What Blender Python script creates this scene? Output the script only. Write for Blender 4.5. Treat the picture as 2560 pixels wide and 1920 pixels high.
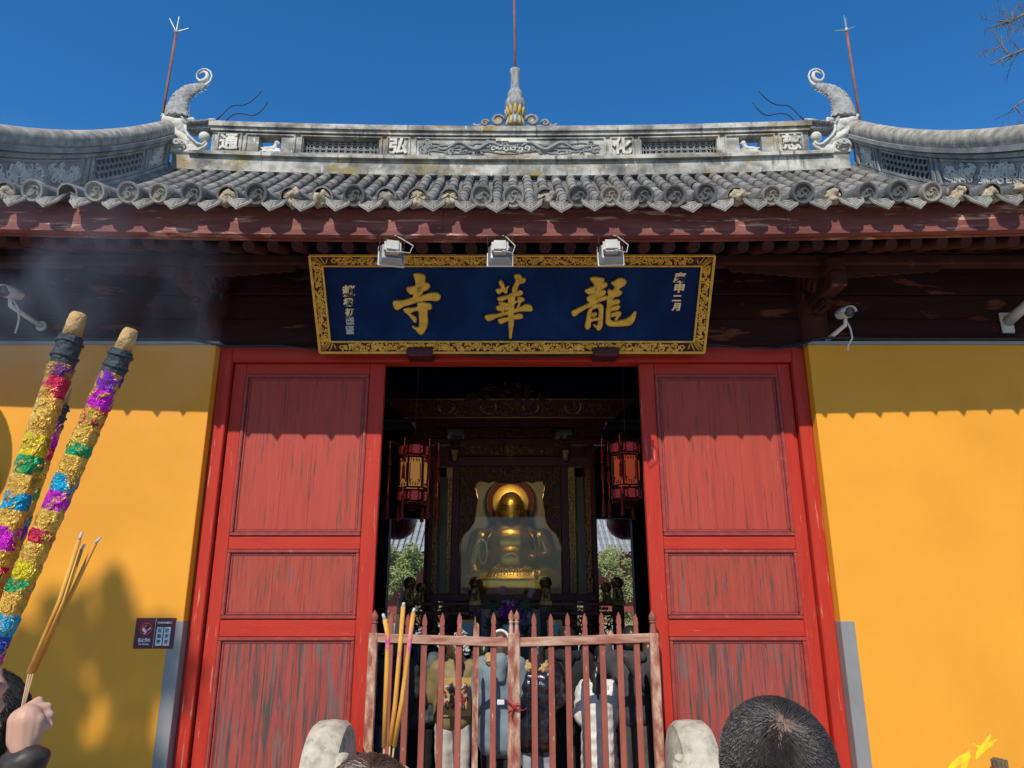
import bpy, bmesh, math, random
from mathutils import Vector, Matrix, noise
R = math.radians
for o in list(bpy.data.objects): bpy.data.objects.remove(o)
scene = bpy.context.scene
col = scene.collection

# ------------------------------------------------------------------ camera
F = 1776.0; PITCH = R(15.7); CAMZ = 2.0
CP, SP = math.cos(PITCH), math.sin(PITCH)
cam_d = bpy.data.cameras.new('camera'); cam = bpy.data.objects.new('camera', cam_d); col.objects.link(cam)
cam.location = (0, 0, CAMZ); cam.rotation_euler = (math.pi/2 + PITCH, 0, 0)
cam_d.sensor_width = 36; cam_d.lens = F/2560*36; cam_d.clip_start = 0.05; cam_d.clip_end = 3000
scene.camera = cam
# ------------------------------------------------------------------ light
SUN = Vector((0.31, 1.0, -1.0)).normalized()           # travel direction of sunlight
world = bpy.data.worlds.new('World'); scene.world = world; world.use_nodes = True
wt = world.node_tree; wt.nodes.clear()
wo = wt.nodes.new('ShaderNodeOutputWorld'); wb = wt.nodes.new('ShaderNodeBackground'); ws = wt.nodes.new('ShaderNodeTexSky')
ws.sky_type = 'NISHITA'; ws.sun_disc = False
ws.sun_elevation = math.asin(-SUN.z); ws.sun_rotation = math.atan2(-SUN.x, -SUN.y)
ws.air_density = 1.0; ws.dust_density = 0.0; ws.ozone_density = 6.0; ws.altitude = 0
wb.inputs['Strength'].default_value = 0.115
wh = wt.nodes.new('ShaderNodeHueSaturation'); wh.inputs['Saturation'].default_value = 1.24; wh.inputs['Value'].default_value = 1.45
wt.links.new(ws.outputs[0], wh.inputs['Color']); wt.links.new(wh.outputs[0], wb.inputs[0]); wt.links.new(wb.outputs[0], wo.inputs[0])
sun_d = bpy.data.lights.new('sun', 'SUN'); sun_d.energy = 4.6; sun_d.angle = R(0.53); sun_d.color = (1, 0.93, 0.83)
sun = bpy.data.objects.new('sun', sun_d); col.objects.link(sun)
sun.rotation_euler = SUN.to_track_quat('-Z', 'Y').to_euler(); sun.location = (-12, -40, 40)
vs = scene.view_settings; vs.view_transform = 'Standard'; vs.look = 'None'; vs.gamma = 1; vs.exposure = 0.0; vs.use_curve_mapping = False
scene.render.engine = 'CYCLES'
scene.cycles.max_bounces = 8; scene.cycles.diffuse_bounces = 4; scene.cycles.transparent_max_bounces = 16

# ------------------------------------------------------------------ pixel helpers (photo pixels, 2560 x 1920)
def ray(u, v):
    a = (u-1280)/F; b = (960-v)/F
    f = CP - b*SP; w = SP + b*CP
    return a/f, w/f
def P(u, v, Y):
    a, s = ray(u, v); return Vector((a*Y, Y, CAMZ + s*Y))
def onplane(u, v, p0, n):
    a, s = ray(u, v); d = Vector((a, 1, s)); c = Vector((0, 0, CAMZ))
    return c + d*((p0-c).dot(n)/d.dot(n))
def px(Y, v): return Y/(F*(CP-((960-v)/F)*SP))          # metres per photo pixel

# ------------------------------------------------------------------ mesh builder
class MB:
    def __init__(s): s.v = []; s.f = []
    def add(s, vs_, fs, m=None):
        n = len(s.v)
        s.v += [tuple(m @ Vector(p)) if m else tuple(p) for p in vs_]
        s.f += [tuple(i+n for i in f) for f in fs]; return s
    def box(s, x0, x1, y0, y1, z0, z1, m=None):
        v = [(x, y, z) for x in (x0, x1) for y in (y0, y1) for z in (z0, z1)]
        return s.add(v, [(0,1,3,2),(4,6,7,5),(0,4,5,1),(2,3,7,6),(0,2,6,4),(1,5,7,3)], m)
    def hexa(s, a, b):                                  # two quads a, b of four points each
        return s.add(list(a)+list(b), [(3,2,1,0),(4,5,6,7),(0,1,5,4),(1,2,6,5),(2,3,7,6),(3,0,4,7)])
    def tube(s, pts, r, n=6, cap=True, flat=1.0, up=None):
        pts = [Vector(p) for p in pts]; k = len(pts)
        rs = r if isinstance(r, (list, tuple)) else [r]*k
        t = [(pts[min(i+1, k-1)]-pts[max(i-1, 0)]).normalized() for i in range(k)]
        u = Vector(up) if up else Vector((0, 0, 1))
        if abs(t[0].dot(u)) > .95: u = Vector((1, 0, 0)) if abs(t[0].x) < .9 else Vector((0, 1, 0))
        vv = []; 
        for i in range(k):
            u = (u - t[i]*u.dot(t[i]))
            if u.length < 1e-6: u = t[i].orthogonal()
            u.normalize(); w = t[i].cross(u)
            for j in range(n):
                a = 2*math.pi*j/n
                vv.append(pts[i] + (u*math.cos(a) + w*math.sin(a)*flat)*rs[i])
        ff = [(i*n+j, i*n+(j+1) % n, (i+1)*n+(j+1) % n, (i+1)*n+j) for i in range(k-1) for j in range(n)]
        if cap: ff += [tuple(range(n-1, -1, -1)), tuple((k-1)*n+j for j in range(n))]
        return s.add(vv, ff)
    def lathe(s, prof, c=(0, 0, 0), n=16, m=None, close=True):
        c = Vector(c); vv = []; k = len(prof)
        for r, z in prof:
            for j in range(n):
                a = 2*math.pi*j/n; vv.append((c.x+r*math.cos(a), c.y+r*math.sin(a), c.z+z))
        ff = [(i*n+j, i*n+(j+1) % n, (i+1)*n+(j+1) % n, (i+1)*n+j) for i in range(k-1) for j in range(n)]
        if close: ff += [tuple(range(n-1, -1, -1)), tuple((k-1)*n+j for j in range(n))]
        return s.add(vv, ff, m)
    def prism(s, poly, mp, d0, d1):                      # mp(x, y, d) -> world
        n = len(poly)
        vv = [mp(x, y, d0) for x, y in poly] + [mp(x, y, d1) for x, y in poly]
        ff = [tuple(range(n-1, -1, -1)), tuple(range(n, 2*n))] + [(i, (i+1) % n, n+(i+1) % n, n+i) for i in range(n)]
        return s.add(vv, ff)
    def ball(s, c, r, nu=10, nv=7, m=None):
        r = (r, r, r) if not isinstance(r, (tuple, list)) else r
        prof = [(math.sin(math.pi*(i+.02)/(nv+.04)), -math.cos(math.pi*(i+.02)/(nv+.04))) for i in range(nv+1)]
        t = MB().lathe(prof, (0, 0, 0), nu)
        mm = Matrix.Translation(c) @ (m or Matrix()) @ Matrix.Diagonal((r[0], r[1], r[2], 1))
        return s.add(t.v, t.f, mm)
    def capsule(s, p0, r0, p1, r1, n=10, flat=1.0, up=None):
        p0, p1 = Vector(p0), Vector(p1); d = (p1-p0); L = d.length or 1e-4; d = d/L if d.length else Vector((0, 0, 1))
        pts = []; rs = []
        for i in range(4):
            a = math.pi/2*(i/4+.06); pts.append(p0-d*r0*math.cos(a)); rs.append(r0*math.sin(a))
        pts.append(p0); rs.append(r0); pts.append(p1); rs.append(r1)
        for i in range(3, -1, -1):
            a = math.pi/2*(i/4+.06); pts.append(p1+d*r1*math.cos(a)); rs.append(r1*math.sin(a))
        return s.tube(pts, rs, n, True, flat, up)
    def mesh(s, name, smooth=False, bevel=0, seg=1):
        me = bpy.data.meshes.new(name); me.from_pydata(s.v, [], s.f)
        if bevel or not smooth:
            bm = bmesh.new(); bm.from_mesh(me)
            bmesh.ops.recalc_face_normals(bm, faces=bm.faces)
            if bevel:
                bmesh.ops.bevel(bm, geom=[e for e in bm.edges if len(e.link_faces) == 2 and e.calc_face_angle(0) > .5], offset=bevel, segments=seg, affect='EDGES', clamp_overlap=True)
            bm.to_mesh(me); bm.free()
        if smooth:
            bm = bmesh.new(); bm.from_mesh(me); bmesh.ops.recalc_face_normals(bm, faces=bm.faces); bm.to_mesh(me); bm.free()
            me.polygons.foreach_set('use_smooth', [True]*len(me.polygons))
            if smooth != 2:
                try: me.set_sharp_from_angle(angle=R(50))
                except Exception: pass
        me.update(); return me
    def build(s, name, mat, parent=None, smooth=False, bevel=0, seg=1):
        return obj(name, s.mesh(name, smooth, bevel, seg), mat, parent)

def wloc(p):
    w = Vector((0, 0, 0))
    while p: w += p.location; p = p.parent
    return w
def obj(name, me, mat, parent=None, kind=None):
    if mat is not None:
        me.materials.clear(); me.materials.append(mat)
    o = bpy.data.objects.new(name, me); col.objects.link(o)
    if parent:
        o.parent = parent
        if parent.type == 'EMPTY': o.matrix_parent_inverse = Matrix.Translation(-parent.location)
    if kind: o['kind'] = kind
    return o
def put(name, me, parent, M):                            # shared mesh piece, placed by a world matrix
    o = bpy.data.objects.new(name, me); col.objects.link(o); o.parent = parent
    if parent.type == 'EMPTY': o.matrix_parent_inverse = Matrix.Translation(-parent.location)
    o.matrix_basis = M; return o
def tag(o, label, cat, group=None, kind=None):
    o['label'] = label; o['category'] = cat
    if group: o['group'] = group
    if kind: o['kind'] = kind
    return o
def thing(name, label, cat, loc=(0, 0, 0), group=None):
    o = bpy.data.objects.new(name, None); col.objects.link(o); o.location = loc; o.empty_display_size = .1
    return tag(o, label, cat, group)
def blob(mb, voxel=.02, sm=4, dis=None):
    """union of closed shapes -> one continuous smooth mesh"""
    me = bpy.data.meshes.new('tmp'); me.from_pydata(mb.v, [], mb.f)
    bm = bmesh.new(); bm.from_mesh(me); bmesh.ops.recalc_face_normals(bm, faces=bm.faces); bm.to_mesh(me); bm.free()
    o = bpy.data.objects.new('tmp', me); col.objects.link(o)
    m = o.modifiers.new('r', 'REMESH'); m.mode = 'VOXEL'; m.voxel_size = voxel
    if sm: k = o.modifiers.new('s', 'SMOOTH'); k.factor = .5; k.iterations = sm
    dg = bpy.context.evaluated_depsgraph_get(); out = bpy.data.meshes.new_from_object(o.evaluated_get(dg))
    bpy.data.objects.remove(o); bpy.data.meshes.remove(me)
    if dis:
        out.update(); ns = [v.normal.copy() for v in out.vertices]
        for v, n in zip(out.vertices, ns): v.co += n*dis(v.co)
    out.polygons.foreach_set('use_smooth', [True]*len(out.polygons)); out.update(); return out
def text_mesh(body, size, mp, extrude=.004, bevel=0.0, w=None, bold=0.0):
    c = bpy.data.curves.new('t', 'FONT'); c.body = body; c.size = size; c.align_x = 'CENTER'; c.align_y = 'CENTER'
    c.extrude = extrude; c.bevel_depth = bevel; c.offset = bold; c.resolution_u = 3
    o = bpy.data.objects.new('t', c); col.objects.link(o)
    dg = bpy.context.evaluated_depsgraph_get(); me = bpy.data.meshes.new_from_object(o.evaluated_get(dg))
    m = MB(); xs = [v.co.x for v in me.vertices] or [0]; ys = [v.co.y for v in me.vertices] or [0]
    cx, cy = (min(xs)+max(xs))/2, (min(ys)+max(ys))/2
    k = (w/(max(xs)-min(xs))) if w else 1
    m.v = [tuple(mp((v.co.x-cx)*k, v.co.y-cy, v.co.z)) for v in me.vertices]; m.f = [tuple(p.vertices) for p in me.polygons]
    bpy.data.objects.remove(o); bpy.data.meshes.remove(me); return m

# ------------------------------------------------------------------ materials
def nmat(name, cols, scale=6, stretch=(1, 1, 1), detail=8, rough=.75, metal=0, bump=.0, bscale=40, bstretch=None, rand=0, spec=.4, second=None, dist=0, coat=0, trans=0, emit=None, sheen=0):
    """cols: [(pos, rgb), ...] over a noise; second: (rgb, scale, stretch, lo, hi) laid on top by another noise"""
    m = bpy.data.materials.new(name); m.use_nodes = True; t = m.node_tree; N = t.nodes; L = t.links
    b = N['Principled BSDF']; tc = N.new('ShaderNodeTexCoord')
    def nz(sc, st, de, di=0):
        mp = N.new('ShaderNodeMapping'); mp.inputs['Scale'].default_value = st
        L.new(tc.outputs['Object'], mp.inputs[0])
        n = N.new('ShaderNodeTexNoise'); n.inputs['Scale'].default_value = sc; n.inputs['Detail'].default_value = de
        n.inputs['Roughness'].default_value = .6; n.inputs['Distortion'].default_value = di
        L.new(mp.outputs[0], n.inputs[0]); return n.outputs[0]
    if len(cols) == 1: 
        rgb = N.new('ShaderNodeRGB'); rgb.outputs[0].default_value = (*cols[0][1], 1); c = rgb.outputs[0]
    else:
        cr = N.new('ShaderNodeValToRGB'); e = cr.color_ramp.elements
        while len(e) < len(cols): e.new(.5)
        for i, (p_, c_) in enumerate(cols): e[i].position = p_; e[i].color = (*c_, 1)
        L.new(nz(scale, stretch, detail, dist), cr.inputs[0]); c = cr.outputs[0]
    for s2 in ([second] if second and not isinstance(second, list) else (second or [])):
        rgb2, sc2, st2, lo, hi = s2
        mr = N.new('ShaderNodeMapRange'); mr.inputs[1].default_value = lo; mr.inputs[2].default_value = hi
        L.new(nz(sc2, st2, 10, .25), mr.inputs[0])
        mx = N.new('ShaderNodeMix'); mx.data_type = 'RGBA'; L.new(mr.outputs[0], mx.inputs[0]); L.new(c, mx.inputs[6]); mx.inputs[7].default_value = (*rgb2, 1); c = mx.outputs[2]
    if rand:
        oi = N.new('ShaderNodeObjectInfo'); mr = N.new('ShaderNodeMapRange'); mr.inputs[3].default_value = 1-rand; mr.inputs[4].default_value = 1+rand
        L.new(oi.outputs['Random'], mr.inputs[0])
        hs = N.new('ShaderNodeHueSaturation'); L.new(c, hs.inputs['Color']); L.new(mr.outputs[0], hs.inputs['Value']); c = hs.outputs[0]
    L.new(c, b.inputs['Base Color'])
    b.inputs['Roughness'].default_value = rough; b.inputs['Metallic'].default_value = metal
    b.inputs['Specular IOR Level'].default_value = spec; b.inputs['Coat Weight'].default_value = coat
    if sheen: b.inputs['Sheen Weight'].default_value = sheen
    if trans: b.inputs['Transmission Weight'].default_value = trans
    if emit: b.inputs['Emission Color'].default_value = (*emit[0], 1); b.inputs['Emission Strength'].default_value = emit[1]
    if bump:
        bp = N.new('ShaderNodeBump'); bp.inputs['Strength'].default_value = min(1, bump); bp.inputs['Distance'].default_value = .01*max(1, bump)
        L.new(nz(bscale, bstretch or stretch, 5), bp.inputs['Height']); L.new(bp.outputs[0], b.inputs['Normal'])
    return m
M = {}
M['yellow'] = nmat('yellow_plaster', [(.3, (.65, .265, .017)), (.5, (.73, .305, .020)), (.72, (.79, .335, .023))], .55, detail=6, rough=.62, bump=.12, bscale=5, spec=.35)
M['grey_coat'] = nmat('grey_coat', [(.3, (.22, .24, .24)), (.7, (.27, .29, .29))], 5, rough=.6)
M['steel'] = nmat('corner_guard_grey', [(.3, (.205, .20, .19)), (.7, (.25, .245, .235))], 3, rough=.45, spec=.35)
M['door'] = nmat('red_lacquer', [(.3, (.38, .024, .012)), (.55, (.45, .030, .014)), (.75, (.36, .040, .022))], 3, (6, 1, .7), rough=.52, spec=.25, bump=.25, bscale=30, bstretch=(4, 1, .4), second=[((.16, .05, .04), 9, (5, 1, .6), .62, .76), ((.52, .22, .15), 6, (7, 1, .5), .62, .70)])
M['door_h'] = nmat('red_lacquer_rail', [(.3, (.38, .024, .012)), (.55, (.45, .030, .014)), (.75, (.34, .040, .022))], 3, (.7, 1, 6), rough=.52, spec=.25, bump=.25, bscale=30, bstretch=(.4, 1, 4), second=[((.16, .05, .04), 9, (.6, 1, 5), .62, .76), ((.52, .22, .15), 6, (.5, 1, 7), .66, .74)])
M['panel_a'] = nmat('red_panel', [(.3, (.34, .036, .019)), (.6, (.40, .047, .024))], 2.5, (8, 1, .5), rough=.6, bump=.2, bscale=24, bstretch=(6, 1, .4), second=[((.06, .038, .03), 3, (20, 1, .7), .57, .68), ((.46, .13, .09), 4, (26, 1, .8), .63, .72)])
M['panel_b'] = nmat('red_panel_worn', [(.3, (.29, .038, .022)), (.6, (.36, .052, .028))], 2.5, (8, 1, .5), rough=.66, bump=.25, bscale=24, bstretch=(6, 1, .4), second=[((.065, .045, .037), 2.6, (20, 1, .9), .53, .64), ((.44, .13, .09), 4, (26, 1, .8), .62, .72), ((.12, .09, .078), 1.8, (9, 1, 1.2), .60, .72)])
M['panel_c'] = nmat('red_panel_weathered', [(.3, (.27, .042, .03)), (.6, (.33, .055, .038))], 2.5, (8, 1, .5), rough=.7, bump=.35, bscale=24, bstretch=(6, 1, .6), second=[((.07, .05, .042), 2.2, (20, 1, .8), .49, .60), ((.40, .13, .10), 4, (26, 1, .9), .60, .72), ((.13, .10, .088), 1.6, (9, 1, 1.0), .55, .68)])
M['mould'] = nmat('moulding_red', [(.35, (.24, .03, .022)), (.62, (.32, .045, .034)), (.8, (.46, .19, .13))], 6, (2, 1, 2), rough=.6)
M['timber'] = nmat('dark_timber', [(.3, (.020, .006, .006)), (.7, (.042, .013, .012))], 3, (.5, 1, 5), spec=.15, rough=.8, bump=.3, bscale=14, bstretch=(.4, 1, 6), second=((.14, .045, .03), 2.2, (.55, 1, 2.6), .60, .63))
M['timber_b'] = nmat('brown_timber', [(.3, (.040, .012, .010)), (.7, (.07, .024, .017))], 4, (1, 1, 4), spec=.2, rough=.8, bump=.3, bscale=20, second=((.14, .06, .04), 5, (1, 1, 2), .64, .7))
M['rafter'] = nmat('rafter_red', [(.3, (.05, .014, .011)), (.7, (.09, .026, .02))], 5, (1, 1, 1), rough=.7, rand=.35, bump=.3, bscale=30)
M['fascia'] = nmat('eave_board_paint', [(.25, (.10, .026, .023)), (.5, (.17, .045, .036)), (.72, (.26, .09, .07))], 2.2, (.8, 1, 7), rough=.72, bump=.35, bscale=22, bstretch=(.5, 1, 6), second=((.50, .30, .21), 3.0, (.9, 1, 8), .585, .66))
M['tile'] = nmat('grey_roof_tile', [(.3, (.115, .108, .095)), (.55, (.175, .165, .145)), (.75, (.25, .225, .185))], 7, rough=.85, bump=.4, bscale=60, rand=.34, second=[((.25, .20, .14), 4, (1, 1, 1), .60, .72), ((.06, .062, .06), 9, (1, 1, 1), .60, .74)])
M['tile_l'] = nmat('pale_roof_tile', [(.3, (.20, .175, .14)), (.7, (.30, .27, .21))], 9, rough=.88, bump=.4, bscale=60, rand=.15)
M['tile_d'] = nmat('drip_tile_grey', [(.3, (.18, .17, .145)), (.7, (.29, .275, .235))], 9, rough=.85, bump=.4, bscale=55, rand=.18)
M['tile_k'] = nmat('dark_tile_cap', [(.3, (.08, .078, .072)), (.7, (.135, .13, .12))], 14, rough=.82, bump=.5, bscale=70, rand=.15)
M['mortar'] = nmat('crumbled_mortar', [(.3, (.16, .12, .075)), (.5, (.38, .31, .20)), (.75, (.54, .47, .35))], 26, rough=.95, bump=.8, bscale=40)
M['stone'] = nmat('weathered_lime_stone', [(.34, (.10, .097, .088)), (.47, (.25, .24, .205)), (.60, (.47, .445, .375)), (.80, (.64, .615, .53))], 2.2, (1, 1, 1.3), rough=.92, bump=.5, bscale=22, detail=12, second=[((.27, .20, .075), 2.1, (.8, 1, 1.6), .54, .68), ((.075, .075, .072), 3.6, (2.4, 1, .55), .57, .72), ((.70, .68, .60), 6.5, (1.5, 1, .8), .62, .72)])
M['stone_g'] = nmat('grey_stone', [(.28, (.13, .13, .125)), (.5, (.26, .255, .235)), (.72, (.42, .405, .36))], 2.6, (1, 1, 1), rough=.92, bump=.6, bscale=26, second=((.09, .09, .088), 5, (1, 2, 1), .58, .76))
M['stone_cap'] = nmat('ridge_cap_stone', [(.28, (.14, .135, .12)), (.5, (.30, .27, .21)), (.72, (.50, .46, .38))], 6, (1, 1.6, 1), rough=.93, bump=.4, bscale=30)
M['stone_w'] = nmat('pale_plaster_stone', [(.28, (.36, .34, .29)), (.5, (.58, .55, .47)), (.75, (.72, .69, .61))], 5, rough=.9, bump=.4, bscale=30, second=((.22, .20, .15), 4, (1, 1, 1), .58, .74))
M['finial'] = nmat('finial_stone', [(.3, (.14, .14, .13)), (.55, (.30, .295, .27)), (.75, (.46, .44, .38))], 6, (3, 3, .6), rough=.9, bump=.4, bscale=30)
M['ochre'] = nmat('ochre_paint', [(.42, (.36, .345, .30)), (.52, (.50, .32, .06)), (.7, (.58, .34, .04))], 7, rough=.8)
M['rust'] = nmat('rusty_rod', [(.3, (.17, .055, .03)), (.7, (.30, .12, .07))], 8, rough=.8)
M['galv'] = nmat('galvanised_metal', [(.3, (.28, .28, .27)), (.7, (.4, .4, .38))], 20, rough=.5, metal=.6)
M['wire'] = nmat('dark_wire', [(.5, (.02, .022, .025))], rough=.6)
M['gold'] = nmat('gilded_carving', [(.3, (.60, .32, .04)), (.6, (.80, .48, .08)), (.8, (.88, .60, .16))], 18, rough=.42, metal=.35, bump=.2, bscale=60)
M['gold_l'] = nmat('gilded_letter', [(.3, (.55, .30, .03)), (.6, (.78, .47, .07)), (.8, (.85, .58, .14))], 14, rough=.36, metal=.4, bump=.15, bscale=40)
M['gold_pale'] = nmat('pale_gilt_inscription', [(.5, (.80, .62, .36))], rough=.5, metal=.2)
M['maroon'] = nmat('maroon_backing', [(.3, (.05, .006, .008)), (.7, (.09, .012, .012))], 9, rough=.6)
M['blue'] = nmat('deep_blue_lacquer', [(.3, (.002, .010, .050)), (.55, (.003, .022, .090)), (.78, (.006, .042, .12))], 2.2, (1, 1, 1), spec=.12, rough=.7, bump=.15, bscale=9, dist=.6)
M['seal'] = nmat('silvered_seal', [(.42, (.05, .06, .08)), (.5, (.42, .42, .40))], 60, rough=.5)
M['gate'] = nmat('gate_wood', [(.3, (.23, .055, .036)), (.6, (.30, .082, .052))], 4, (6, 1, .8), rough=.72, bump=.3, bscale=30, bstretch=(5, 5, .6), rand=.1, second=((.46, .28, .18), 8, (5, 5, 1), .62, .70))
M['gate_w'] = nmat('gate_wood_worn', [(.40, (.26, .07, .046)), (.52, (.38, .19, .12)), (.68, (.54, .39, .27))], 9, (2.5, 4, .8), rough=.8, bump=.35, bscale=30, rand=.1)
M['gate_h'] = nmat('gate_rail_worn', [(.38, (.28, .085, .055)), (.52, (.40, .21, .14)), (.7, (.54, .38, .26))], 4, (.8, 4, 5), rough=.8, bump=.35, bscale=30)
M['splinter'] = nmat('bare_split_wood', [(.3, (.38, .26, .18)), (.7, (.58, .46, .34))], 9, (6, 6, 1), rough=.9)
M['drum'] = nmat('drum_stone', [(.3, (.24, .21, .16)), (.5, (.46, .41, .31)), (.75, (.58, .53, .42))], 9, rough=.92, bump=.7, bscale=45, second=((.14, .12, .09), 16, (1, 1, 1), .62, .75))
M['white'] = nmat('white_housing', [(.3, (.58, .57, .53)), (.7, (.66, .65, .61))], 8, rough=.5)
M['dark_glass'] = nmat('dark_glass', [(.5, (.012, .013, .016))], rough=.12, spec=.6)
M['lens'] = nmat('lens_ring', [(.5, (.10, .09, .085))], rough=.2, spec=.6)
M['cable'] = nmat('black_cable', [(.5, (.022, .022, .024))], rough=.55)
M['sign_bg'] = nmat('maroon_sign', [(.5, (.075, .006, .016))], rough=.42)
M['sign_red'] = nmat('sign_red', [(.5, (.55, .015, .03))], rough=.4)
M['sign_white'] = nmat('sign_white', [(.5, (.72, .70, .70))], rough=.4)
M['sign_ink'] = nmat('sign_ink', [(.5, (.05, .055, .06))], rough=.6)
M['sign_card'] = nmat('sign_card', [(.3, (.50, .53, .50)), (.7, (.62, .64, .64))], 20, rough=.5)
M['paving'] = nmat('courtyard_paving', [(.3, (.31, .29, .26)), (.7, (.39, .37, .33))], 2, rough=.85, bump=.3, bscale=9)
M['floor'] = nmat('hall_floor', [(.3, (.12, .115, .11)), (.7, (.17, .16, .15))], 2, rough=.5)
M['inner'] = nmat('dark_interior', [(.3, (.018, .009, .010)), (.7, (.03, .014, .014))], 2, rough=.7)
# ================================================================== SETTING
YF, YD = 6.35, 6.50                     # yellow wall face, door face
g = MB().add([(-400, -400, 0), (400, -400, 0), (400, 400, 0), (-400, 400, 0)], [(0, 1, 2, 3)]).build('ground', M['paving']); g['kind'] = 'structure'
fl = MB().add([(-6.4, 6.6, .004), (6.4, 6.6, .004), (6.4, 16.4, .004), (-6.4, 16.4, .004)], [(0, 1, 2, 3)]).build('floor', M['floor']); fl['kind'] = 'structure'

# ================================================================== TEMPLE HALL
hall = thing('temple_hall', 'grey-tiled temple hall with yellow walls and red doors', 'temple', (0, 6.5, 0))
WT = P(1280, 862, YF).z                 # top of the yellow wall
XW = 2.79
for sx in (-1, 1):
    w = MB(); a, b = sorted((sx*XW, sx*6.9)); w.box(a, b, YF, YF+.55, 0, WT)
    wall = w.build('wall', M['yellow'], hall, bevel=.005)
    c = MB(); c.box(a+.004, b+.03, YF-.006, YF+.3, WT+.001, WT+.035); c.build('wall_coping', M['grey_coat'], wall)
    zc = P(1280, 1553, YF).z
    gd = MB(); x0, x1 = sorted((sx*(XW-.004), sx*(XW+.115))); gd.box(x0, x1, YF-.004, YF+.145, 0, zc)
    gd.build('corner_guard', M['steel'], wall, bevel=.004)
    # round carved window near the edge of the picture
    cx, cz, rr = sx*(5.02), P(0, 1240, YF).z, .40
    rw = MB(); n = 40
    pts = [Vector((cx+rr*math.cos(2*math.pi*i/n), YF-.02, cz+rr*math.sin(2*math.pi*i/n))) for i in range(n+1)]
    rw.tube(pts, .055, 8, False); ring = rw.build('round_window', M['stone_g'], wall, smooth=True)
    lt = MB(); lt.lathe([(rr-.02, 0), (rr-.02, .02), (.001, .02)], n=32, m=Matrix.Translation((cx, YF-.003, cz)) @ Matrix.Rotation(math.pi/2, 4, 'X'), close=False); lt.build('window_pane', M['grey_coat'], ring)
    sw = MB(); x0, x1 = sorted((sx*6.35, sx*6.9)); sw.box(x0, x1, YF+.551, 16.9, 0, 5.4); sw.build('side_wall', M['yellow'], hall)
# rear wall with two doorways
rw = MB(); ZR = 3.40
for x0, x1, z0, z1 in ((-6.34, -2.72, 0, 5.4), (2.66, 6.34, 0, 5.4), (-2.72, 2.66, ZR, 5.4), (-1.0, 1.0, 0, ZR)):
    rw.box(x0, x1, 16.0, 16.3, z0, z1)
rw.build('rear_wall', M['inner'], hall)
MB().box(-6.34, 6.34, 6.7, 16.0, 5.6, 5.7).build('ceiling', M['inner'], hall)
for sx in (-1, 1):
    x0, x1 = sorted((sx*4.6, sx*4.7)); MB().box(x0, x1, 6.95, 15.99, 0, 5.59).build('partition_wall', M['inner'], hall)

# ---- door frame
lz0, lz1 = P(1280, 908, YD).z, P(1280, 872, YD).z
frame = MB().box(-2.664, 2.664, YD-.06, YD+.12, lz0, lz1).build('door_frame', M['door_h'], hall, bevel=.008)
for sx in (-1, 1):
    a, b = sorted((sx*2.665, sx*2.785)); MB().box(a, b, YD-.055, YD+.12, 0, lz1-.001).build('jamb', M['door'], frame, bevel=.008)
MB().box(-2.66, 2.66, YD-.2, YD+.25, 0, .16).build('threshold', M['door_h'], frame, bevel=.01)
# ---- two standing door leaves with panels
def leaf(sx):
    def X(u, v=1000): return abs(P(u, v, YD).x)
    xo, xi = 2.655, 1.215                # outer and inner edges
    so, si = .118, .142                  # stile widths
    z = lambda v: P(1280, v, YD).z
    rails = [(z(936), lz0-.006), (z(1373), z(1340)), (z(1592), z(1548)), (.16, .42)]
    pans = [(z(1340), z(936), 'panel_a'), (z(1548), z(1373), 'panel_b'), (.42, z(1592), 'panel_c')]
    def bx(m, a, b, y0, y1, z0, z1):
        a, b = sorted((sx*a, sx*b)); m.box(a, b, y0, y1, z0, z1)
    m = MB(); bx(m, xi+.01, xo-.01, YD+.035, YD+.06, .17, lz0-.02); lf = m.build('door_leaf', M['door'], hall)
    for a, b in ((xo-so, xo), (xi, xi+si)):
        m = MB(); bx(m, a, b, YD, YD+.07, .16, lz0-.006); m.build('stile', M['door'], lf, bevel=.005)
    for z0, z1 in rails:
        m = MB(); bx(m, xi+si+.001, xo-so-.001, YD+.003, YD+.066, z0, z1); m.build('rail', M['door_h'], lf, bevel=.004)
    for z0, z1, k in pans:
        a, b = xi+si+.002, xo-so-.002; z0 += .002; z1 -= .002
        for j, (w, dy) in enumerate(((.030, -.012), (.024, .006))):
            o_ = .0 if j == 0 else .031
            m = MB()
            A, B, C, D = a+o_, b-o_, z0+o_, z1-o_
            for q in ((A, B, C, C+w), (A, B, D-w, D), (A, A+w, C+w, D-w), (B-w, B, C+w, D-w)):
                bx(m, q[0], q[1], YD+dy, YD+.034, q[2], q[3])
            m.build('moulding', M['mould'], lf, bevel=.006, seg=2)
        # plank boards of the panel, hairline joints
        A, B = a+.056, b-.056; n = 3; ws = [.41, .25, .34]; x = A
        for i in range(n):
            x2 = x + (B-A)*ws[i]
            m = MB(); bx(m, x+.0004, x2-.0004, YD+.010+.0006*((i*7) % 3), YD+.034, z0+.056, z1-.056); m.build('panel_board', M[k], lf, bevel=.0015); x = x2
    return lf
leaf(-1); leaf(1)

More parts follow.
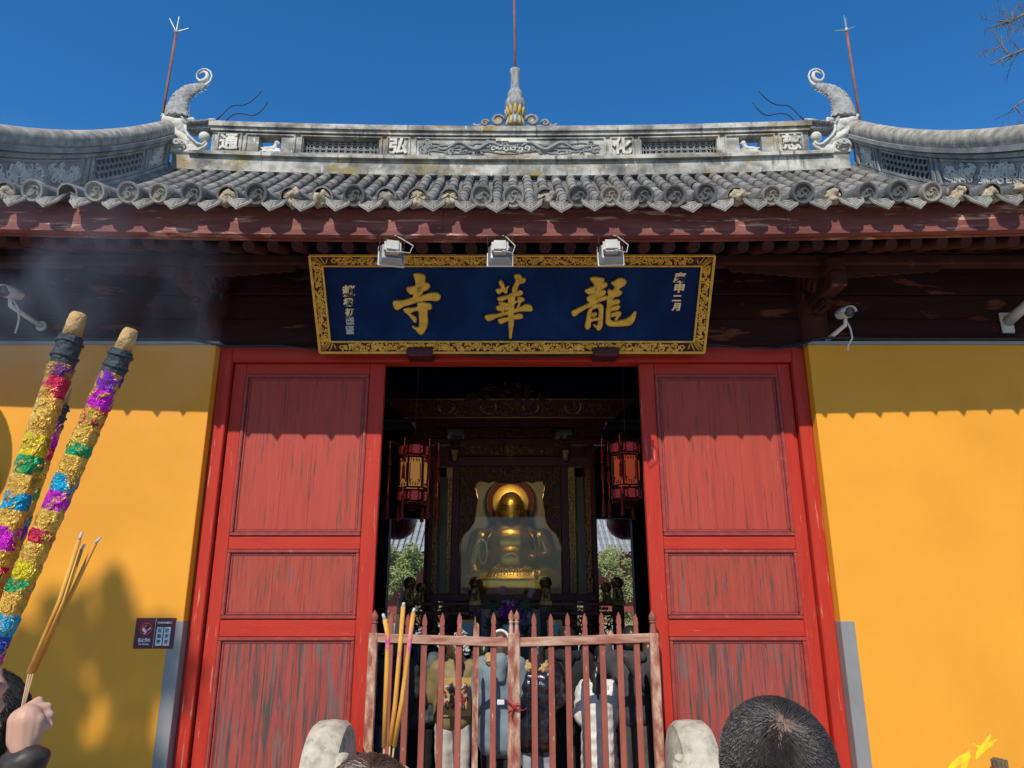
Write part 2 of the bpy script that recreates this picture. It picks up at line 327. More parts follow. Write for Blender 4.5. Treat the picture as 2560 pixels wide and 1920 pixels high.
# ---- beams over the door, columns, arms
bz = [lz1+.002, P(1280, 795, 6.47).z, P(1280, 735, 6.47).z, 5.45]
MB().box(-6.3, 6.3, YD-.03, YD+.2, bz[0], bz[1]-.004).build('tie_beam', M['timber'], hall, bevel=.012)
MB().box(-6.3, 6.3, YD+.0, YD+.2, bz[1], bz[2]-.004).build('tie_beam', M['timber'], hall, bevel=.008)
MB().box(-6.3, 6.3, YD-.02, YD+.2, bz[2], bz[3]).build('tie_beam', M['timber'], hall, bevel=.012)
for sx in (-1, 1):
    xc = sx*2.93
    colm = MB().lathe([(.15, 0), (.15, 1.25)], (xc, YD+.04, WT+.036), 20).build('column', M['timber_b'], hall, smooth=True)
    za = P(2040, 745, 6.15).z
    arm = MB().box(xc-.07, xc+.07, 5.86, YD-.1, za, za+.15).build('bracket_arm', M['timber_b'], hall, bevel=.012)
    MB().box(xc-.085, xc+.085, 5.88, 6.1, za+.151, za+.30).build('bracket_block', M['timber_b'], arm, bevel=.02)
    MB().box(xc-.055, xc+.055, 6.1, YD-.1, za-.10, za-.001).build('arm_corbel', M['timber_b'], arm, bevel=.03, seg=2)
    # carved cloud scroll beside the arm
    m = MB(); rng = random.Random(5)
    for k in range(9):
        c = Vector((xc - sx*(.12+.05*rng.random()), 6.05+.3*rng.random(), za+.08+.24*rng.random())); r0 = .05+.05*rng.random()
        m.tube([c+Vector((0, math.cos(a)*r0*(1-a/9), math.sin(a)*r0*(1-a/9))) for a in [i*.7 for i in range(9)]], .016, 5)
    m.build('scroll_carving', M['timber_b'], arm, smooth=True)
# eave purlin and the fringe below it
zp = P(1280, 662, 6.0).z
MB().box(-6.3, 6.3, 5.98, 6.10, zp, zp+.10).build('eave_purlin', M['timber_b'], hall, bevel=.015)
for sx in (-1, 1):
    for x0, x1, flip in ((2.0, 2.84, 0), (3.02, 3.95, 1)):
        n = 8; poly = []
        for i in range(n*4+1):
            t = i/(n*4); dep = .035 + .075*((t if not flip else 1-t)) + .014*abs(math.sin(t*n*math.pi)); poly.append((sx*(x0+(x1-x0)*t), -dep))
        poly = [(sx*x0, 0)] + poly + [(sx*x1, 0)]
        m = MB().prism(poly, lambda x, y, d: Vector((x, 6.02+d, zp-.002+y)), 0, .03); m.build('carved_fringe', M['timber_b'], hall)

# ================================================================== ROOF
YE, YR = 5.07, 11.4
ZE = P(1280, 537, YE).z + .135
def lift(X, s): 
    t = s/(YR-YE); return .055*(X/4)**2*(1-t) + .16*(X/6.2)**2*t
def zroof(X, Y):
    s = max(-.3, Y-YE); return ZE + .3766*s + .0438*s*s + lift(X, max(0, s))
XM = .015
PIT = 80*px(YE, 510)                    # tile pitch
m = MB(); xs = [-6.9+13.8*i/24 for i in range(25)]; ys = [5.16+(YR-5.16)*i/14 for i in range(15)]
vv = []; 
for y in ys:
    for x in xs: vv.append((x, y, zroof(x, y)-.07))
for y in [YR + (17.9-YR)*i/10 for i in range(1, 11)]:
    for x in xs: vv.append((x, y, zroof(x, 2*YR-y)-.07))
nr = len(vv)//25
ff = [(r*25+i, r*25+i+1, (r+1)*25+i+1, (r+1)*25+i) for r in range(nr-1) for i in range(24)]
roof = MB().add(vv, ff).build('roof', M['timber'], hall)
# gables
for sx in (-1, 1):
    poly = [(y, zroof(sx*6.5, y)-.09) for y in ys[2:]] + [(2*YR-y, zroof(sx*6.5, y)-.09) for y in reversed(ys[2:-1])]
    poly = [(poly[0][0], 5.0)] + poly + [(poly[-1][0], 5.0)]
    MB().prism(poly, lambda x, y, d: Vector((sx*6.5+d, x, y)), 0, .1).build('gable_wall', M['yellow'], hall)
# rafters
rz = P(1280, 618, 5.62).z
rm = MB().lathe([(.052, 0), (.055, .01), (.055, 1.0)], n=14).mesh('rafter', True); rm.materials.append(M['rafter'])
RP = 62*px(5.62, 618)
dirv = Vector((0, 1, .40)).normalized(); q = Vector((0, 0, 1)).rotation_difference(dirv).to_matrix().to_4x4()
for i in range(-22, 23):
    x = (i+.35)*RP
    put('rafter', rm, hall, Matrix.Translation((x, 5.62+.01*math.sin(i*5.1), rz+lift(x, 0)-.004*math.cos(i*3.3))) @ q)
# boarding over the rafters and soffit behind the eave board
m = MB(); 
vv = []
for y, dz in ((5.24, -.02), (5.62, .06), (6.7, .06+.43)):
    for x in xs: vv.append((x, y, rz + dz + (0 if y > 5.3 else .0) + lift(x, 0)))
m.add(vv, [(r*25+i, r*25+i+1, (r+1)*25+i+1, (r+1)*25+i) for r in range(2) for i in range(24)]); m.build('soffit', M['inner'], hall)
# eave board (long planks) with lips
YB = 5.17; zb0 = P(1280, 592, YB).z; zb1 = ZE + .02
def eave_strip(name, x0, x1, y0, y1, z0, z1, mt, par):
    n = max(2, int((x1-x0)/.4)); a = []; mm = MB()
    for i in range(n+1):
        x = x0+(x1-x0)*i/n; l = lift(x, 0)
        a.append([(x, y0, z0+l), (x, y1, z0+l), (x, y1, z1+l), (x, y0, z1+l)])
    vv = [p for r_ in a for p in r_]
    ff = [(i*4+j, i*4+(j+1) % 4, (i+1)*4+(j+1) % 4, (i+1)*4+j) for i in range(n) for j in range(4)] + [(3, 2, 1, 0), (n*4, n*4+1, n*4+2, n*4+3)]
    return mm.add(vv, ff).build(name, mt, par)
eb = eave_strip('eave_board', -6.8, -.56, YB, YB+.05, zb0+.028, zb1, M['fascia'], hall)
eave_strip('eave_board', -.557, 2.22, YB+.003, YB+.05, zb0+.028, zb1, M['fascia'], hall)
eave_strip('eave_board', 2.223, 6.8, YB-.001, YB+.05, zb0+.028, zb1, M['fascia'], hall)
eave_strip('eave_lip', -6.8, 6.8, YB-.012, YB+.05, zb0+.012, zb0+.026, M['fascia'], eb)
eave_strip('eave_lip', -6.8, 6.8, YB-.020, YB+.05, zb0, zb0+.011, M['fascia'], eb)
eave_strip('soffit_board', -6.8, 6.8, YB+.08, YB+.12, P(1280, 601, YB+.08).z, zb0+.08, M['fascia'], eb)

# ---- tiles
rng = random.Random(11)
BR = .083
def barrel(L, r0, r1, n=8, thick=.016, thumb=True):
    """half-round cover tile along +Y, lower (front) end at y=0"""
    m = MB(); vv = []
    prof = [(0, r0), (L*.9, r1), (L, r1)]
    for y, r in prof:
        for j in range(n+1):
            a = math.pi*j/n*1.12-.19; vv.append((r*math.cos(a), y, r*math.sin(a)))
    k = n+1
    ff = [(i*k+j, i*k+j+1, (i+1)*k+j+1, (i+1)*k+j) for i in range(2) for j in range(n)]
    vi = len(vv)
    for j in range(n+1):
        a = math.pi*j/n*1.12-.19; vv.append(((r0-thick)*math.cos(a), 0, (r0-thick)*math.sin(a)))
    ff += [(j, vi+j, vi+j+1, j+1) for j in range(n)]
    return m.add(vv, ff)
SEG = .34
bt = [barrel(SEG+.03, BR+.004, BR-.006).mesh('barrel_tile', True) for _ in range(1)]
bt2 = bt[0].copy(); bt[0].materials.append(M['tile']); bt2.materials.append(M['tile_l'])
def slope_m(X, Y):
    d = Vector((0, .1, zroof(X, Y+.1)-zroof(X, Y))).normalized(); ang = math.atan2(d.z, d.y)
    return ang
def tile_rows(i):
    x = XM+i*PIT; ylist = []; Y = YE+.0
    while Y < YR-.12:
        a = slope_m(x, Y); ylist.append((Y, a)); Y += SEG*math.cos(a)
    return x, ylist
rest = MB(); base = barrel(SEG+.03, BR+.004, BR-.006, 6)
NT = 26
for i in range(-NT, NT+1):
    x, yl = tile_rows(i)
    for k, (Y, a) in enumerate(yl):
        Mx = Matrix.Translation((x+rng.uniform(-.008, .008), Y, zroof(x, Y)+.012+rng.uniform(0, .006))) @ Matrix.Rotation(rng.uniform(-.03, .03), 4, 'Z') @ Matrix.Rotation(a, 4, 'X')
        if k >= len(yl)-5 and abs(i) <= 24:
            put('barrel_tile', bt[0] if rng.random() > .12 else bt2, roof, Mx)
        elif k == 0 and abs(i) <= 16 and i != -14:
            put('barrel_tile', bt[0], roof, Mx)
        else: rest.add(base.v, base.f, Mx)
ro = rest.build('barrel_tiles_rest', M['tile'], roof, smooth=True); ro.name = 'barrel_tiles'; ro['kind'] = 'stuff'
# pan tiles: stepped troughs, one sheet
m = MB()
for i in range(-NT, NT):
    xc = XM+(i+.5)*PIT; _, yl = tile_rows(i)
    for k, (Y, a) in enumerate(yl):
        for h in range(2):
            y0 = Y+h*SEG*math.cos(a)/2; y1 = y0+SEG*math.cos(a)/2
            vv = []
            for y, up in ((y0, .014), (y1+.02, .0)):
                for j in range(5):
                    t = j/4*2-1; vv.append((xc+t*PIT*.42, y, zroof(xc, y)-.052+.045*t*t+up))
            for j in range(5):
                t = j/4*2-1; vv.append((xc+t*PIT*.42, y0, zroof(xc, y0)-.062+.045*t*t))
            m.add(vv, [(j, j+1, 6+j, 5+j) for j in range(4)] + [(j, 10+j, 11+j, j+1) for j in range(4)])
po = m.build('pan_tiles', M['tile'], roof); po['kind'] = 'stuff'
# round end caps with a dragon relief, drip tiles, crumbled mortar where caps are lost
def cap_mesh(r, deep):
    m = MB(); pr = [(.001, -.012), (r*.72, -.012), (r*.78, -.03), (r*.93, -.034), (r, -.028), (r, .03)]
    m.lathe([(a, -b) for a, b in pr], n=26, m=Matrix.Rotation(math.pi/2, 4, 'X'), close=False)
    rg = random.Random(int(r*1000))
    S = [(-.52, -.25), (-.30, -.42), (0, -.30), (.12, -.05), (-.08, .12), (-.02, .34), (.28, .40), (.50, .22), (.42, .02)]
    m.tube([(a*r, -.012-.006, b*r) for a, b in S], [r*k for k in (.03, .07, .1, .11, .1, .1, .09, .07, .03)], 5)
    for _ in range(12):
        a = rg.uniform(0, 6.28); q_ = rg.uniform(.25, .62)*r; c = Vector((q_*math.cos(a), -.012, q_*math.sin(a)))
        m.tube([c+Vector((.12*r*math.cos(b), -.004, .12*r*math.sin(b))) for b in (a, a+.8, a+1.7, a+2.5)], r*.035, 4)
    return m
capA = cap_mesh(.090, 1).mesh('tile_end_cap', True); capA.materials.append(M['tile_k'])
capB = cap_mesh(.080, 0).mesh('tile_end_cap', True); capB.materials.append(M['tile_l'])
capC = capA.copy(); capC.materials.clear(); capC.materials.append(M['tile'])
broken = {-16, -14, -9, -7, -6, -4, -3, -2, 1, 7, 10, 14, 15, 16}; light = {-13, -11, 3, 8, 13}; mid = {-15, 0, -1, -12}
# drip tile
def drip():
    w = PIT*.49; H0 = .05
    top = [(-w+2*w*j/6, H0*(abs(j-3)/3)**2) for j in range(7)]
    right = [(w*.97, H0*.8), (w*.80, .004), (w*.74, -.022), (w*.70, -.050), (w*.52, -.074), (w*.28, -.100), (0, -.134)]
    poly = top + right + [(-a, b) for a, b in reversed(right[:-1])]
    Y_ = lambda y, o: o + .52*y
    m = MB().prism(poly, lambda x, y, d: Vector((x, Y_(y, d), y)), 0, .016)
    rim = [(a*.88, b*.88+.002) for a, b in right]
    for s in (-1, 1):
        m.tube([(s*a, Y_(b, -.003), b) for a, b in rim], .0045, 4)
        for k in range(3):
            m.tube([(s*w*(.08+.05*k), Y_(-.02-.02*k, -.002), -.02-.02*k), (s*w*(.3+.03*k), Y_(-.006-.015*k, -.003), -.006-.015*k), (s*w*(.58-.08*k), Y_(.002-.012*k, -.002), .006-.014*k)], .004, 4)
    m.tube([(0, Y_(-.01, -.002), -.01), (0, Y_(-.085, -.002), -.085)], .005, 4)
    vv = []
    for y in (0, .3):
        for j in range(7): vv.append((-w+2*w*j/6, y, H0*(abs(j-3)/3)**2 + y*.38))
    m.add(vv, [(j, j+1, 8+j, 7+j) for j in range(6)])
    return m
dm = drip().mesh('drip_tile', False); dm.materials.append(M['tile_d'])
for i in range(-17, 17):
    x = XM+(i+.5)*PIT; zz = zroof(x, YE)-.027
    put('drip_tile', dm, roof, Matrix.Translation((x+rng.uniform(-.008, .008), YE-.02+rng.uniform(-.012, .012), zz+rng.uniform(-.006, .006))) @ Matrix.Rotation(rng.uniform(-.07, .07), 4, 'Y') @ Matrix.Rotation(rng.uniform(-.06, .06), 4, 'Z'))
for i in range(-16, 17):
    x = XM+i*PIT; zc = zroof(x, YE)+.012
    if i in broken:
        if i == -14: continue
        b = MB(); rg = random.Random(i*7+3)
        b.ball((x, YE+.045, zc+.02), (.080, .06, .074), 10, 7)
        for k in range(5): b.ball((x+rg.uniform(-.05, .05), YE+rg.uniform(-.01, .05), zc+rg.uniform(-.04, .035)), (rg.uniform(.03, .05), rg.uniform(.03, .05), rg.uniform(.03, .05)), 7, 5)
        me = blob(b, .011, 1, lambda c: .018*noise.noise(c*26)+.010*noise.noise(c*70))
        obj('mortar_lump', me, M['mortar'] if i not in (-4, 1) else M['tile_l'], roof)
    else:
        cm = capB if i in light else (capC if i in mid else capA)
        put('tile_end_cap', cm, roof, Matrix.Translation((x+rng.uniform(-.01, .01), YE-.022+rng.uniform(-.02, .01), zc+rng.uniform(-.012, .010))) @ Matrix.Rotation(.36+rng.uniform(-.08, .05), 4, 'X') @ Matrix.Rotation(rng.uniform(-.12, .12), 4, 'Z') @ Matrix.Rotation(rng.uniform(-.5, .5), 4, 'Y'))
# ================================================================== MAIN RIDGE
YG = 11.2; CXR = P(1275.5, 340, YG).x; MPX = px(YG, 370)
def rl(X): return .155*((X-CXR)/6.2)**2
def rz_(v): return P(1280, v, YG).z
def RX(u): return (u-1280)*MPX
def curved(mb, x0, x1, z0, z1, y0, y1, n=None, bulge=0):
    n = n or max(1, int((x1-x0)/.35)); a = []
    for i in range(n+1):
        x = x0+(x1-x0)*i/n; l = rl(x); a += [(x, y0, z0+l), (x, y1, z0+l), (x, y1, z1+l), (x, y0, z1+l)]
    ff = [(i*4+j, i*4+(j+1) % 4, (i+1)*4+(j+1) % 4, (i+1)*4+j) for i in range(n) for j in range(4)] + [(3, 2, 1, 0), (n*4, n*4+1, n*4+2, n*4+3)]
    return mb.add(a, ff)
zb, zl1, zp0, zp1, zt0, zt1 = rz_(441), rz_(406), rz_(398), rz_(343), rz_(335), rz_(323)
xl, xr = RX(436), RX(2118)               # lower band ends
pl, pr = RX(527), RX(2024)               # panel band ends
MR = lambda u: 2*1275.5-u                # mirror a pixel column
def piece(x0, x1, z0, z1, y0, y1): 
    return curved(MB(), x0, x1, z0, z1, y0, y1)
ridge = curved(MB(), xl, xr, zb, zl1, YG-.03, YG+.13).build('ridge', M['stone'], hall)
curved(MB(), xl+.3, xr-.3, zl1+.002, zp0, YG-.10, YG+.2).build('ridge_ledge', M['stone'], ridge)
# openings by pixel columns on the left half; right half mirrored
holes = []
for f in (lambda u: u, MR):
    for u0, u1, v0, v1 in ((645, 702, 333, 367), (757, 947, 337, 376)):
        a, b = sorted((RX(f(u0)), RX(f(u1)))); holes.append((a, b, v0, v1))
solid_x = [pl] + sorted([h[0] for h in holes] + [h[1] for h in holes]) + [pr]
for a, b in zip(solid_x[::2], solid_x[1::2]):
    curved(MB(), a, b, zp0+.002, zp1-.001, YG, YG+.2).build('ridge_block', M['stone'], ridge)
for a, b, v0, v1 in holes:
    zA, zB = (zp0+.09 if v1 < 370 else zp0+.065), zp1-.06
    curved(MB(), a+.001, b-.001, zp0+.002, zA, YG, YG+.2).build('opening_sill', M['stone'], ridge)
    curved(MB(), a+.001, b-.001, zB, zp1-.001, YG, YG+.2).build('opening_head', M['stone'], ridge)
curved(MB(), pl-.02, pr+.02, zp1, zt0, YG-.06, YG+.22).build('ridge_moulding', M['stone'], ridge)
curved(MB(), pl-.05, pr+.05, zt0+.002, zt1, YG-.10, YG+.26).build('ridge_coping', M['stone'], ridge)
# raised frames round the panels
def frame_(u0, u1, inset_v0=0, inset_v1=0, t=.035, dy=.03):
    a, b = sorted((RX(u0), RX(u1))); z0, z1 = zp0+.03, zp1-.02
    m = MB()
    curved(m, a, b, z0, z0+t, YG-dy, YG-.001); curved(m, a, b, z1-t, z1, YG-dy, YG-.001)
    curved(m, a, a+t, z0+t, z1-t, YG-dy, YG-.001, 1); curved(m, b-t, b, z0+t, z1-t, YG-dy, YG-.001, 1)
    return m.build('panel_frame', M['stone'], ridge, bevel=.006)
for f in (lambda u: u, MR):
    for u0, u1 in ((541, 604), (611, 738), (750, 956), (966, 1026)): frame_(f(u0), f(u1))
frame_(1036, 1515)
# lattice of interlaced rings in the long openings
rg_ = MB(); n = 16; rr = .078
for i in range(n):
    a0, a1 = 2*math.pi*i/n, 2*math.pi*(i+1)/n
    q = []
    for a in (a0, a1):
        q.append([((rr-.013)*math.cos(a), 0, (rr-.013)*math.sin(a)), (rr*math.cos(a), 0, rr*math.sin(a)), (rr*math.cos(a), .05, rr*math.sin(a)), ((rr-.013)*math.cos(a), .05, (rr-.013)*math.sin(a))])
    rg_.hexa(q[0], q[1])
rgm = rg_.mesh('lattice_ring', False); rgm.materials.append(M['stone_g'])
for a, b, v0, v1 in holes:
    if v1 < 370: continue
    curved(MB(), a-.05, b+.05, zp0+.01, zp1-.02, YG+.201, YG+.22).build('opening_back', M['wire'], ridge)  # closing panel; the dark behind the rings is put into its colour
    w = b-a; nx = round(w/(rr*1.41)); st = w/nx; zA, zB = zp0+.065, zp1-.06; nz = max(2, round((zB-zA)/st)); sz = (zB-zA)/nz
    for i in range(nx+1):
        for k in range(nz+1):
            if (i in (0, nx)) and (k in (0, nz)): continue
            x = a+st*i; sx_ = 1.0
            x = min(max(x, a+.03), b-.03); zc = min(max(zA+sz*k, zA+.02), zB-.02)
            put('lattice_ring', rgm, ridge, Matrix.Translation((x, YG+.09+.004*((i+k) % 2), zc+rl(x))))
# characters in the square panels
for ch, u in (('通', 572), ('弘', 996), ('化', 1555), ('慈', MR(572))):
    x = RX(u); zc = (zp0+zp1)/2+.005+rl(x)
    t = text_mesh(ch, .34, lambda a, b, d: Vector((x+a, YG-.022-d, zc+b)), .02, .004, bold=.008)
    t.build('relief_character', M['stone_w'], ridge)
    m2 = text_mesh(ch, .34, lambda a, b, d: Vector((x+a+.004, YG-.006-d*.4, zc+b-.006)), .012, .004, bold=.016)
    m2.build('character_outline', nmat('character_outline_paint', [(.5, (.33, .15, .09))], rough=.9), ridge)  # reddish painted outline, set slightly behind each character
# little lions in the openings
for sgn, u in ((1, 677), (-1, MR(677))):
    x = RX(u); z0 = zp0+.10+rl(x); s = sgn
    b = MB()
    b.capsule((x-s*.13, YG+.05, z0+.06), .045, (x+s*.05, YG+.05, z0+.075), .05)
    b.capsule((x+s*.06, YG+.05, z0+.09), .05, (x+s*.085, YG+.05, z0+.15), .045)
    b.ball((x+s*.09, YG+.04, z0+.175), (.052, .05, .05)); b.ball((x+s*.13, YG+.03, z0+.165), .025)
    for k in (-.14, -.02, .08, .13): b.capsule((x+s*k, YG+.03, z0+.05), .022, (x+s*(k+.03), YG+.02, z0+.008), .02)
    b.capsule((x-s*.15, YG+.05, z0+.06), .018, (x-s*.19, YG+.05, z0+.09), .02)
    b.box(x-.2, x+.19, YG+.0, YG+.1, z0-.02, z0+.012)
    obj('lion_figure', blob(b, .012, 2, lambda c: .006*noise.noise(c*40)), M['stone_w'], ridge)
# relief of clouds and dragons in the middle panel
rng = random.Random(3); m = MB()
a, b = RX(1040), RX(1511); z0, z1 = zp0+.08, zp1-.07
def curl(mb, c, r, th, turns=1.4, ph=0, sgn=1, n=11, pl=lambda x, y, d: None, flat=1):
    pts = []; rs = []
    for i in range(n):
        t = i/(n-1); an = ph+sgn*t*turns*2*math.pi; q = r*(1-.82*t)
        pts.append(pl(c[0]+q*math.cos(an), c[1]+q*math.sin(an), th*.5)); rs.append(th*(1-.4*t))
    mb.tube(pts, rs, 5)
Lm = lambda x, y, d: Vector((x, YG-.004-d, y+rl(x)))
for k in range(46):
    c = (rng.uniform(a+.06, b-.06), rng.uniform(z0+.02, z1-.02)); curl(m, c, rng.uniform(.03, .075), rng.uniform(.014, .024), rng.uniform(.7, 1.6), rng.uniform(0, 6), rng.choice((-1, 1)), 9, Lm)
for k in range(5):
    y0 = z0+.05+.04*k; ph = rng.uniform(0, 6)
    m.tube([Lm(a+.1+(b-a-.2)*i/40, y0+.03*math.sin(i*.55+ph), .008) for i in range(41)], .013, 5)
for s in (-1, 1):
    xc = (a+b)/2+s*.75; m.tube([Lm(xc+s*(-.55+1.1*i/24), (z0+z1)/2+.07*math.sin(i*.5)+.02, .02) for i in range(25)], [.02+.025*math.sin(math.pi*min(1, i/20)) for i in range(25)], 6)
m.build('relief_carving', M['stone_g'], ridge, smooth=True)
m = MB(); xc = (a+b)/2
m.box(xc-.26, xc+.30, YG-.045, YG-.002, zp1-.11, zp1-.045); m.box(xc-.03, xc+.33, YG-.055, YG-.003, zp1-.14, zp1-.115)
for k in range(6): curl(m, (xc-.3+.12*k, z0+.12+.02*(k % 2)), .06, .02, 1, k, 1, 9, Lm)
m.build('relief_tablet', M['stone_w'], ridge, bevel=.006)

# ================================================================== RIDGE DRAGONS (mirror pair)
M['stone_s'] = nmat('scale_stone', [(.3, (.20, .195, .18)), (.7, (.42, .405, .36))], 9, rough=.92)
def dragon(sg):
    K = 300/1991
    def D(x, y, d=0):                   # crop pixels of the left dragon
        u = 400+x*K; v = 150+y*K
        if sg < 0: u = MR(u)
        p = P(u, v, YG+.05); p.y += d; return p
    mp = MPX*K*1.02
    cl = [(285, 960, 205), (285, 900, 200), (292, 830, 180), (312, 750, 165), (345, 670, 150), (400, 595, 133), (470, 535, 115), (550, 490, 94), (630, 460, 74), (700, 440, 58), (750, 425, 42)]
    b = MB(); b.tube([D(x, y) for x, y, r in cl], [r*mp for x, y, r in cl], 18, True, .62, (0, 0, 1) if 0 else (1, 0, 0))
    body = b.build('ridge_dragon', M['stone_g'], hall, smooth=2)
    # overlapping scales on the visible half
    s = MB(); NR = 13
    def at(t):
        f = t*(len(cl)-1); i = min(int(f), len(cl)-2); k = f-i
        return [cl[i][j]*(1-k)+cl[i+1][j]*k for j in range(3)]
    for r_ in range(NR):
        t = .06+.9*r_/NR; x, y, rad = at(t); x2, y2, _ = at(min(1, t+.02)); tx, ty = x2-x, y2-y; L = math.hypot(tx, ty); tx /= L; ty /= L; nx, ny = -ty, tx
        nc = max(3, int(7-4*t))
        for c in range(nc):
            a0 = (c+.5*(r_ % 2)+.25)/nc*math.pi; w = math.pi/nc*.62
            def Q(al, dt, out):
                rr_ = rad*out; cx_, cy_ = x-tx*dt*80, y-ty*dt*80
                return D(cx_+nx*rr_*math.cos(al), cy_+ny*rr_*math.cos(al), -rad*mp*.62*math.sin(al)*out)
            pts = [Q(a0-w, -.45, 1.0), Q(a0-w*.9, .1, 1.025), Q(a0-w*.5, .45, 1.045), Q(a0, .6, 1.05), Q(a0+w*.5, .45, 1.045), Q(a0+w*.9, .1, 1.025), Q(a0+w, -.45, 1.0), Q(a0, 0, 1.06)]
            s.add(pts, [(0, 1, 7), (1, 2, 7), (2, 3, 7), (3, 4, 7), (4, 5, 7), (5, 6, 7), (6, 0, 7)])
    so = s.build('scales', M['stone_s'], body); so['kind'] = 'stuff'
    # curled tail
    T = [(740, 430, 36), (785, 405, 30), (835, 345, 17), (862, 265, 15), (835, 190, 15), (770, 152, 16), (700, 155, 15), (640, 185, 13), (605, 240, 13), (612, 300, 15), (660, 348, 26), (720, 345, 34), (770, 315, 36), (790, 265, 32), (775, 215, 26), (730, 195, 20), (680, 215, 15), (645, 240, 9)]
    t = MB(); t.tube([D(x, y) for x, y, r in T], [r*mp for x, y, r in T], 8, True, 1, (0, 1, 0)); t.build('tail_curl', M['stone_w'], body, smooth=2)
    for x, y in ((770, 500), (715, 530), (668, 548), (622, 572), (588, 600), (550, 622), (522, 655), (500, 685), (490, 728), (482, 768), (480, 808), (480, 845), (482, 885), (488, 925)):
        cx_, cy_ = x-(x-400)*.10-20, y-18
        e = MB(); e.tube([D(cx_-6, cy_), D(x+18, y+8)], [12*mp, .4*mp], 6); e.build('fang', M['stone_w'], body)
    # head: brow, snout, horn, jaw curl
    h = MB()
    h.capsule(D(130, 1010), 95*mp, D(330, 1080), 110*mp); h.capsule(D(330, 1080), 110*mp, D(390, 1180), 70*mp); h.capsule(D(180, 1090), 90*mp, D(250, 1200), 60*mp)
    h.capsule(D(60, 930), 40*mp, D(330, 1010), 26*mp); h.capsule(D(330, 990), 38*mp, D(545, 985), 32*mp)
    h.capsule(D(480, 1055), 28*mp, D(700, 1030), 32*mp); h.capsule(D(700, 1030), 34*mp, D(860, 990), 26*mp); h.capsule(D(860, 990), 26*mp, D(925, 985), 12*mp)
    h.capsule(D(280, 1230), 70*mp, D(520, 1370), 62*mp); h.capsule(D(520, 1370), 62*mp, D(650, 1450), 45*mp); h.capsule(D(650, 1450), 45*mp, D(760, 1440), 36*mp)
    h.capsule(D(220, 1420), 95*mp, D(420, 1420), 60*mp); h.box(*sorted((D(170, 1500).x, D(660, 1500).x)), YG+.0, YG+.18, D(0, 1500).z-.06, D(0, 1440).z)
    me = blob(h, .016, 2, lambda c: .012*noise.noise(c*12)+.006*noise.noise(c*40)); obj('dragon_head', me, M['stone_w'], body)
    # upper lip fringe, mouth roof
    m = MB()
    for k in range(9): m.ball(D(500+45*k, 1085-8*(k % 2)-4*k, -.05), (.05, .07, .035), 7, 5)
    m.box(*sorted((D(470, 1100).x, D(870, 1100).x)), YG+.02, YG+.25, D(0, 1160).z, D(0, 1095).z)
    m.build('upper_lip', M['stone_g'], body, smooth=2)
    # lip ribbon along the lower jaw
    m = MB(); J = [(450, 1130), (455, 1220), (500, 1300), (580, 1370), (650, 1430), (730, 1450), (800, 1400)]
    m.tube([D(x, y, -.08) for x, y in J], [24*mp]*7, 8, True, 1, (0, 1, 0))
    m.tube([D(x, y, -.09) for x, y in ((820, 1430), (780, 1500), (700, 1540), (650, 1600), (640, 1640))], [20*mp, 44*mp, 50*mp, 30*mp, 10*mp], 8, True, .6, (0, 1, 0))
    m.build('jaw_ribbon', M['stone_w'], body, smooth=2)
    m = MB()
    for r_ in (85, 60, 35): m.tube([D(330+r_*1.25*math.cos(a), 1428+r_*.62*math.sin(a), -.10-(.04 if r_ < 70 else 0)) for a in [i*math.pi/8 for i in range(17)]], 13*mp, 6)
    m.build('cloud_whorl', M['stone_w'], body, smooth=2)
    e = MB()
    e.tube([D(400, 1010, -.12), D(440, 1040, -.13), D(445, 1090, -.12)], 12*mp, 6); e.build('eyelid', M['stone_w'], body)
    MB().ball(D(740, 1285), 92*mp, 18, 12).build('pearl', M['stone_w'], body, smooth=2)
    # end pier between ridge band and head
    a_, b_ = sorted((D(845, 0).x, D(900, 0).x)); 
    # whisker wires
    for W in ([(925, 985), (1010, 910), (1090, 820), (1160, 765), (1230, 738), (1300, 735), (1385, 733), (1470, 695), (1560, 630), (1630, 560), (1678, 500)], [(1075, 1020), (1130, 950), (1190, 900), (1250, 880), (1330, 872), (1420, 888), (1500, 908), (1570, 900), (1640, 862), (1710, 790), (1782, 680)]):
        w = MB(); w.tube([D(x, y, .02) for x, y in W], .011, 5); w.build('whisker', M['wire'], body, smooth=2)
    return body
dragon(1); dragon(-1)

# ================================================================== FINIAL
fx = P(1288, 250, YG).x; yb_ = YG+.08; FZ = lambda v: P(1280, v, yb_).z; k = px(yb_, 250)
fin = MB().lathe([(13*k, FZ(176)), (13*k, FZ(181)), (10.5*k, FZ(190)), (11*k, FZ(205)), (11.5*k, FZ(222)), (14*k, FZ(228)), (19*k, FZ(235)), (20*k, FZ(241)), (17*k, FZ(247)), (22*k, FZ(252)), (26*k, FZ(262)), (26.5*k, FZ(270)), (24*k, FZ(277)), (20*k, FZ(280)), (20*k, FZ(300)), (26*k, FZ(322))], (fx, yb_, 0), 22).build('ridge_finial', M['finial'], hall, smooth=2)
m = MB()
for i in range(12):
    a = 2*math.pi*i/12
    m.tube([Vector((fx, yb_, 0))+Vector((math.cos(a)*r_, math.sin(a)*r_, z)) for r_, z in ((17*k, FZ(297)), (20*k, FZ(289)), (22.5*k, FZ(281)), (25*k, FZ(274)))], [4*k, 5.2*k, 5*k, 1.5*k], 5)
    m.tube([Vector((fx, yb_, 0))+Vector((math.cos(a)*r_, math.sin(a)*r_, z)) for r_, z in ((17*k, FZ(299)), (20*k, FZ(310)), (23*k, FZ(322)))], [3.5*k, 5*k, 6*k], 5)
m.build('lotus_petals', M['ochre'], fin, smooth=2)
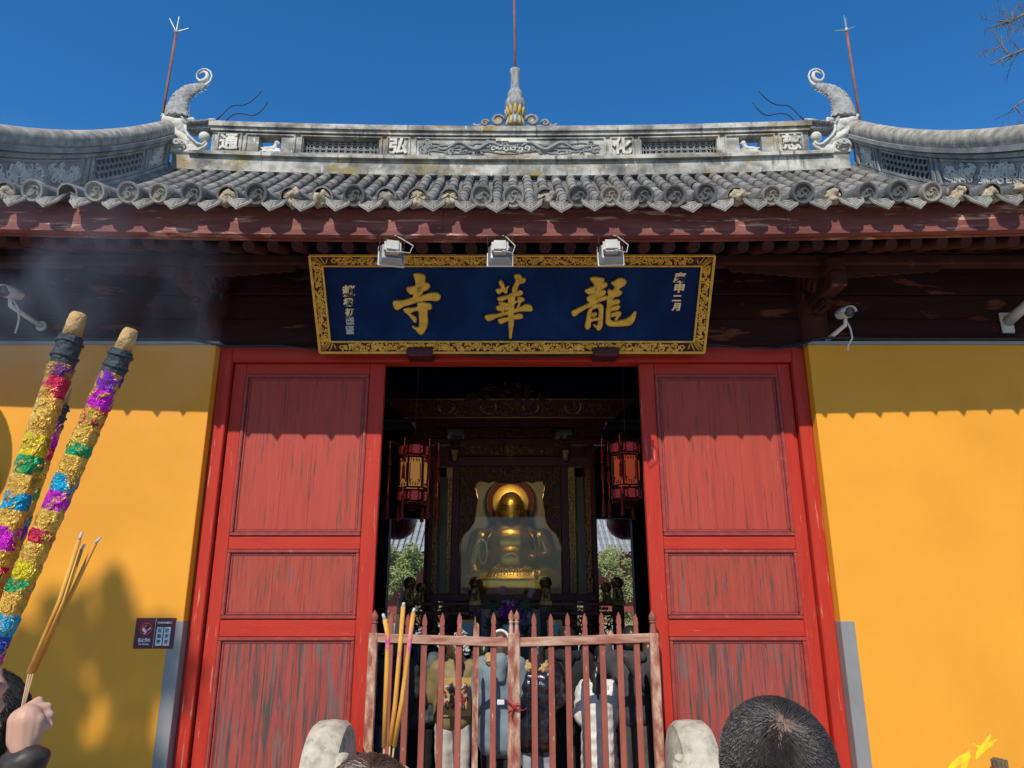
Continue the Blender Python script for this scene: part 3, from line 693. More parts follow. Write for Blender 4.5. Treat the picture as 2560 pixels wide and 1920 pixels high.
for s in (-1, 1):
    m = MB(); Fm = lambda x, y, d: Vector((fx+s*x, yb_-.06-d, y))
    curl(m, (42*k, FZ(308)), 17*k, 5*k, 1.6, 3.1, -1, 16, Fm); curl(m, (74*k, FZ(314)), 10*k, 4*k, 1.4, 3.1, -1, 14, Fm)
    m.tube([Fm(84*k, FZ(318), .0), Fm(94*k, FZ(321), 0), Fm(103*k, FZ(316), 0)], [5*k, 5*k, 4*k], 6)
    m.tube([Fm(24*k, FZ(321), -.02), Fm(60*k, FZ(321), -.02), Fm(100*k, FZ(323), -.02)], 5*k, 6)
    o = m.build('scroll', M['stone_g'], fin, smooth=2)
    MB().ball(Fm(42*k, FZ(309), .01), (9*k, 4*k, 9*k), 10, 8).build('scroll_boss', M['ochre'], fin, smooth=2)

# ================================================================== SLOPING GABLE RIDGES
def hip(sg):
    X0 = sg*6.30
    def zbot(Y): return zroof(X0, Y)+.02
    Ys = [11.28-(11.28-5.6)*i/26 for i in range(27)]
    Hh = lambda Y: .99+.02*(11.3-Y)
    def sweep(name, mt, o0, o1, h0, h1, Y0=None, Y1=None, par=None, smooth=False):
        yy = Ys if Y0 is None else [Y0+(Y1-Y0)*i/6 for i in range(7)]
        m = MB(); vv = []
        for Y in yy:
            z = zbot(Y); s_ = Hh(Y)
            for o_, h in ((o0, h0), (o1, h0), (o1, h1), (o0, h1)): vv.append((X0-sg*o_, Y, z+h*s_))
        n = len(yy)-1
        ff = [(i*4+j, i*4+(j+1) % 4, (i+1)*4+(j+1) % 4, (i+1)*4+j) for i in range(n) for j in range(4)] + [(3, 2, 1, 0), (n*4, n*4+1, n*4+2, n*4+3)]
        return m.add(vv, ff).build(name, mt, par)
    h = sweep('gable_ridge', M['stone_g'], -.10, .10, .0, .80, par=hall)
    sweep('base_course', M['stone_g'], .102, .16, .0, .10, par=h); sweep('base_course', M['stone_g'], .102, .135, .105, .17, par=h)
    sweep('top_course', M['stone_g'], .102, .15, .62, .68, par=h); sweep('top_course', M['stone_g'], .102, .20, .70, .78, par=h)
    m = MB(); m.tube([(X0, Y, zbot(Y)+.87*Hh(Y)) for Y in Ys], [.165]*len(Ys), 14, True, 1, (0, 0, 1)); m.build('ridge_roll', M['stone_cap'], h, smooth=2)
    for Y0, Y1, kd in ((11.05, 10.62, 'c'), (10.48, 9.22, 'l'), (9.02, 7.2, 'c')):
        for o_ in (Y0+.05, Y1-.05): sweep('pilaster', M['stone_g'], .102, .145, .19, .60, o_+.03, o_-.03, par=h)
        sweep('panel_border', M['stone_g'], .102, .13, .19, .235, Y0-.03, Y1+.03, par=h); sweep('panel_border', M['stone_g'], .102, .13, .565, .60, Y0-.03, Y1+.03, par=h)
        if kd == 'l':
            sweep('lattice_shade_sheet', M['wire'], .1005, .103, .24, .56, Y0-.09, Y1+.09, par=h)  # near-black sheet on the face, shade behind the rings given as colour
            n = 10
            for i in range(n+1):
                for r_ in range(3):
                    Y = Y0-.12-(Y0-Y1-.24)*i/n; q_ = zbot(Y)+(.30+.11*r_)*Hh(Y); sl = slope_m(X0, Y)
                    put('lattice_ring', rgm, h, Matrix.Translation((X0-sg*.106, Y, q_)) @ Matrix.Rotation(sg*math.pi/2, 4, 'Z') @ Matrix.Rotation(0, 4, 'Y') @ Matrix.Scale(.42, 4, (0, 1, 0)) @ Matrix.Scale(.92, 4))
        else:
            rg2 = random.Random(int(Y0*10)); m = MB()
            nn = int(26*(Y0-Y1)/.43*.8)
            for q_ in range(nn):
                Y = rg2.uniform(Y1+.08, Y0-.08); hh = rg2.uniform(.27, .53)
                curl(m, (Y, hh), rg2.uniform(.04, .09), .017, rg2.uniform(.7, 1.4), rg2.uniform(0, 6), rg2.choice((-1, 1)), 9, lambda a_, b_, d: Vector((X0-sg*(.105+d), a_, zbot(a_)+b_*Hh(a_))))
            m.build('relief_carving', M['stone_w'], h, smooth=True)
hip(-1); hip(1)

# ================================================================== LIGHTNING RODS
def rod(label, pts, prongs, r, Y=YG+.35):

    b = P(*pts[0], Y)
    t = thing('lightning_rod', label, 'lightning rod', b, 'lightning rods on the roof ridge')
    m = MB(); m.tube([P(*pts[0], Y)-Vector((0, 0, .35)), P(*pts[1], Y)], r, 7); m.build('rod', M['rust'], t, smooth=2)
    if prongs:
        hub = P(*pts[1], Y)
        MB().ball(hub, r*2.2, 8, 6).build('hub', M['galv'], t)
        for q_ in prongs:
            m = MB(); m.tube([hub, P(*q_, Y)], [r*.6, r*.35], 6); m.build('prong', M['galv'], t)
rod('rusty lightning rod with three prongs behind the left ridge dragon', [(404, 300), (441, 80)], [(448, 42), (424, 46), (472, 71)], .024)
rod('rusty lightning rod with four prongs behind the right ridge dragon', [(2151, 308), (2116, 76)], [(2109, 38), (2088, 77), (2138, 66), (2114, 45)], .024)
rod('tall plain rusty lightning rod rising from the central vase finial', [(1288, 178), (1285, -60)], None, .022, YG+.08)

# carved infill of the two round windows
for w_ in [o for o in hall.children if o.name.startswith('wall')]:
    for rwn in [o for o in w_.children if o.name.startswith('round_window')]:
        c_ = sum((Vector(v.co) for v in rwn.data.vertices), Vector())/len(rwn.data.vertices); m = MB(); rg3 = random.Random(int(c_.x*10))
        for k in range(60):
            a_ = rg3.uniform(0, 6.28); q_ = .33*math.sqrt(rg3.random()); curl(m, (c_.x+q_*math.cos(a_), c_.z+q_*math.sin(a_)), rg3.uniform(.03, .06), .012, rg3.uniform(.7, 1.4), rg3.uniform(0, 6), rg3.choice((-1, 1)), 9, lambda x, y, d: Vector((x, YF-.024-d, y)))
        m.build('window_carving', M['stone_g'], w_, smooth=2)['kind'] = 'stuff'
# ================================================================== NAME PLAQUE
YPb, YPt = 6.30, 5.74
pb = P(1280, 880, YPb); pt = P(1280, 638, YPt); pb.x = pt.x = 0
tv = (pt-pb); PH = tv.length; tv.normalize(); nv = Vector((0, -tv.z, tv.y))
def PL(u, v, d=0): return onplane(u, v, pb, nv)+nv*d
def LP(x, h, d=0): return pb+Vector((x, 0, 0))+tv*h+nv*d
def local(u, v): 
    q = PL(u, v); return q.x, (q-pb).dot(tv)
PXC = (local(775, 637)[0]+local(1785, 640)[0])/2
xo = (local(1785, 640)[0]-local(775, 637)[0])/2; xi = (local(1752, 668)[0]-local(806, 663)[0])/2
hi0, hi1 = local(823, 853)[1], local(806, 664)[1]; PH = local(775, 638)[1]
plq = thing('name_plaque', 'blue wooden name plaque with gilded carved frame and three gold characters above the doorway', 'plaque', pb)
pc = lambda x, h, d: LP(PXC+x, h, d)
MB().prism([(-xi-.02, hi0-.02), (xi+.02, hi0-.02), (xi+.02, hi1+.02), (-xi-.02, hi1+.02)], pc, -.05, 0).build('board', M['blue'], plq)
sides = {'b': [(-xo, 0), (xo, 0), (xi, hi0), (-xi, hi0)], 't': [(-xi, hi1), (xi, hi1), (xo, PH), (-xo, PH)], 'l': [(-xo, 0), (-xi, hi0), (-xi, hi1), (-xo, PH)], 'r': [(xi, hi0), (xo, 0), (xo, PH), (xi, hi1)]}
rng = random.Random(21)
for k_, poly in sides.items():
    fm = MB().prism(poly, pc, -.06, .006).build('frame_rail', M['maroon'], plq)
    m = MB()
    def inset(p, f):
        cx_ = sum(a for a, b in p)/4; cy_ = sum(b for a, b in p)/4; return p
    e = {'b': ((0, 1), (3, 2)), 't': ((2, 3), (1, 0)), 'l': ((0, 3), (1, 2)), 'r': ((1, 2), (0, 3))}[k_]
    for ii, (a, b) in enumerate(e):
        m.tube([pc(*poly[a], .018), pc(*poly[b], .018)], .013 if ii == 0 else .010, 6)
    m.build('gilt_edge', M['gold'], fm)
    # openwork carving
    m = MB(); A, B, C, D_ = [Vector((p[0], p[1])) for p in ([poly[i] for i in (e[0][0], e[0][1], e[1][1], e[1][0])])]
    Lr = (B-A).length; n = int(Lr*190)
    for q in range(n):
        s_ = (q+rng.random())/n; w_ = rng.uniform(.16, .84)
        if s_ < .05 or s_ > .95: continue
        p_ = (A.lerp(B, s_)).lerp(D_.lerp(C, s_), w_); r_ = rng.uniform(.010, .024)
        if rng.random() < .62: curl(m, (p_.x, p_.y), r_, rng.uniform(.0055, .0085), rng.uniform(.6, 1.3), rng.uniform(0, 6.3), rng.choice((-1, 1)), 8, lambda x, y, d: pc(x, y, .010+d))
        else: m.ball(pc(p_.x, p_.y, .012), (r_*.55, r_*.5, r_*.75), 6, 4)
    if k_ in 'bt':
        for q in range(int(Lr/.3)):
            s_ = (q+.5)/int(Lr/.3); p_ = (A.lerp(B, s_)).lerp(D_.lerp(C, s_), .5)
            for t_ in range(9):
                an = t_*2*math.pi/9; m.ball(pc(p_.x+.02*math.cos(an), p_.y+.016*math.sin(an), .014), (.010, .010, .008), 5, 4)
    # corner fret
    for s_ in (0, 1):
        base = (A if s_ == 0 else B); inn = (D_ if s_ == 0 else C)
        dv = (B-A).normalized()*(1 if s_ == 0 else -1)
        for f0, f1, off in ((.12, .9, .03), (.12, .9, .075), (.3, .75, .12)):
            p0_, p1_ = base.lerp(inn, f0)+dv*off, base.lerp(inn, f1)+dv*(off*.5)
            m.tube([pc(p0_.x, p0_.y, .013), pc(p1_.x, p1_.y, .013)], .007, 4)
        p0_, p1_ = base, inn; m.tube([pc(p0_.x, p0_.y, .016), pc(p1_.x, p1_.y, .016)], .011, 5)
    m.build('carving', M['gold'], fm, smooth=2)['kind'] = 'stuff'
for u, v in ((1072, 652), (1280, 652), (1488, 653), (1112, 867), (1445, 867)):
    MB().ball(PL(u, v, .012), (.035, .02, .035), 12, 8).build('gilt_boss', M['gold'], plq, smooth=2)
# the three large characters, traced stroke by stroke
def strokes(name, polys, ox, oy, k, mt):
    out = MB()
    for poly in polys:
        pts = [local(ox+x*k, oy+y*k) for x, y in poly]
        cu = bpy.data.curves.new('c', 'CURVE'); cu.dimensions = '2D'; cu.fill_mode = 'BOTH'; cu.extrude = .004; cu.bevel_depth = .017; cu.bevel_resolution = 3; cu.offset = -.014
        sp = cu.splines.new('BEZIER'); sp.bezier_points.add(len(pts)-1)
        for b_, p_ in zip(sp.bezier_points, pts):
            b_.co = (p_[0], p_[1], 0); b_.handle_left_type = b_.handle_right_type = 'AUTO'
        sp.use_cyclic_u = True; cu.resolution_u = 4
        o = bpy.data.objects.new('c', cu); col.objects.link(o)
        me = bpy.data.meshes.new_from_object(o.evaluated_get(bpy.context.evaluated_depsgraph_get()))
        n = len(out.v); out.v += [tuple(LP(v.co.x, v.co.y, .012+v.co.z)) for v in me.vertices]; out.f += [tuple(i+n for i in p_.vertices) for p_ in me.polygons]
        bpy.data.objects.remove(o); bpy.data.meshes.remove(me)
    o = out.build(name, mt, plq, smooth=True); return o
KA = 400/2212; KB = 360/2212
SI = [[(415,130),(470,122),(530,130),(570,155),(575,200),(565,270),(550,330),(540,390),(500,440),(430,480),(405,455),(430,380),(440,300),(435,220),(420,170)],
 [(315,330),(335,312),(440,295),(530,275),(590,245),(625,265),(635,310),(600,350),(520,380),(420,410),(370,410),(330,375)],
 [(128,520),(150,500),(250,495),(400,455),(500,435),(600,405),(700,385),(750,395),(780,430),(778,475),(750,500),(640,495),(520,510),(380,550),(260,590),(200,628),(165,620),(135,570)],
 [(460,545),(520,520),(570,525),(600,535),(640,540),(660,575),(655,615),(610,625),(560,620),(480,635),(400,655),(345,675),(300,650),(272,625),(300,605),(400,595),(470,575)],
 [(290,640),(345,665),(400,700),(440,725),(452,755),(440,800),(420,795),(380,745),(340,690)],
 [(475,600),(540,590),(595,610),(603,700),(608,800),(600,860),(570,920),(540,960),(510,972),(480,950),(440,900),(395,848),(440,865),(478,865),(490,820),(487,720),(480,650)]]
HUA = [[(1590,250),(1610,215),(1640,240),(1665,290),(1680,320),(1725,290),(1705,340),(1705,385),(1680,400),(1640,375),(1590,408),(1560,385),(1550,345),(1590,330),(1620,325),(1600,290)],
 [(1800,150),(1850,132),(1890,150),(1910,180),(1950,190),(1958,220),(1940,250),(1870,275),(1850,320),(1825,380),(1790,400),(1770,350),(1795,280),(1820,215),(1805,180)],
 [(1565,465),(1580,455),(1700,425),(1820,375),(1890,358),(1918,385),(1910,415),(1800,445),(1700,475),(1600,508),(1578,495)],
 [(1720,430),(1790,390),(1810,450),(1800,600),(1795,760),(1790,850),(1770,950),(1748,1025),(1730,930),(1720,830),(1715,700),(1725,560)],
 [(1580,530),(1620,515),(1690,530),(1740,530),(1740,560),(1690,590),(1660,640),(1660,670),(1625,660),(1620,640),(1580,640),(1555,580),(1600,560)],
 [(1790,505),(1850,490),(1845,455),(1900,450),(1940,475),(1935,500),(1895,525),(1875,570),(1850,615),(1835,595),(1855,530),(1790,540)],
 [(1400,710),(1440,695),(1560,680),(1720,640),(1850,600),(1980,548),(2030,565),(2050,600),(2045,640),(1980,645),(1850,655),(1720,690),(1560,735),(1440,780),(1410,755)],
 [(1578,760),(1600,748),(1720,725),(1800,700),(1880,678),(1915,700),(1915,735),(1880,750),(1780,760),(1700,785),(1610,818),(1590,800)],
 [(1670,590),(1730,585),(1730,615),(1670,625)]]
LONG = [[(460,215),(480,195),(600,198),(660,205),(675,225),(660,280),(600,330),(545,340),(500,275)],
 [(380,395),(440,360),(545,325),(690,272),(720,295),(712,335),(640,375),(540,430),(440,455),(385,420)],
 [(410,520),(430,490),(500,450),(600,400),(660,388),(695,405),(695,445),(640,490),(560,525),(440,578)],
 [(175,725),(230,690),(350,635),(440,590),(540,540),(640,495),(705,478),(720,500),(705,535),(620,565),(560,590),(500,635),(400,680),(300,735),(205,795),(180,755)],
 [(520,330),(570,320),(590,400),(570,480),(520,600),(490,600),(520,470)],
 [(470,660),(520,620),(540,640),(490,700),(475,780),(470,880),(460,965),(425,997),(385,970),(380,930),(400,860),(410,780),(430,710)],
 [(500,650),(540,610),(620,603),(655,635),(658,750),(655,850),(640,960),(610,1005),(580,1012),(550,975),(510,920),(565,935),(580,890),(590,800),(585,690),(560,665),(520,685)],
 [(480,760),(540,735),(562,750),(550,785),(480,800)], [(450,840),(520,825),(600,820),(600,850),(520,862),(450,880)],
 [(780,290),(850,240),(910,205),(970,215),(1012,250),(1008,290),(950,345),(905,385),(945,410),(945,440),(910,480),(830,505),(800,530),(740,540),(735,470),(745,380),(790,395),(830,350),(800,310)],
 [(735,480),(800,500),(790,600),(775,700),(770,800),(775,850),(830,870),(920,855),(1000,835),(1080,790),(1160,720),(1160,770),(1140,850),(1100,910),(1060,935),(960,945),(820,950),(740,940),(705,905),(700,820),(705,720),(720,600)],
 [(780,565),(860,535),(900,540),(915,565),(905,595),(840,610),(780,630)], [(775,660),(860,630),(910,628),(915,655),(890,690),(820,705),(770,715)],
 [(775,760),(850,725),(900,715),(935,740),(930,775),(900,810),(865,855),(838,850),(860,800),(775,800)]]
strokes('gold_character', SI, 960, 660, KA, M['gold_l']); strokes('gold_character', HUA, 960, 660, KA, M['gold_l']); strokes('gold_character', LONG, 1400, 660, KB, M['gold_l'])
for ch, u, v, s_ in (('趙', 872, 727, 28), ('樸', 872, 755, 20), ('初', 874, 780, 19), ('庚', 1699, 693, 25), ('申', 1698, 719, 25), ('二', 1692, 745, 20), ('月', 1690, 767, 20)):
    c0 = local(u, v); hh = local(u, v-s_/2)[1]-local(u, v+s_/2)[1]; ww = local(u+s_/2, v)[0]-local(u-s_/2, v)[0]
    text_mesh(ch, hh, lambda a, b, d: LP(c0[0]+a*(ww/hh)*1.15+b*.10, c0[1]+b*1.0, .004+d), .004, 0, bold=.0035).build('inscription', M['gold_pale'], plq)
for v in (802, 825):
    c0 = local(875, v); q = 10*px(6.0, v)
    MB().prism([(c0[0]-q, c0[1]-q*1.1), (c0[0]+q, c0[1]-q*1.1), (c0[0]+q, c0[1]+q*1.1), (c0[0]-q, c0[1]+q*1.1)], LP, .001, .006).build('seal', M['seal'], plq)
for u in (1051, 1513):
    b = MB(); c0 = P(u, 884, 6.32); b.box(c0.x-.12, c0.x+.12, 6.24, 6.44, c0.z-.05, c0.z+.045)
    obj('support_block', blob(b, .018, 1, lambda c: .006*noise.noise(c*30)), M['maroon'], plq)

# ================================================================== FLOODLIGHTS
M['lampgrey'] = nmat('dusty_lamp_grey', [(.3, (.34, .33, .29)), (.7, (.47, .45, .40))], 14, rough=.6)
for lab, u, v, tw in (('left-hand floodlight with a looping cable over the plaque', 980, 633, .25), ('middle floodlight over the centre of the plaque', 1250, 633, 0), ('right-hand floodlight over the plaque near the dragon character', 1528, 631, -.06)):
    c = P(u, v, 5.14); top = zb0-.035
    t = thing('floodlight', lab, 'floodlight', c, 'floodlights over the plaque')
    Mx = Matrix.Translation(c) @ Matrix.Rotation(tw, 4, 'Z') @ Matrix.Rotation(R(-14), 4, 'X')
    m = MB(); m.box(-.066, .066, -.075, .0, -.035, .085, Mx); m.build('lamp_housing', M['lampgrey'], t, bevel=.018, seg=2)
    m = MB(); a = [Mx @ Vector(p) for p in ((-.075, .0, -.05), (.075, .0, -.05), (.075, .0, .085), (-.075, .0, .085))]; b = [Mx @ Vector(p) for p in ((-.10, .06, -.075), (.10, .06, -.075), (.10, .06, .11), (-.10, .06, .11))]
    m.hexa(a, b); m.build('reflector_shell', M['galv'], t, bevel=.006)
    m = MB(); m.box(-.105, .105, .061, .075, -.08, .115, Mx); m.build('front_rim', M['white'], t, bevel=.004)
    m = MB(); m.box(-.09, .09, .076, .078, -.065, .10, Mx); m.build('lens', M['dark_glass'], t)
    m = MB()
    for s in (-1, 1): m.tube([Mx @ Vector((s*.10, .03, .03)), c+Vector((s*.098, -.02, .07)), Vector((c.x+s*.098, c.y-.02, top+.012))], .006, 5)
    m.tube([Vector((c.x-.1, c.y-.02, top+.012)), Vector((c.x+.1, c.y-.02, top+.012))], .006, 5); m.build('yoke', M['timber_b'], t)
    m = MB(); m.tube([Mx @ Vector((.02, -.05, -.02)), Mx @ Vector((.03, -.10, -.06)), c+Vector((.10+abs(tw)*.2, -.06, -.03)), c+Vector((.12+abs(tw)*.2, -.03, .05)), c+Vector((.05, -.02, .13)), Vector((c.x+.02, c.y-.02, top+.02))], .005, 6); m.build('cable', M['lampgrey'], t, smooth=2)

# ================================================================== SECURITY CAMERAS AND CABLES
def cctv(label, u, v, Y, s, facing=1, armdir=-1):
    c = P(u, v, Y); w = P(u, v, YD-.03)
    t = thing('security_camera', label, 'security camera', (c.x, YD-.04, c.z-.1), 'security cameras under the eave')
    b = Vector((c.x+armdir*.10*s, YD-.035, c.z-.22*s))
    MB().lathe([(.055*s, 0), (.055*s, .02)], n=18, m=Matrix.Translation(b) @ Matrix.Rotation(math.pi/2, 4, 'X')).build('wall_plate', M['white'], t)
    MB().tube([b, b+Vector((0, -.05*s, .0)), c+Vector((0, .02, -.13*s)), c+Vector((0, 0, -.05*s))], [.026*s, .026*s, .024*s, .02*s], 8).build('arm', M['white'], t, smooth=2)
    d = Vector((.18*facing, -1, -.28)).normalized(); q = Vector((0, 0, 1)).rotation_difference(d).to_matrix().to_4x4()
    MB().lathe([(.045*s, -.14*s), (.06*s, -.13*s), (.06*s, .11*s), (.052*s, .125*s)], n=18, m=Matrix.Translation(c) @ q).build('camera_body', M['white'], t, smooth=True)
    MB().lathe([(.056*s, .108*s), (.056*s, .128*s), (.03*s, .130*s)], n=18, m=Matrix.Translation(c) @ q).build('front_window', M['dark_glass'], t)
    MB().lathe([(.022*s, .13*s), (.022*s, .136*s)], n=14, m=Matrix.Translation(c) @ q).build('lens', M['lens'], t)
    vv = []
    for zz in (-.12*s, .16*s):
        for i in range(9):
            a = math.pi*(i/8); vv.append((math.cos(a)*.070*s, 0, math.sin(a)*.066*s, zz))
    m = MB(); side = d.cross(Vector((0, 0, 1))).normalized(); upv = side.cross(d)
    pts = [c+side*a[0]+upv*(a[2]+.004)+d*a[3] for a in vv]
    m.add(pts, [(i, i+1, 10+i, 9+i) for i in range(8)]); hood = m.build('sun_hood', M['white'], t, smooth=2)
    md = hood.modifiers.new('thick', 'SOLIDIFY'); md.thickness = .006
    m = MB(); m.tube([c+Vector((.01, .02, -.06*s)), c+Vector((.07*s, .05, -.16*s)), c+Vector((.085*s, .06, -.27*s)), c+Vector((.05*s, .1, -.34*s)), c+Vector((.04*s, .1, -.40*s))], .010*s, 6); m.build('lead', M['white'], t, smooth=2)
cctv('bullet security camera with dark lens above the right wall near the doorway', 2112, 783, 6.15, .82, -.3)
cctv('bullet security camera in the smoke at the left edge', 28, 732, 6.1, .9, .6, 1)
# big bracket at the right edge with a dome camera
t = thing('security_camera', 'dome security camera on a thick bracket at the right edge of the picture', 'security camera', P(2520, 800, YD-.05), 'security cameras under the eave')
c = P(2519, 805, YD-.06)
MB().box(c.x-.06, c.x+.06, YD-.06, YD-.035, c.z-.11, c.z+.10).build('wall_plate', M['white'], t, bevel=.008)
MB().tube([Vector((c.x, YD-.06, c.z)), Vector((c.x+.06, 6.2, c.z+.10)), Vector((c.x+.10, 6.0, c.z+.15)), Vector((c.x+.12, 5.92, c.z+.13)), Vector((c.x+.12, 5.90, c.z+.05))], [.05, .046, .045, .045, .045], 12).build('arm', M['white'], t, smooth=2)
MB().lathe([(.05, .06), (.10, .03), (.11, -.05), (.105, -.06)], (c.x+.12, 5.90, c.z), 20).build('camera_body', M['white'], t, smooth=True)
MB().ball((c.x+.12, 5.90, c.z-.06), (.095, .095, .09), 18, 12).build('dome', M['dark_glass'], t, smooth=2)
for lab, off, vs_ in (('thin black cable sagging along the wall tops and below the plaque', 0, 0), ('second black cable strung just above the first one', .012, -5)):
    m = MB(); pts = []
    for i, (u, v) in enumerate(((-60, 858), (120, 856), (330, 852), (470, 850), (555, 866), (700, 868), (800, 871), (960, 873), (1120, 884), (1280, 893), (1440, 884), (1600, 874), (1760, 866), (1900, 872), (1990, 862), (2060, 846), (2200, 850), (2350, 852), (2500, 849), (2640, 846))):
        Y = 6.36 if 540 < u < 2020 else 6.33
        p_ = P(u, v+vs_*math.sin(i*1.7), Y-off); p_.z = max(p_.z, WT+.042+off) if not 540 < u < 2020 else p_.z
        pts.append(p_)
    fine = []
    for a_, b_, c_, d_ in zip([pts[0]]+pts[:-2], pts[:-1], pts[1:], pts[2:]+[pts[-1]]):
        for k in range(4):
            s_ = k/4; fine.append(.5*((2*b_)+(c_-a_)*s_+(2*a_-5*b_+4*c_-d_)*s_*s_+(3*b_-a_-3*c_+d_)*s_**3))
    m.tube(fine, .0075, 5); tag(m.build('cable', M['cable'], None, smooth=2), lab, 'cable', 'cables under the eave')

# ================================================================== NO-BURNING SIGN
SGY = YF-.004
c0 = P(387, 1583, SGY); sw_, sh_ = .335, .245
sg = thing('fire_safety_sign', 'small maroon no-burning sign with red prohibition ring on the left wall', 'sign', (c0.x, SGY, c0.z))
SM = lambda x, y, d=0: Vector((c0.x+x, SGY-.006-d, c0.z+y))
MB().box(c0.x-sw_/2, c0.x+sw_/2, SGY-.006, SGY+.0, c0.z-sh_/2, c0.z+sh_/2).build('sign_board', M['sign_bg'], sg, bevel=.002)
m = MB(); cx_, cy_ = -.075, .035
pts = [(cx_+.052*math.cos(a), cy_+.052*math.sin(a)) for a in [i*2*math.pi/28 for i in range(29)]]
for (a, b), (c_, d_) in zip(pts[:-1], pts[1:]):
    k0 = .80
    q = [SM(a, b, .001), SM(c_, d_, .001), SM(cx_+(c_-cx_)*k0, cy_+(d_-cy_)*k0, .001), SM(cx_+(a-cx_)*k0, cy_+(b-cy_)*k0, .001)]
    m.add(q, [(0, 1, 2, 3)])
m.prism([(-.108, .072), (-.116, .064), (-.045, -.006), (-.037, .002)], SM, .0012, .002)
m.build('prohibition_ring', M['sign_red'], sg)
m = MB(); m.prism([(-.108, .036), (-.098, .05), (-.083, .05), (-.07, .03), (-.075, .016), (-.09, .008), (-.105, .02)], SM, .0002, .0008)
m.prism([(-.095, -.006), (-.088, -.012), (-.035, .042), (-.041, .048)], SM, .0002, .0009); m.prism([(-.086, .055), (-.075, .068), (-.078, .056)], SM, .0002, .0009); m.build('match_symbol', M['sign_white'], sg)
def lettering(body, x, y, w, sz, mt, name='lettering'):
    text_mesh(body, sz, lambda a, b, d: SM(x+a, y+b, .0015+d), .0006, 0, w, bold=.0012 if sz > .02 else .0005).build(name, mt, sg)
lettering('禁止烟火', -.078, -.055, .105, .032, M['sign_white']); lettering('No Burning', -.078, -.088, .085, .017, M['sign_white']); lettering('今日消防安全责任人', .075, .085, .125, .017, M['sign_white'])
MB().box(c0.x-.0012, c0.x+.0012, SGY-.0072, SGY-.006, c0.z-.118, c0.z+.118).build('divider', M['sign_card'], sg)
for x, txt in ((.045, '彌勒殿'), (.108, '林海芳')):
    MB().box(c0.x+x-.028, c0.x+x+.028, SGY-.012, SGY-.0062, c0.z-.10, c0.z+.05).build('name_card_slot', M['sign_card'], sg, bevel=.003)
    for i, ch in enumerate(txt): text_mesh(ch, .034, lambda a, b, d: SM(x+a, .022-i*.045+b, .0075+d), .0005, 0, bold=.0008).build('lettering', M['sign_ink'], sg)

# ================================================================== PICKET GATE (two leaves)
YGt = 6.36
zg = lambda v: P(1280, v, YGt).z
ztip = zg(1531); PK = 42.6*px(YGt, 1540)
def picket_mesh(w, tip, d=.03):
    h = tip; k = w/2
    prof = [(k, 0), (k, h-.235), (k*.78, h-.15), (k*.80, h-.118), (k*.55, h-.108), (k*.78, h-.10), (k*.86, h-.075), (k*.62, h-.035), (0, h)]
    poly = prof + [(-a, b) for a, b in reversed(prof[:-1])]
    return MB().prism(poly, lambda x, y, q: Vector((x, q, y)), -d/2, d/2)
def gate_leaf(label, outer_u, inner_u, picks, rail_v, brk=None):
    xo_, xi_ = P(outer_u, 1560, YGt).x, P(inner_u, 1560, YGt).x
    t = thing('picket_gate', label, 'gate', ((xo_+xi_)/2, YGt, .16), 'wooden picket gate leaves in the doorway')
    for x, w, mt in ((xo_, .075, 'gate_w'), (xi_, .056, 'gate_w')):
        h = ztip+.015-.16
        m = MB(); m.box(x-w/2, x+w/2, YGt-.035, YGt+.035, .16, .16+h-.18); m.build('post', M[mt], t, bevel=.006)
        m = MB(); m.lathe([(w*.42, 0), (w*.34, .05), (w*.30, .075), (w*.44, .085), (w*.30, .095), (w*.46, .12), (w*.40, .145), (.002, .185)], (x, YGt, .16+h-.18), 8); m.build('post_finial', M['gate_w' if w < .06 else 'gate'], t, smooth=True)
    for u in picks:
        x = P(u, 1560, YGt).x
        if u == brk:
            hb = zg(1556)-.17; k = .024
            poly = [(k, 0), (k, hb-.06), (k*.95, hb-.02), (k*.5, hb-.005), (k*.2, hb+.0), (-k*.1, hb-.01), (-k*.35, hb+.045), (-k*.6, hb+.05), (-k*.7, hb-.02), (-k, hb-.03), (-k, 0)]
            m = MB().prism(poly, lambda a, b, q: Vector((x+a, YGt+.004+q, .17+b)), -.015, .015); o = m.build('picket', M['splinter'] if False else M['gate_w'], t)
            o['label'] = 'picket with its top snapped off'
        else:
            m = picket_mesh(.050, ztip-.17+random.Random(u).uniform(-.008, .006)); m.v = [(a+x, b+YGt+.004, c_+.17) for a, b, c_ in m.v]; m.build('picket', M['gate'], t, bevel=.003)
    for (va, vb), hh in zip(rail_v, (.072, .08, .08)):
        za, zb_ = zg(va), zg(vb); a_, b_ = (xo_+.037, xi_-.028) if xo_ < xi_ else (xi_+.028, xo_-.037)
        z0_, z1_ = (za, zb_)
        q0 = [(a_, YGt-.03, z0_-hh/2), (a_, YGt-.012, z0_-hh/2), (a_, YGt-.012, z0_+hh/2), (a_, YGt-.03, z0_+hh/2)]; q1 = [(b_, YGt-.03, z1_-hh/2), (b_, YGt-.012, z1_-hh/2), (b_, YGt-.012, z1_+hh/2), (b_, YGt-.03, z1_+hh/2)]
        MB().hexa(q0, q1).build('rail', M['gate_h'], t, bevel=.004)
    return t
gate_leaf('left leaf of the worn red picket gate, with one snapped picket', 936, 1278, [978, 1020, 1062, 1106, 1149, 1191, 1234], [(1594, 1605), (2320, 2320)], 1191)
gate_leaf('right leaf of the worn red picket gate, all pickets whole', 1632, 1292, [1335, 1377, 1419, 1462, 1504, 1547, 1589], [(1605, 1594), (2320, 2320)])
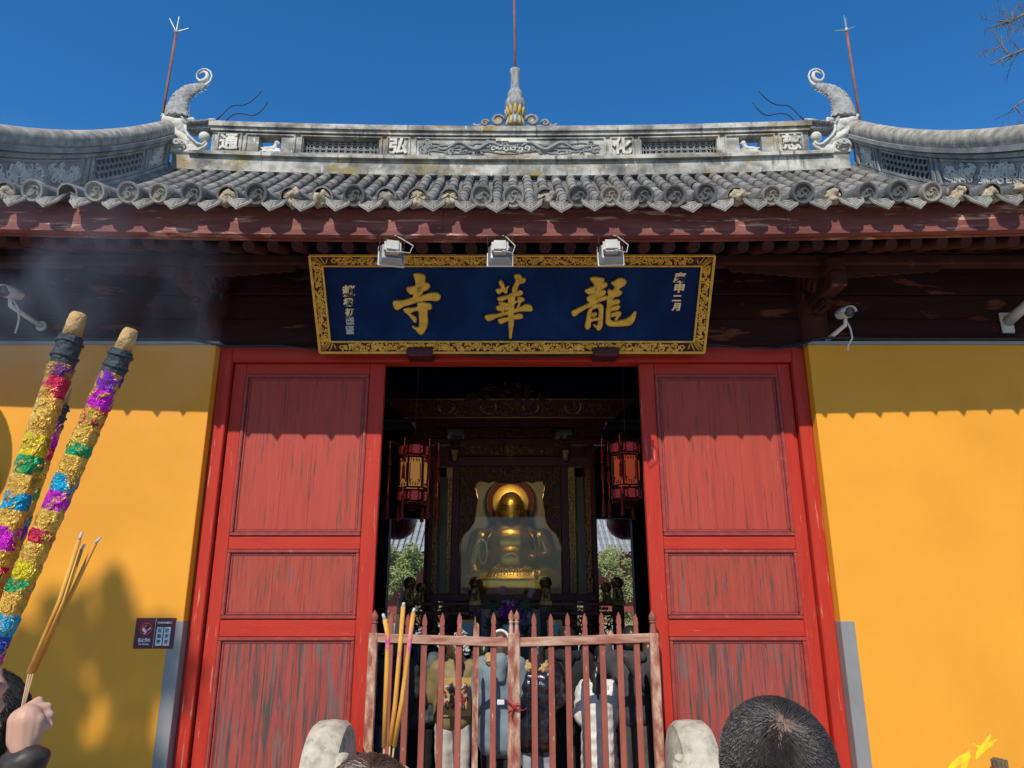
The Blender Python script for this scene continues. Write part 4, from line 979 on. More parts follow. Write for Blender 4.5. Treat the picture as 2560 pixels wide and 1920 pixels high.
# red ribbon tie and tag
rb = thing('ribbon', 'bright red cloth ribbon tying the two gate leaves together', 'ribbon', P(1285, 1765, YGt-.05))
M['ribbon'] = nmat('red_cloth', [(.5, (.42, .01, .03))], rough=.7)
c0 = P(1284, 1766, YGt-.05); q = px(YGt, 1766)
def RB(pts, w, name):
    m = MB(); m.tube([c0+Vector((a*q, -.012+.006*math.sin(i*2), -b*q)) for i, (a, b) in enumerate(pts)], w, 6, True, .35, (0, 1, 0)); m.build(name, M['ribbon'], rb, smooth=2)
RB([(0, 0), (-8, -7), (-14, -14), (-20, -17)], [.008, .014, .013, .006], 'tail'); RB([(0, 2), (-3, 10), (-6, 20), (-4, 26)], [.009, .014, .013, .008], 'tail')
RB([(2, 0), (12, 6), (22, 8), (32, 4)], [.008, .012, .011, .006], 'tail'); RB([(0, 0), (8, -8), (16, -6), (16, 4), (6, 6), (0, 0)], .009, 'loop'); RB([(-16, 8), (-6, 3), (0, 0)], .006, 'tail')
m = MB(); m.ball(c0, (.018, .016, .016), 8, 6); m.build('knot', M['ribbon'], rb, smooth=2)
tc = P(1252, 1755, YGt-.02); m = MB().box(tc.x-.03, tc.x+.03, tc.y-.004, tc.y+.004, tc.z-.022, tc.z+.018)
lk = m.build('latch_plate', M['white'], None, bevel=.006); tag(lk, 'small pale latch plate beside the red ribbon on the gate', 'latch')

# ================================================================== DRUM STONES
def drum(label, uc, sx):
    xc = P(uc, 1860, 5.75).x; zt = P(uc, 1812, 5.85).z; rr_ = .42
    t = thing('drum_stone', label, 'drum stone', (xc, 6.0, 0), 'carved stone drums flanking the doorway')
    Mx = Matrix.Translation((xc, 6.0, zt-rr_)) @ Matrix.Rotation(math.pi/2, 4, 'Y')
    w = .145
    m = MB().lathe([(.02, -w), (rr_*.78, -w), (rr_*.82, -w+.012), (rr_*.93, -w+.012), (rr_, -w+.05), (rr_+.008, 0), (rr_, w-.05), (rr_*.93, w-.012), (rr_*.82, w-.012), (rr_*.78, w), (.02, w)], n=56, m=Mx)
    m.build('drum', M['drum'], t, smooth=True)
    m = MB().box(xc-.17, xc+.17, 5.5, 6.4, 0, .12); m.build('plinth', M['drum'], t, bevel=.02, seg=2)
    # carved mask on the face towards the door axis
    b = MB(); fxs = xc-sx*w
    cz = zt-rr_*.62
    b.capsule((fxs, 5.72, cz+.02), .075, (fxs-sx*.03, 5.66, cz-.1), .06); b.ball((fxs-sx*.05, 5.63, cz-.16), .055); b.ball((fxs-sx*.03, 5.70, cz+.07), (.04, .06, .03))
    for k in range(9): b.ball((fxs, 5.62+.04*k, cz-.2-.02*math.sin(k)), .03)
    for k in range(5): b.ball((fxs-sx*.01, 5.8+.02*k, cz+.05-.05*k), .035)
    obj('beast_mask', blob(b, .012, 2, lambda c: .012*noise.noise(c*25)), M['drum'], t)
drum('round stone drum left of the gate, its pale rim facing out', 806, -1)
drum('round stone drum right of the gate, a beast mask carved on its side', 1748, 1)
# ================================================================== SHRINE
M['lac'] = nmat('dark_red_lacquer', [(.3, (.085, .012, .014)), (.7, (.13, .019, .019))], 4, rough=.42)
M['carve'] = nmat('gilt_dark_carving', [(.3, (.10, .05, .02)), (.55, (.30, .16, .045)), (.75, (.55, .32, .09))], 30, rough=.38, metal=.5)
M['carve_d'] = nmat('dim_carving', [(.3, (.06, .03, .018)), (.6, (.17, .08, .032)), (.8, (.36, .18, .06))], 30, rough=.42, metal=.4)
M['buddha'] = nmat('bright_gilt_bronze', [(.3, (.46, .26, .04)), (.7, (.62, .38, .07))], 5, rough=.30, metal=.85)
M['cream'] = nmat('cream_backdrop', [(.3, (.52, .45, .28)), (.7, (.60, .53, .35))], 3, rough=.8)
M['halo_red'] = nmat('halo_red', [(.4, (.20, .012, .018)), (.6, (.26, .02, .022))], 20, rough=.5)
M['green_l'] = nmat('leaf_green', [(.3, (.035, .075, .02)), (.7, (.07, .13, .035))], 9, rough=.6, rand=.3)
M['pale_panel'] = nmat('pale_blue_panel', [(.3, (.40, .45, .46)), (.7, (.52, .56, .56))], 6, rough=.25, spec=.5)
YS = 10.2
SZ = lambda v, Y=YS: P(1280, v, Y).z
SX = lambda u, v=1300, Y=YS: P(u, v, Y).x
shr = thing('altar_shrine', 'dark red carved wooden shrine with gilded canopy housing the statue', 'shrine', (0, YS+.7, 0))
def carve(parent, x0, x1, z0, z1, Y, n, r, th, seed, mt='carve', name='carving', lean=0):
    rg = random.Random(seed); m = MB()
    for k in range(n):
        c = (rg.uniform(x0+r*.6, x1-r*.6), rg.uniform(z0+r*.6, z1-r*.6)); q = rg.uniform(.5, 1)*r
        pl_ = lambda x, z, d: Vector((x, Y-d-lean*(z-z0), z))
        if rg.random() < .65: curl(m, c, q, th*rg.uniform(.7, 1.2), rg.uniform(.6, 1.4), rg.uniform(0, 6.3), rg.choice((-1, 1)), 8, pl_)
        else: m.ball(pl_(c[0], c[1], th), (q*.4, th*1.2, q*.55), 6, 4)
    o = m.build(name, M[mt], parent, smooth=2); o['kind'] = 'stuff'; return o
def bord(parent, x0, x1, z0, z1, Y, w, mt='carve', name='gilt_border', lean=0):
    m = MB(); g_ = lambda x, z: Vector((x, Y-lean*(z-z0), z))
    c = [g_(x0, z0), g_(x1, z0), g_(x1, z1), g_(x0, z1)]
    for a, b in zip(c, c[1:]+c[:1]): m.tube([a, b], w, 4)
    return m.build(name, M[mt], parent)
# case posts, sill, head
xg0, xg1 = SX(1148), SX(1403); zg0, zg1 = SZ(1484), SZ(1166)
pw = .11
for a, b in ((xg0-pw, xg0), (xg1, xg1+pw)): MB().box(a, b, YS, YS+.12, .25, SZ(1118)).build('post', M['lac'], shr, bevel=.008)
for u0, u1 in ((1070, 1076), (1480, 1487)): MB().box(SX(u0), SX(u1)+.03, YS+.02, YS+.12, .25, SZ(1118)).build('post', M['lac'], shr, bevel=.006)
MB().box(SX(1070), SX(1487), YS-.02, YS+.12, zg0-.10, zg0-.001).build('sill', M['lac'], shr, bevel=.008)
MB().box(SX(1070), SX(1487), YS-.01, YS+.12, zg1+.001, SZ(1141)).build('head_rail', M['lac'], shr, bevel=.008)
MB().box(SX(1050), SX(1505), YS+.3, YS+1.9, .01, .25).build('plinth', M['lac'], shr)
MB().box(xg0-.3, xg1+.3, YS+1.16, YS+1.22, .26, SZ(1110)).build('back_board', M['cream'], shr)
for a in (SX(1065), SX(1487)): MB().box(a-.03, a+.03, YS+.13, YS+1.75, .26, SZ(1110)).build('side_board', M['lac'], shr)
MB().box(SX(1050), SX(1505), YS+.1, YS+1.85, SZ(1112), SZ(1106)).build('top_board', M['inner'], shr)
MB().box(xg0-.1, xg1+.1, YS+.15, YS+1.6, zg0-.12, zg0-.05).build('dais', M['lac'], shr)
# carved bands (photo rows)
def band(u0, u1, v0, v1, n, seed, mt='carve', fr=True):
    x0, x1, z0, z1 = SX(u0, v0), SX(u1, v0), SZ(v1), SZ(v0)
    b = MB().box(x0, x1, YS-.03, YS+.05, z0, z1).build('carved_band', M['lac'], shr)
    carve(b, x0, x1, z0, z1, YS-.035, n, .055, .010, seed, mt)
    if fr: bord(b, x0+.01, x1-.01, z0+.01, z1-.01, YS-.045, .008, mt)
    return b
band(1161, 1387, 1070, 1097, 70, 1, 'carve_d'); band(1040, 1118, 1070, 1097, 24, 2, 'carve_d'); band(1430, 1508, 1070, 1097, 24, 3, 'carve_d')
MB().box(SX(1030), SX(1520), YS-.02, YS+.1, SZ(1112), SZ(1098)).build('beam', M['lac'], shr)
MB().box(SX(1030), SX(1520), YS-.04, YS+.1, SZ(1069), SZ(1058)).build('beam', M['lac'], shr)
fb = band(1163, 1385, 1114, 1140, 80, 4, 'carve')
m = MB(); cx_, cz_ = SX(1275), SZ(1127)
m.tube([Vector((cx_+.085*math.cos(a), YS-.06, cz_+.085*math.sin(a))) for a in [i*math.pi/10 for i in range(21)]], .009, 5)
m.build('medallion_ring', M['carve'], fb, smooth=2)
text_mesh('福', .13, lambda a, b, d: Vector((cx_+a, YS-.055-d, cz_+b)), .006, 0).build('medallion_character', M['carve'], fb)
for u in (1137, 1413):
    l = MB(); c = P(u, 1140, YS-.1); l.lathe([(.045, -.07), (.085, .06), (.09, .075)], (c.x, c.y, c.z), 6); l.build('hanging_bracket', M['carve'], shr)
    carve(shr, c.x-.09, c.x+.09, c.z+.09, c.z+.32, YS-.08, 22, .05, .016, int(u), 'carve_d', 'bracket_carving')
# canopy: flaring board with dragons, and crest
z0, z1 = SZ(1047), SZ(1006); lean = .55
can = MB(); xa0, xa1, xb0, xb1 = SX(1012, 1047), SX(1536, 1047), SX(966, 1006), SX(1585, 1006)
can.hexa([(xa0, YS-.08, z0), (xa1, YS-.08, z0), (xa1, YS-.03, z0), (xa0, YS-.03, z0)], [(xb0, YS-.08-lean*(z1-z0), z1), (xb1, YS-.08-lean*(z1-z0), z1), (xb1, YS-.03-lean*(z1-z0), z1), (xb0, YS-.03-lean*(z1-z0), z1)])
cano = can.build('canopy', M['lac'], shr)
carve(cano, xa0, xa1, z0, z1, YS-.085, 230, .06, .011, 7, 'carve', 'dragon_carving', lean)
m = MB(); m.tube([(xa0, YS-.09, z0), (xa1, YS-.09, z0)], .014, 5); m.tube([(xb0, YS-.095-lean*(z1-z0), z1-.01), (xb1, YS-.095-lean*(z1-z0), z1-.01)], .010, 5); m.build('gilt_border', M['carve'], cano)
rgk = random.Random(4)
for k in range(4):
    m = MB(); x = xa0+(xa1-xa0)*(.2+.2*k); rr_ = .11
    m.tube([Vector((x+rr_*math.cos(a), YS-.1-lean*(.12+rr_*math.sin(a)), z0+.14+rr_*.8*math.sin(a))) for a in [math.pi*(.9+.13*i) for i in range(11)]], [.012+.004*math.sin(i) for i in range(11)], 6); m.build('dragon_coil', M['gold'], cano, smooth=2)
m = MB(); rg = random.Random(9)
for k in range(60):
    t = rg.uniform(-1, 1); h = rg.uniform(0, 1)*(1-t*t)*.22
    curl(m, (SX(1275)+t*.62, z1+.0+h), rg.uniform(.03, .06), .014, 1, rg.uniform(0, 6), 1, 8, lambda x, z, d: Vector((x, YS-.1-lean*(z1-z0)-d, z)))
m.build('crest', M['carve_d'], cano, smooth=2)
MB().box(xa0+.1, xa1-.1, YS-.03, YS+1.9, z0-.06, z0-.001).build('canopy_soffit', M['lac'], shr)
# side lattice strips and inner pillars
for u0, u1 in ((1075, 1091), (1116, 1132), (1425, 1440), (1467, 1481)):
    x0, x1 = SX(u0, 1400), SX(u1, 1400); rg = random.Random(u0)
    m = MB(); z = zg0+.02; n = 26; hh = (SZ(1190)-z)/n
    for k in range(n):
        zz = z+k*hh; a = x0+rg.uniform(.0, .3)*(x1-x0); b = x1-rg.uniform(.0, .3)*(x1-x0)
        m.box(x0, x1, YS+.03, YS+.055, zz, zz+hh*.22)
        m.box(a, a+.02, YS+.032, YS+.056, zz+hh*.221, zz+hh); m.box(b-.02, b, YS+.031, YS+.057, zz+hh*.222, zz+hh*.9)
        if k % 2: m.box(a+.021, b-.021, YS+.033, YS+.054, zz+hh*.5, zz+hh*.68)
    m.build('fret_strip', M['carve'], shr)['kind'] = 'stuff'
for u0, u1 in ((1093, 1114), (1442, 1465)):
    x0, x1 = SX(u0, 1400), SX(u1, 1400)
    MB().box(x0, x1, YS+.10, YS+.13, zg0, SZ(1190)).build('side_pane', nmat('dim_gilt_pane', [(.3, (.10, .085, .045)), (.7, (.17, .14, .07))], 2, (4, 1, .5), rough=.25), shr)
    MB().tube([(x0+.012, YS+.08, zg0), (x0+.012, YS+.08, SZ(1190))], .012, 8).build('gilt_rod', M['carve'], shr)
# carved opening round the statue
def arch():
    A = [(1148, 1360), (1152, 1345), (1160, 1332), (1172, 1322), (1183, 1305), (1187, 1285), (1190, 1265), (1193, 1245), (1190, 1230), (1187, 1213), (1196, 1202), (1210, 1201), (1221, 1206), (1235, 1201), (1250, 1205), (1275, 1206)]
    L_ = [(SX(u, v), SZ(v)) for u, v in A]; Rr = [(SX(2*1275.5-u, v), SZ(v)) for u, v in reversed(A[:-1])]
    return L_+Rr
ap = arch()
poly = [(xg0-.001, zg1)] + ap + [(xg1+.001, zg1)]
ao = MB().prism(poly, lambda x, y, d: Vector((x, YS+.04+d, y)), 0, .04).build('arch_screen', M['lac'], shr)
m = MB(); m.tube([Vector((x, YS+.03, z)) for x, z in ap], .012, 5); m.build('arch_edge', M['carve'], ao)
rg = random.Random(31); m = MB()
def inside(x, z):
    # above the arch curve
    c = False; pp = poly; n = len(pp); j = n-1
    for i in range(n):
        if ((pp[i][1] > z) != (pp[j][1] > z)) and (x < (pp[j][0]-pp[i][0])*(z-pp[i][1])/(pp[j][1]-pp[i][1])+pp[i][0]): c = not c
        j = i
    return c
k = 0
while k < 330:
    x, z = rg.uniform(xg0, xg1), rg.uniform(SZ(1360), zg1)
    if inside(x, z):
        k += 1; q = rg.uniform(.02, .045)
        if rg.random() < .6: curl(m, (x, z), q, .009, rg.uniform(.6, 1.3), rg.uniform(0, 6), 1, 8, lambda a, b, d: Vector((a, YS+.03-d, b)))
        else: m.ball((x, YS+.03, z), (q*.4, .012, q*.6), 6, 4)
m.build('arch_carving', M['carve'], ao, smooth=2)
# glass pane
gm = bpy.data.materials.new('case_glass'); gm.use_nodes = True; t_ = gm.node_tree; t_.nodes.clear()
o_ = t_.nodes.new('ShaderNodeOutputMaterial'); mx = t_.nodes.new('ShaderNodeMixShader'); tr = t_.nodes.new('ShaderNodeBsdfTransparent'); gl = t_.nodes.new('ShaderNodeBsdfGlossy'); fr_ = t_.nodes.new('ShaderNodeFresnel')
fr_.inputs[0].default_value = 1.42; gl.inputs['Roughness'].default_value = .015; tr.inputs[0].default_value = (.93, .95, .95, 1)
t_.links.new(fr_.outputs[0], mx.inputs[0]); t_.links.new(tr.outputs[0], mx.inputs[1]); t_.links.new(gl.outputs[0], mx.inputs[2]); t_.links.new(mx.outputs[0], o_.inputs[0])
MB().add([(xg0, YS+.10, zg0), (xg1, YS+.10, zg0), (xg1, YS+.10, zg1), (xg0, YS+.10, zg1)], [(0, 1, 2, 3)]).build('glass_pane', gm, shr)

# lamp inside the case that puts the glints on the statue's forehead
cl = MB().lathe([(.03, .03), (.05, 0), (.045, -.01)], (SX(1275), YS+.22, SZ(1204)+.02), 14).build('case_lamp', M['galv'], shr)
ld = bpy.data.lights.new('case_lamp_light', 'POINT'); ld.energy = 10; ld.shadow_soft_size = .04; ld.color = (1, .80, .50)
lo_ = bpy.data.objects.new('case_lamp_light', ld); col.objects.link(lo_); lo_.parent = cl; lo_.location = (SX(1275), YS+.22, SZ(1204)); lo_.rotation_euler = (R(38), 0, 0)

# ================================================================== STATUE
YBd = YS+.75; kx = px(YBd, 1380)
def B(x, y, d=0):                        # pixels of the 350x370 crop enlarged to 1569x1659
    p_ = P(1100+x*.2231, 1150+y*.2231, YBd); p_.y += d; return p_
S = kx*.2231
st = thing('buddha_statue', 'seated laughing golden statue with bare belly behind the shrine glass', 'statue', (0, YBd, zg0-.05))
b = MB()
b.ball(B(790, 1130, .0), (330*S, 210*S, 250*S), 20, 14)               # belly
b.ball(B(790, 930, .03), (370*S, 190*S, 220*S), 20, 14)               # chest
b.capsule(B(440, 880, .03), 120*S, B(360, 1180, -.05), 92*S); b.capsule(B(360, 1180, -.05), 92*S, B(400, 1330, -.18), 60*S)
b.capsule(B(1150, 880, .03), 120*S, B(1230, 1130, -.03), 98*S); b.capsule(B(1230, 1130, -.03), 95*S, B(1080, 1120, -.25), 55*S)
b.capsule(B(700, 720, .02), 110*S, B(880, 720, .02), 110*S)           # neck, double chin
b.ball(B(795, 545, -.02), (150*S, 150*S, 190*S), 20, 14); b.ball(B(795, 640, -.05), (140*S, 130*S, 115*S), 18, 12)
for s in (-1, 1):
    b.ball(B(795+s*75, 600, -.13), (52*S, 45*S, 48*S)); b.capsule(B(795+s*150, 560, .0), 22*S, B(795+s*165, 700, -.01), 34*S)
b.ball(B(795, 590, -.165), (20*S, 30*S, 40*S)); b.ball(B(795, 620, -.175), (34*S, 24*S, 18*S))
b.capsule(B(450, 1390, -.25), 150*S, B(1150, 1400, -.25), 165*S)      # knees and lap
b.ball(B(1150, 1330, -.25), (190*S, 170*S, 130*S)); b.ball(B(420, 1390, -.25), (180*S, 170*S, 110*S))
b.ball(B(400, 1350, -.36), (55*S, 50*S, 35*S)); b.ball(B(1040, 1100, -.33), (65*S, 50*S, 38*S))
body = obj('body', blob(b, .018, 3), M['buddha'], st)
m = MB()
for k in range(16):                       # robe folds
    t = k/15; x0 = 560+520*t
    m.tube([B(x0*.5+400, 1150+40*math.sin(t*3), -.26), B(x0*.8+150, 1230, -.36), B(x0*1.15-130, 1330, -.42), B(x0*1.3-270, 1440, -.42)], [.006, .010, .010, .004], 5)
for s in (-1, 1):
    for k in range(6): m.tube([B(795+s*(330+26*k), 860, -.12+.03*k), B(795+s*(400+20*k), 1010, -.17+.03*k), B(795+s*(420+16*k), 1200, -.15+.02*k)], [.004, .010, .005], 5)
    m.tube([B(795+s*200, 790, -.18), B(795+s*255, 900, -.25), B(795+s*270, 1010, -.27), B(795+s*200, 1150, -.26)], .016, 6)
m.build('robe_folds', M['buddha'], st, smooth=2)
m = MB(); rr_ = 60
m.tube([B(795+rr_*math.cos(a), 1095-30*math.sin(a)*1.0, -.33) for a in [math.pi*i/12 for i in range(13)]], .011, 6); m.build('belt_knot', M['gold_pale'], st, smooth=2)
m = MB()
for s in (-1, 1):                         # brows, eyes, smile
    m.tube([B(795+s*18, 560, -.20), B(795+s*40, 527, -.215), B(795+s*80, 518, -.20), B(795+s*110, 535, -.17)], [.004, .006, .006, .003], 5)
    m.tube([B(795+s*30, 566, -.208), B(795+s*60, 556, -.205), B(795+s*95, 568, -.18)], .0045, 5)
m.tube([B(740, 655, -.19), B(770, 668, -.215), B(795, 672, -.22), B(820, 668, -.215), B(850, 655, -.19)], .006, 5)
m.build('face_lines', nmat('dark_face_line', [(.5, (.03, .015, .006))], rough=.5), st, smooth=2)
MB().ball(B(795, 495, -.215), .012, 10, 8).build('forehead_jewel', M['galv'], st)
for i in range(34):                       # beads
    a = 2*math.pi*i/34; x, y = 488+44*math.cos(a), 1040+125*math.sin(a)
    MB().ball(B(x, y, -.30+.05*math.sin(a)), .0145, 8, 6).build('bead', M['gold_pale'], st, smooth=2)
# halo
hy = YBd+.28; hc = P(1100+790*.2231, 1150+475*.2231, hy); hk = px(hy, 1260)*.2231
def disc(r0, r1, d, mt, nm):
    m = MB(); n = 48
    vv = []
    for r_ in (r0, r1):
        for i in range(n): a = 2*math.pi*i/n; vv.append((hc.x+r_*math.cos(a), hc.y+d, hc.z+r_*math.sin(a)))
    for r_ in (r0, r1):
        for i in range(n): a = 2*math.pi*i/n; vv.append((hc.x+r_*math.cos(a), hc.y+d+.02, hc.z+r_*math.sin(a)))
    ff = [(i, (i+1) % n, n+(i+1) % n, n+i) for i in range(n)] + [(n+i, n+(i+1) % n, 3*n+(i+1) % n, 3*n+i) for i in range(n)]
    m.add(vv, ff).build(nm, mt, st, smooth=True)
disc(.001, 200*hk, -.02, M['buddha'], 'halo_disc'); disc(203*hk, 258*hk, 0, M['halo_red'], 'halo_ring'); disc(258*hk, 266*hk, -.01, M['carve'], 'halo_rim')
m = MB()
for i in range(40):
    a = 2*math.pi*i/40; c = Vector((hc.x+232*hk*math.cos(a), hc.y-.004, hc.z+232*hk*math.sin(a)))
    m.tube([c, c+Vector((.018*math.cos(a+.9), -.004, .018*math.sin(a+.9)))], .004, 4)
m.build('halo_pattern', M['carve'], st)

# ================================================================== ALTAR RAILING with lions
YA = 9.25; AZ = lambda v: P(1280, v, YA).z; AX = lambda u: P(u, 1520, YA).x
alt = thing('altar_railing', 'dark red carved railing with gilded lions in front of the shrine', 'railing', (0, YA, 0))
posts = [1022, 1188, 1365, 1545]
def lion(x, z, parent, s=1.0):
    b = MB(); y = YA
    b.capsule((x, y+.02, z+.05*s), .058*s, (x, y, z+.14*s), .05*s); b.ball((x, y-.02, z+.20*s), (.062*s, .058*s, .06*s)); b.ball((x, y-.07, z+.185*s), (.038*s, .035*s, .03*s))
    for q in (-1, 1):
        b.ball((x+q*.05*s, y, z+.235*s), .022*s); b.capsule((x+q*.035*s, y-.03, z+.11*s), .024*s, (x+q*.04*s, y-.05, z+.02*s), .026*s)
    for k in range(10):
        a = k*.63; b.ball((x+.062*s*math.cos(a), y+.01, z+.20*s+.06*s*math.sin(a)), .022*s)
    b.box(x-.07*s, x+.07*s, y-.07*s, y+.07*s, z-.02, z+.012)
    o = obj('lion_figure', blob(b, .011, 1, lambda c: .006*noise.noise(c*45)), M['carve'], parent)
for i, u in enumerate(posts):
    x = AX(u); w = .066
    po_ = MB().box(x-w, x+w, YA-w, YA+w, 0.01, AZ(1514)).build('post', M['lac'], alt, bevel=.006)
    MB().box(x-w-.012, x+w+.012, YA-w-.012, YA+w+.012, AZ(1514)+.001, AZ(1500)).build('post_cap', M['carve'], po_, bevel=.008)
    carve(po_, x-w, x+w, AZ(1560), AZ(1516), YA-w-.002, 14, .03, .007, u, 'carve_d')
    lion(x, AZ(1499), po_)
    if i in (0, 3):
        lion(x+(.14 if i == 0 else -.14), AZ(1499)-.03, po_, .85)
for (u0, u1, kind) in ((1022, 1188, 'f'), (1188, 1365, 'c'), (1365, 1545, 'f')):
    x0, x1 = AX(u0)+.07, AX(u1)-.07
    MB().box(x0, x1, YA-.04, YA+.04, AZ(1514), AZ(1506)).build('rail', M['lac'], alt, bevel=.006)
    if kind == 'f':
        MB().box(x0, x1, YA-.045, YA+.045, AZ(1538), AZ(1528)).build('rail', M['lac'], alt, bevel=.006)
        MB().box(x0, x1, YA-.045, YA+.045, AZ(1612), AZ(1592)).build('rail', M['lac'], alt, bevel=.006)
        carve(alt, x0+.03, x1-.03, AZ(1527), AZ(1515), YA-.02, 40, .03, .009, u0, 'carve_d', 'pierced_carving')
        m = MB(); rg = random.Random(u0); z0_, z1_ = AZ(1591), AZ(1539)
        for k in range(70):
            cx_, cz_ = rg.uniform(x0, x1), rg.uniform(z0_, z1_); a = rg.choice((.3, 1.2, 1.9, 2.7))+rg.uniform(-.2, .2); l = rg.uniform(.04, .08)
            p0_ = Vector((max(x0, min(x1, cx_-l*math.cos(a))), YA, max(z0_, min(z1_, cz_-l*math.sin(a))))); p1_ = Vector((max(x0, min(x1, cx_+l*math.cos(a))), YA, max(z0_, min(z1_, cz_+l*math.sin(a)))))
            if (p1_-p0_).length > .02: m.tube([p0_, p1_], .009, 4)
        m.build('cracked_ice_lattice', M['lac'], alt)['kind'] = 'stuff'
        cx_ = (x0+x1)/2; carve(alt, cx_-.13, cx_+.13, (z0_+z1_)/2-.11, (z0_+z1_)/2+.11, YA-.02, 26, .05, .010, u1, 'carve_d', 'lattice_boss')
    else:
        carve(alt, x0, x1, AZ(1522), AZ(1514), YA, 40, .03, .010, 77, 'carve_d', 'pierced_carving')
MB().box(AX(1196), AX(1358), YA+.25, YA+.27, .3, AZ(1512)).build('altar_cloth_panel', M['pale_panel'], alt)
# small framed pictures on the altar
for u, lab in ((1172, 'small framed picture left of the flowers below the railing'), (1382, 'small framed picture right of the flowers below the railing')):
    x = AX(u); z = AZ(1592); t = thing('picture_frame', lab, 'picture frame', (x, YA-.3, z), 'small framed pictures by the altar')
    for q in ((-.09, .09, -.012, .012), (-.09, .09, .188, .212), (-.09, -.07, .013, .187), (.07, .09, .013, .187)): MB().box(x+q[0], x+q[1], YA-.31, YA-.29, z+q[2], z+q[3]).build('frame_bar', M['gold'], t)
    MB().box(x-.069, x+.069, YA-.297, YA-.293, z+.013, z+.187).build('picture', M['pale_panel'], t)
MB().box(AX(1150), AX(1400), YA-.55, YA-.2, AZ(1600)-.03, AZ(1600)).build('offering_shelf', M['lac'], alt, bevel=.01)
for u in (1155, 1395): MB().box(AX(u)-.03, AX(u)+.03, YA-.5, YA-.3, .01, AZ(1600)-.031).build('shelf_leg', M['lac'], alt)

# ================================================================== FLOWERS
fc = P(1275, 1560, YA-.36); fk = px(YA-.36, 1560)
fl_ = thing('flower_arrangement', 'large pink and purple flower arrangement in front of the altar', 'flowers', (fc.x, fc.y, AZ(1600)))
rg = random.Random(8)
pinks = [nmat('petal_magenta', [(.5, (.42, .03, .36))], rough=.6), nmat('petal_pale_pink', [(.5, (.46, .26, .36))], rough=.6), nmat('petal_mauve', [(.5, (.26, .10, .24))], rough=.6), nmat('petal_peach', [(.5, (.50, .28, .18))], rough=.6)]
def bloom(c, r, mt, n=16):
    m = MB()
    for k in range(n):
        a = rg.uniform(0, 6.28); e = rg.uniform(-.3, 1.2); d = Vector((math.cos(a)*math.cos(e), -abs(math.sin(e))*.6-.3, math.sin(a)*math.cos(e))).normalized()
        u_ = d.orthogonal().normalized(); w = d.cross(u_)
        m.add([c, c+d*r*.6+u_*r*.3, c+d*r*1.05, c+d*r*.6-u_*r*.3, c+d*r*.62+w*r*.12], [(0, 1, 4), (1, 2, 4), (2, 3, 4), (3, 0, 4)])
    m.build('bloom', mt, fl_)
for u, v, r, k in ((1264, 1527, 17, 0), (1290, 1522, 14, 2), (1250, 1573, 12, 0), (1250, 1545, 11, 2), (1283, 1545, 10, 3), (1300, 1540, 13, 2), (1312, 1552, 13, 1), (1296, 1560, 11, 2), (1262, 1553, 9, 3), (1272, 1568, 10, 1), (1305, 1570, 10, 2), (1238, 1560, 9, 3), (1322, 1565, 10, 1), (1245, 1535, 8, 3), (1317, 1535, 10, 1), (1276, 1508, 10, 1), (1262, 1508, 9, 1), (1288, 1503, 8, 2), (1285, 1580, 11, 0), (1270, 1585, 9, 3), (1302, 1585, 9, 1)):
    p_ = P(u, v, YA-.36+rg.uniform(-.12, .08)); bloom(p_, r*fk*1.25, pinks[k], 26 if r > 12 else 16)
m = MB()
for k in range(260):
    a = rg.uniform(0, 2*math.pi); d = Vector((math.cos(a), rg.uniform(-.5, .4), math.sin(a)*.9+.1)).normalized(); c = fc+Vector((rg.uniform(-40, 40)*fk, rg.uniform(-.05, .15), rg.uniform(-40, 40)*fk)); L_ = rg.uniform(18, 40)*fk
    u_ = d.cross(Vector((0, 1, 0))).normalized()*L_*.14
    m.add([c, c+d*L_*.5+u_, c+d*L_, c+d*L_*.5-u_], [(0, 1, 2, 3)])
lo = m.build('foliage', M['green_l'], fl_); lo['kind'] = 'stuff'
MB().lathe([(.06, 0), (.10, .05), (.12, .14), (.10, .2)], (fc.x, fc.y, AZ(1600)), 16).build('vase', M['white'], fl_, smooth=True)
for u, v, a in ((1257, 1476, -.12), (1326, 1483, .3)):
    c = P(u, v, YA-.2); Mx = Matrix.Translation(c) @ Matrix.Rotation(a, 4, 'Y')
    t = thing('paper_card', 'pink paper card standing in the flowers, ' + ('tilted left' if a < 0 else 'tilted right'), 'card', c, 'pink cards in the flowers')
    MB().box(-.028, .028, -.002, .002, -.055, .055, Mx).build('card', nmat('pink_card', [(.4, (.34, .09, .16)), (.6, (.44, .22, .28))], 40, rough=.6), t)
    MB().tube([c, P(u+(8 if a < 0 else -14), 1540, YA-.3)], .004, 4).build('stick', M['green_l'], t)

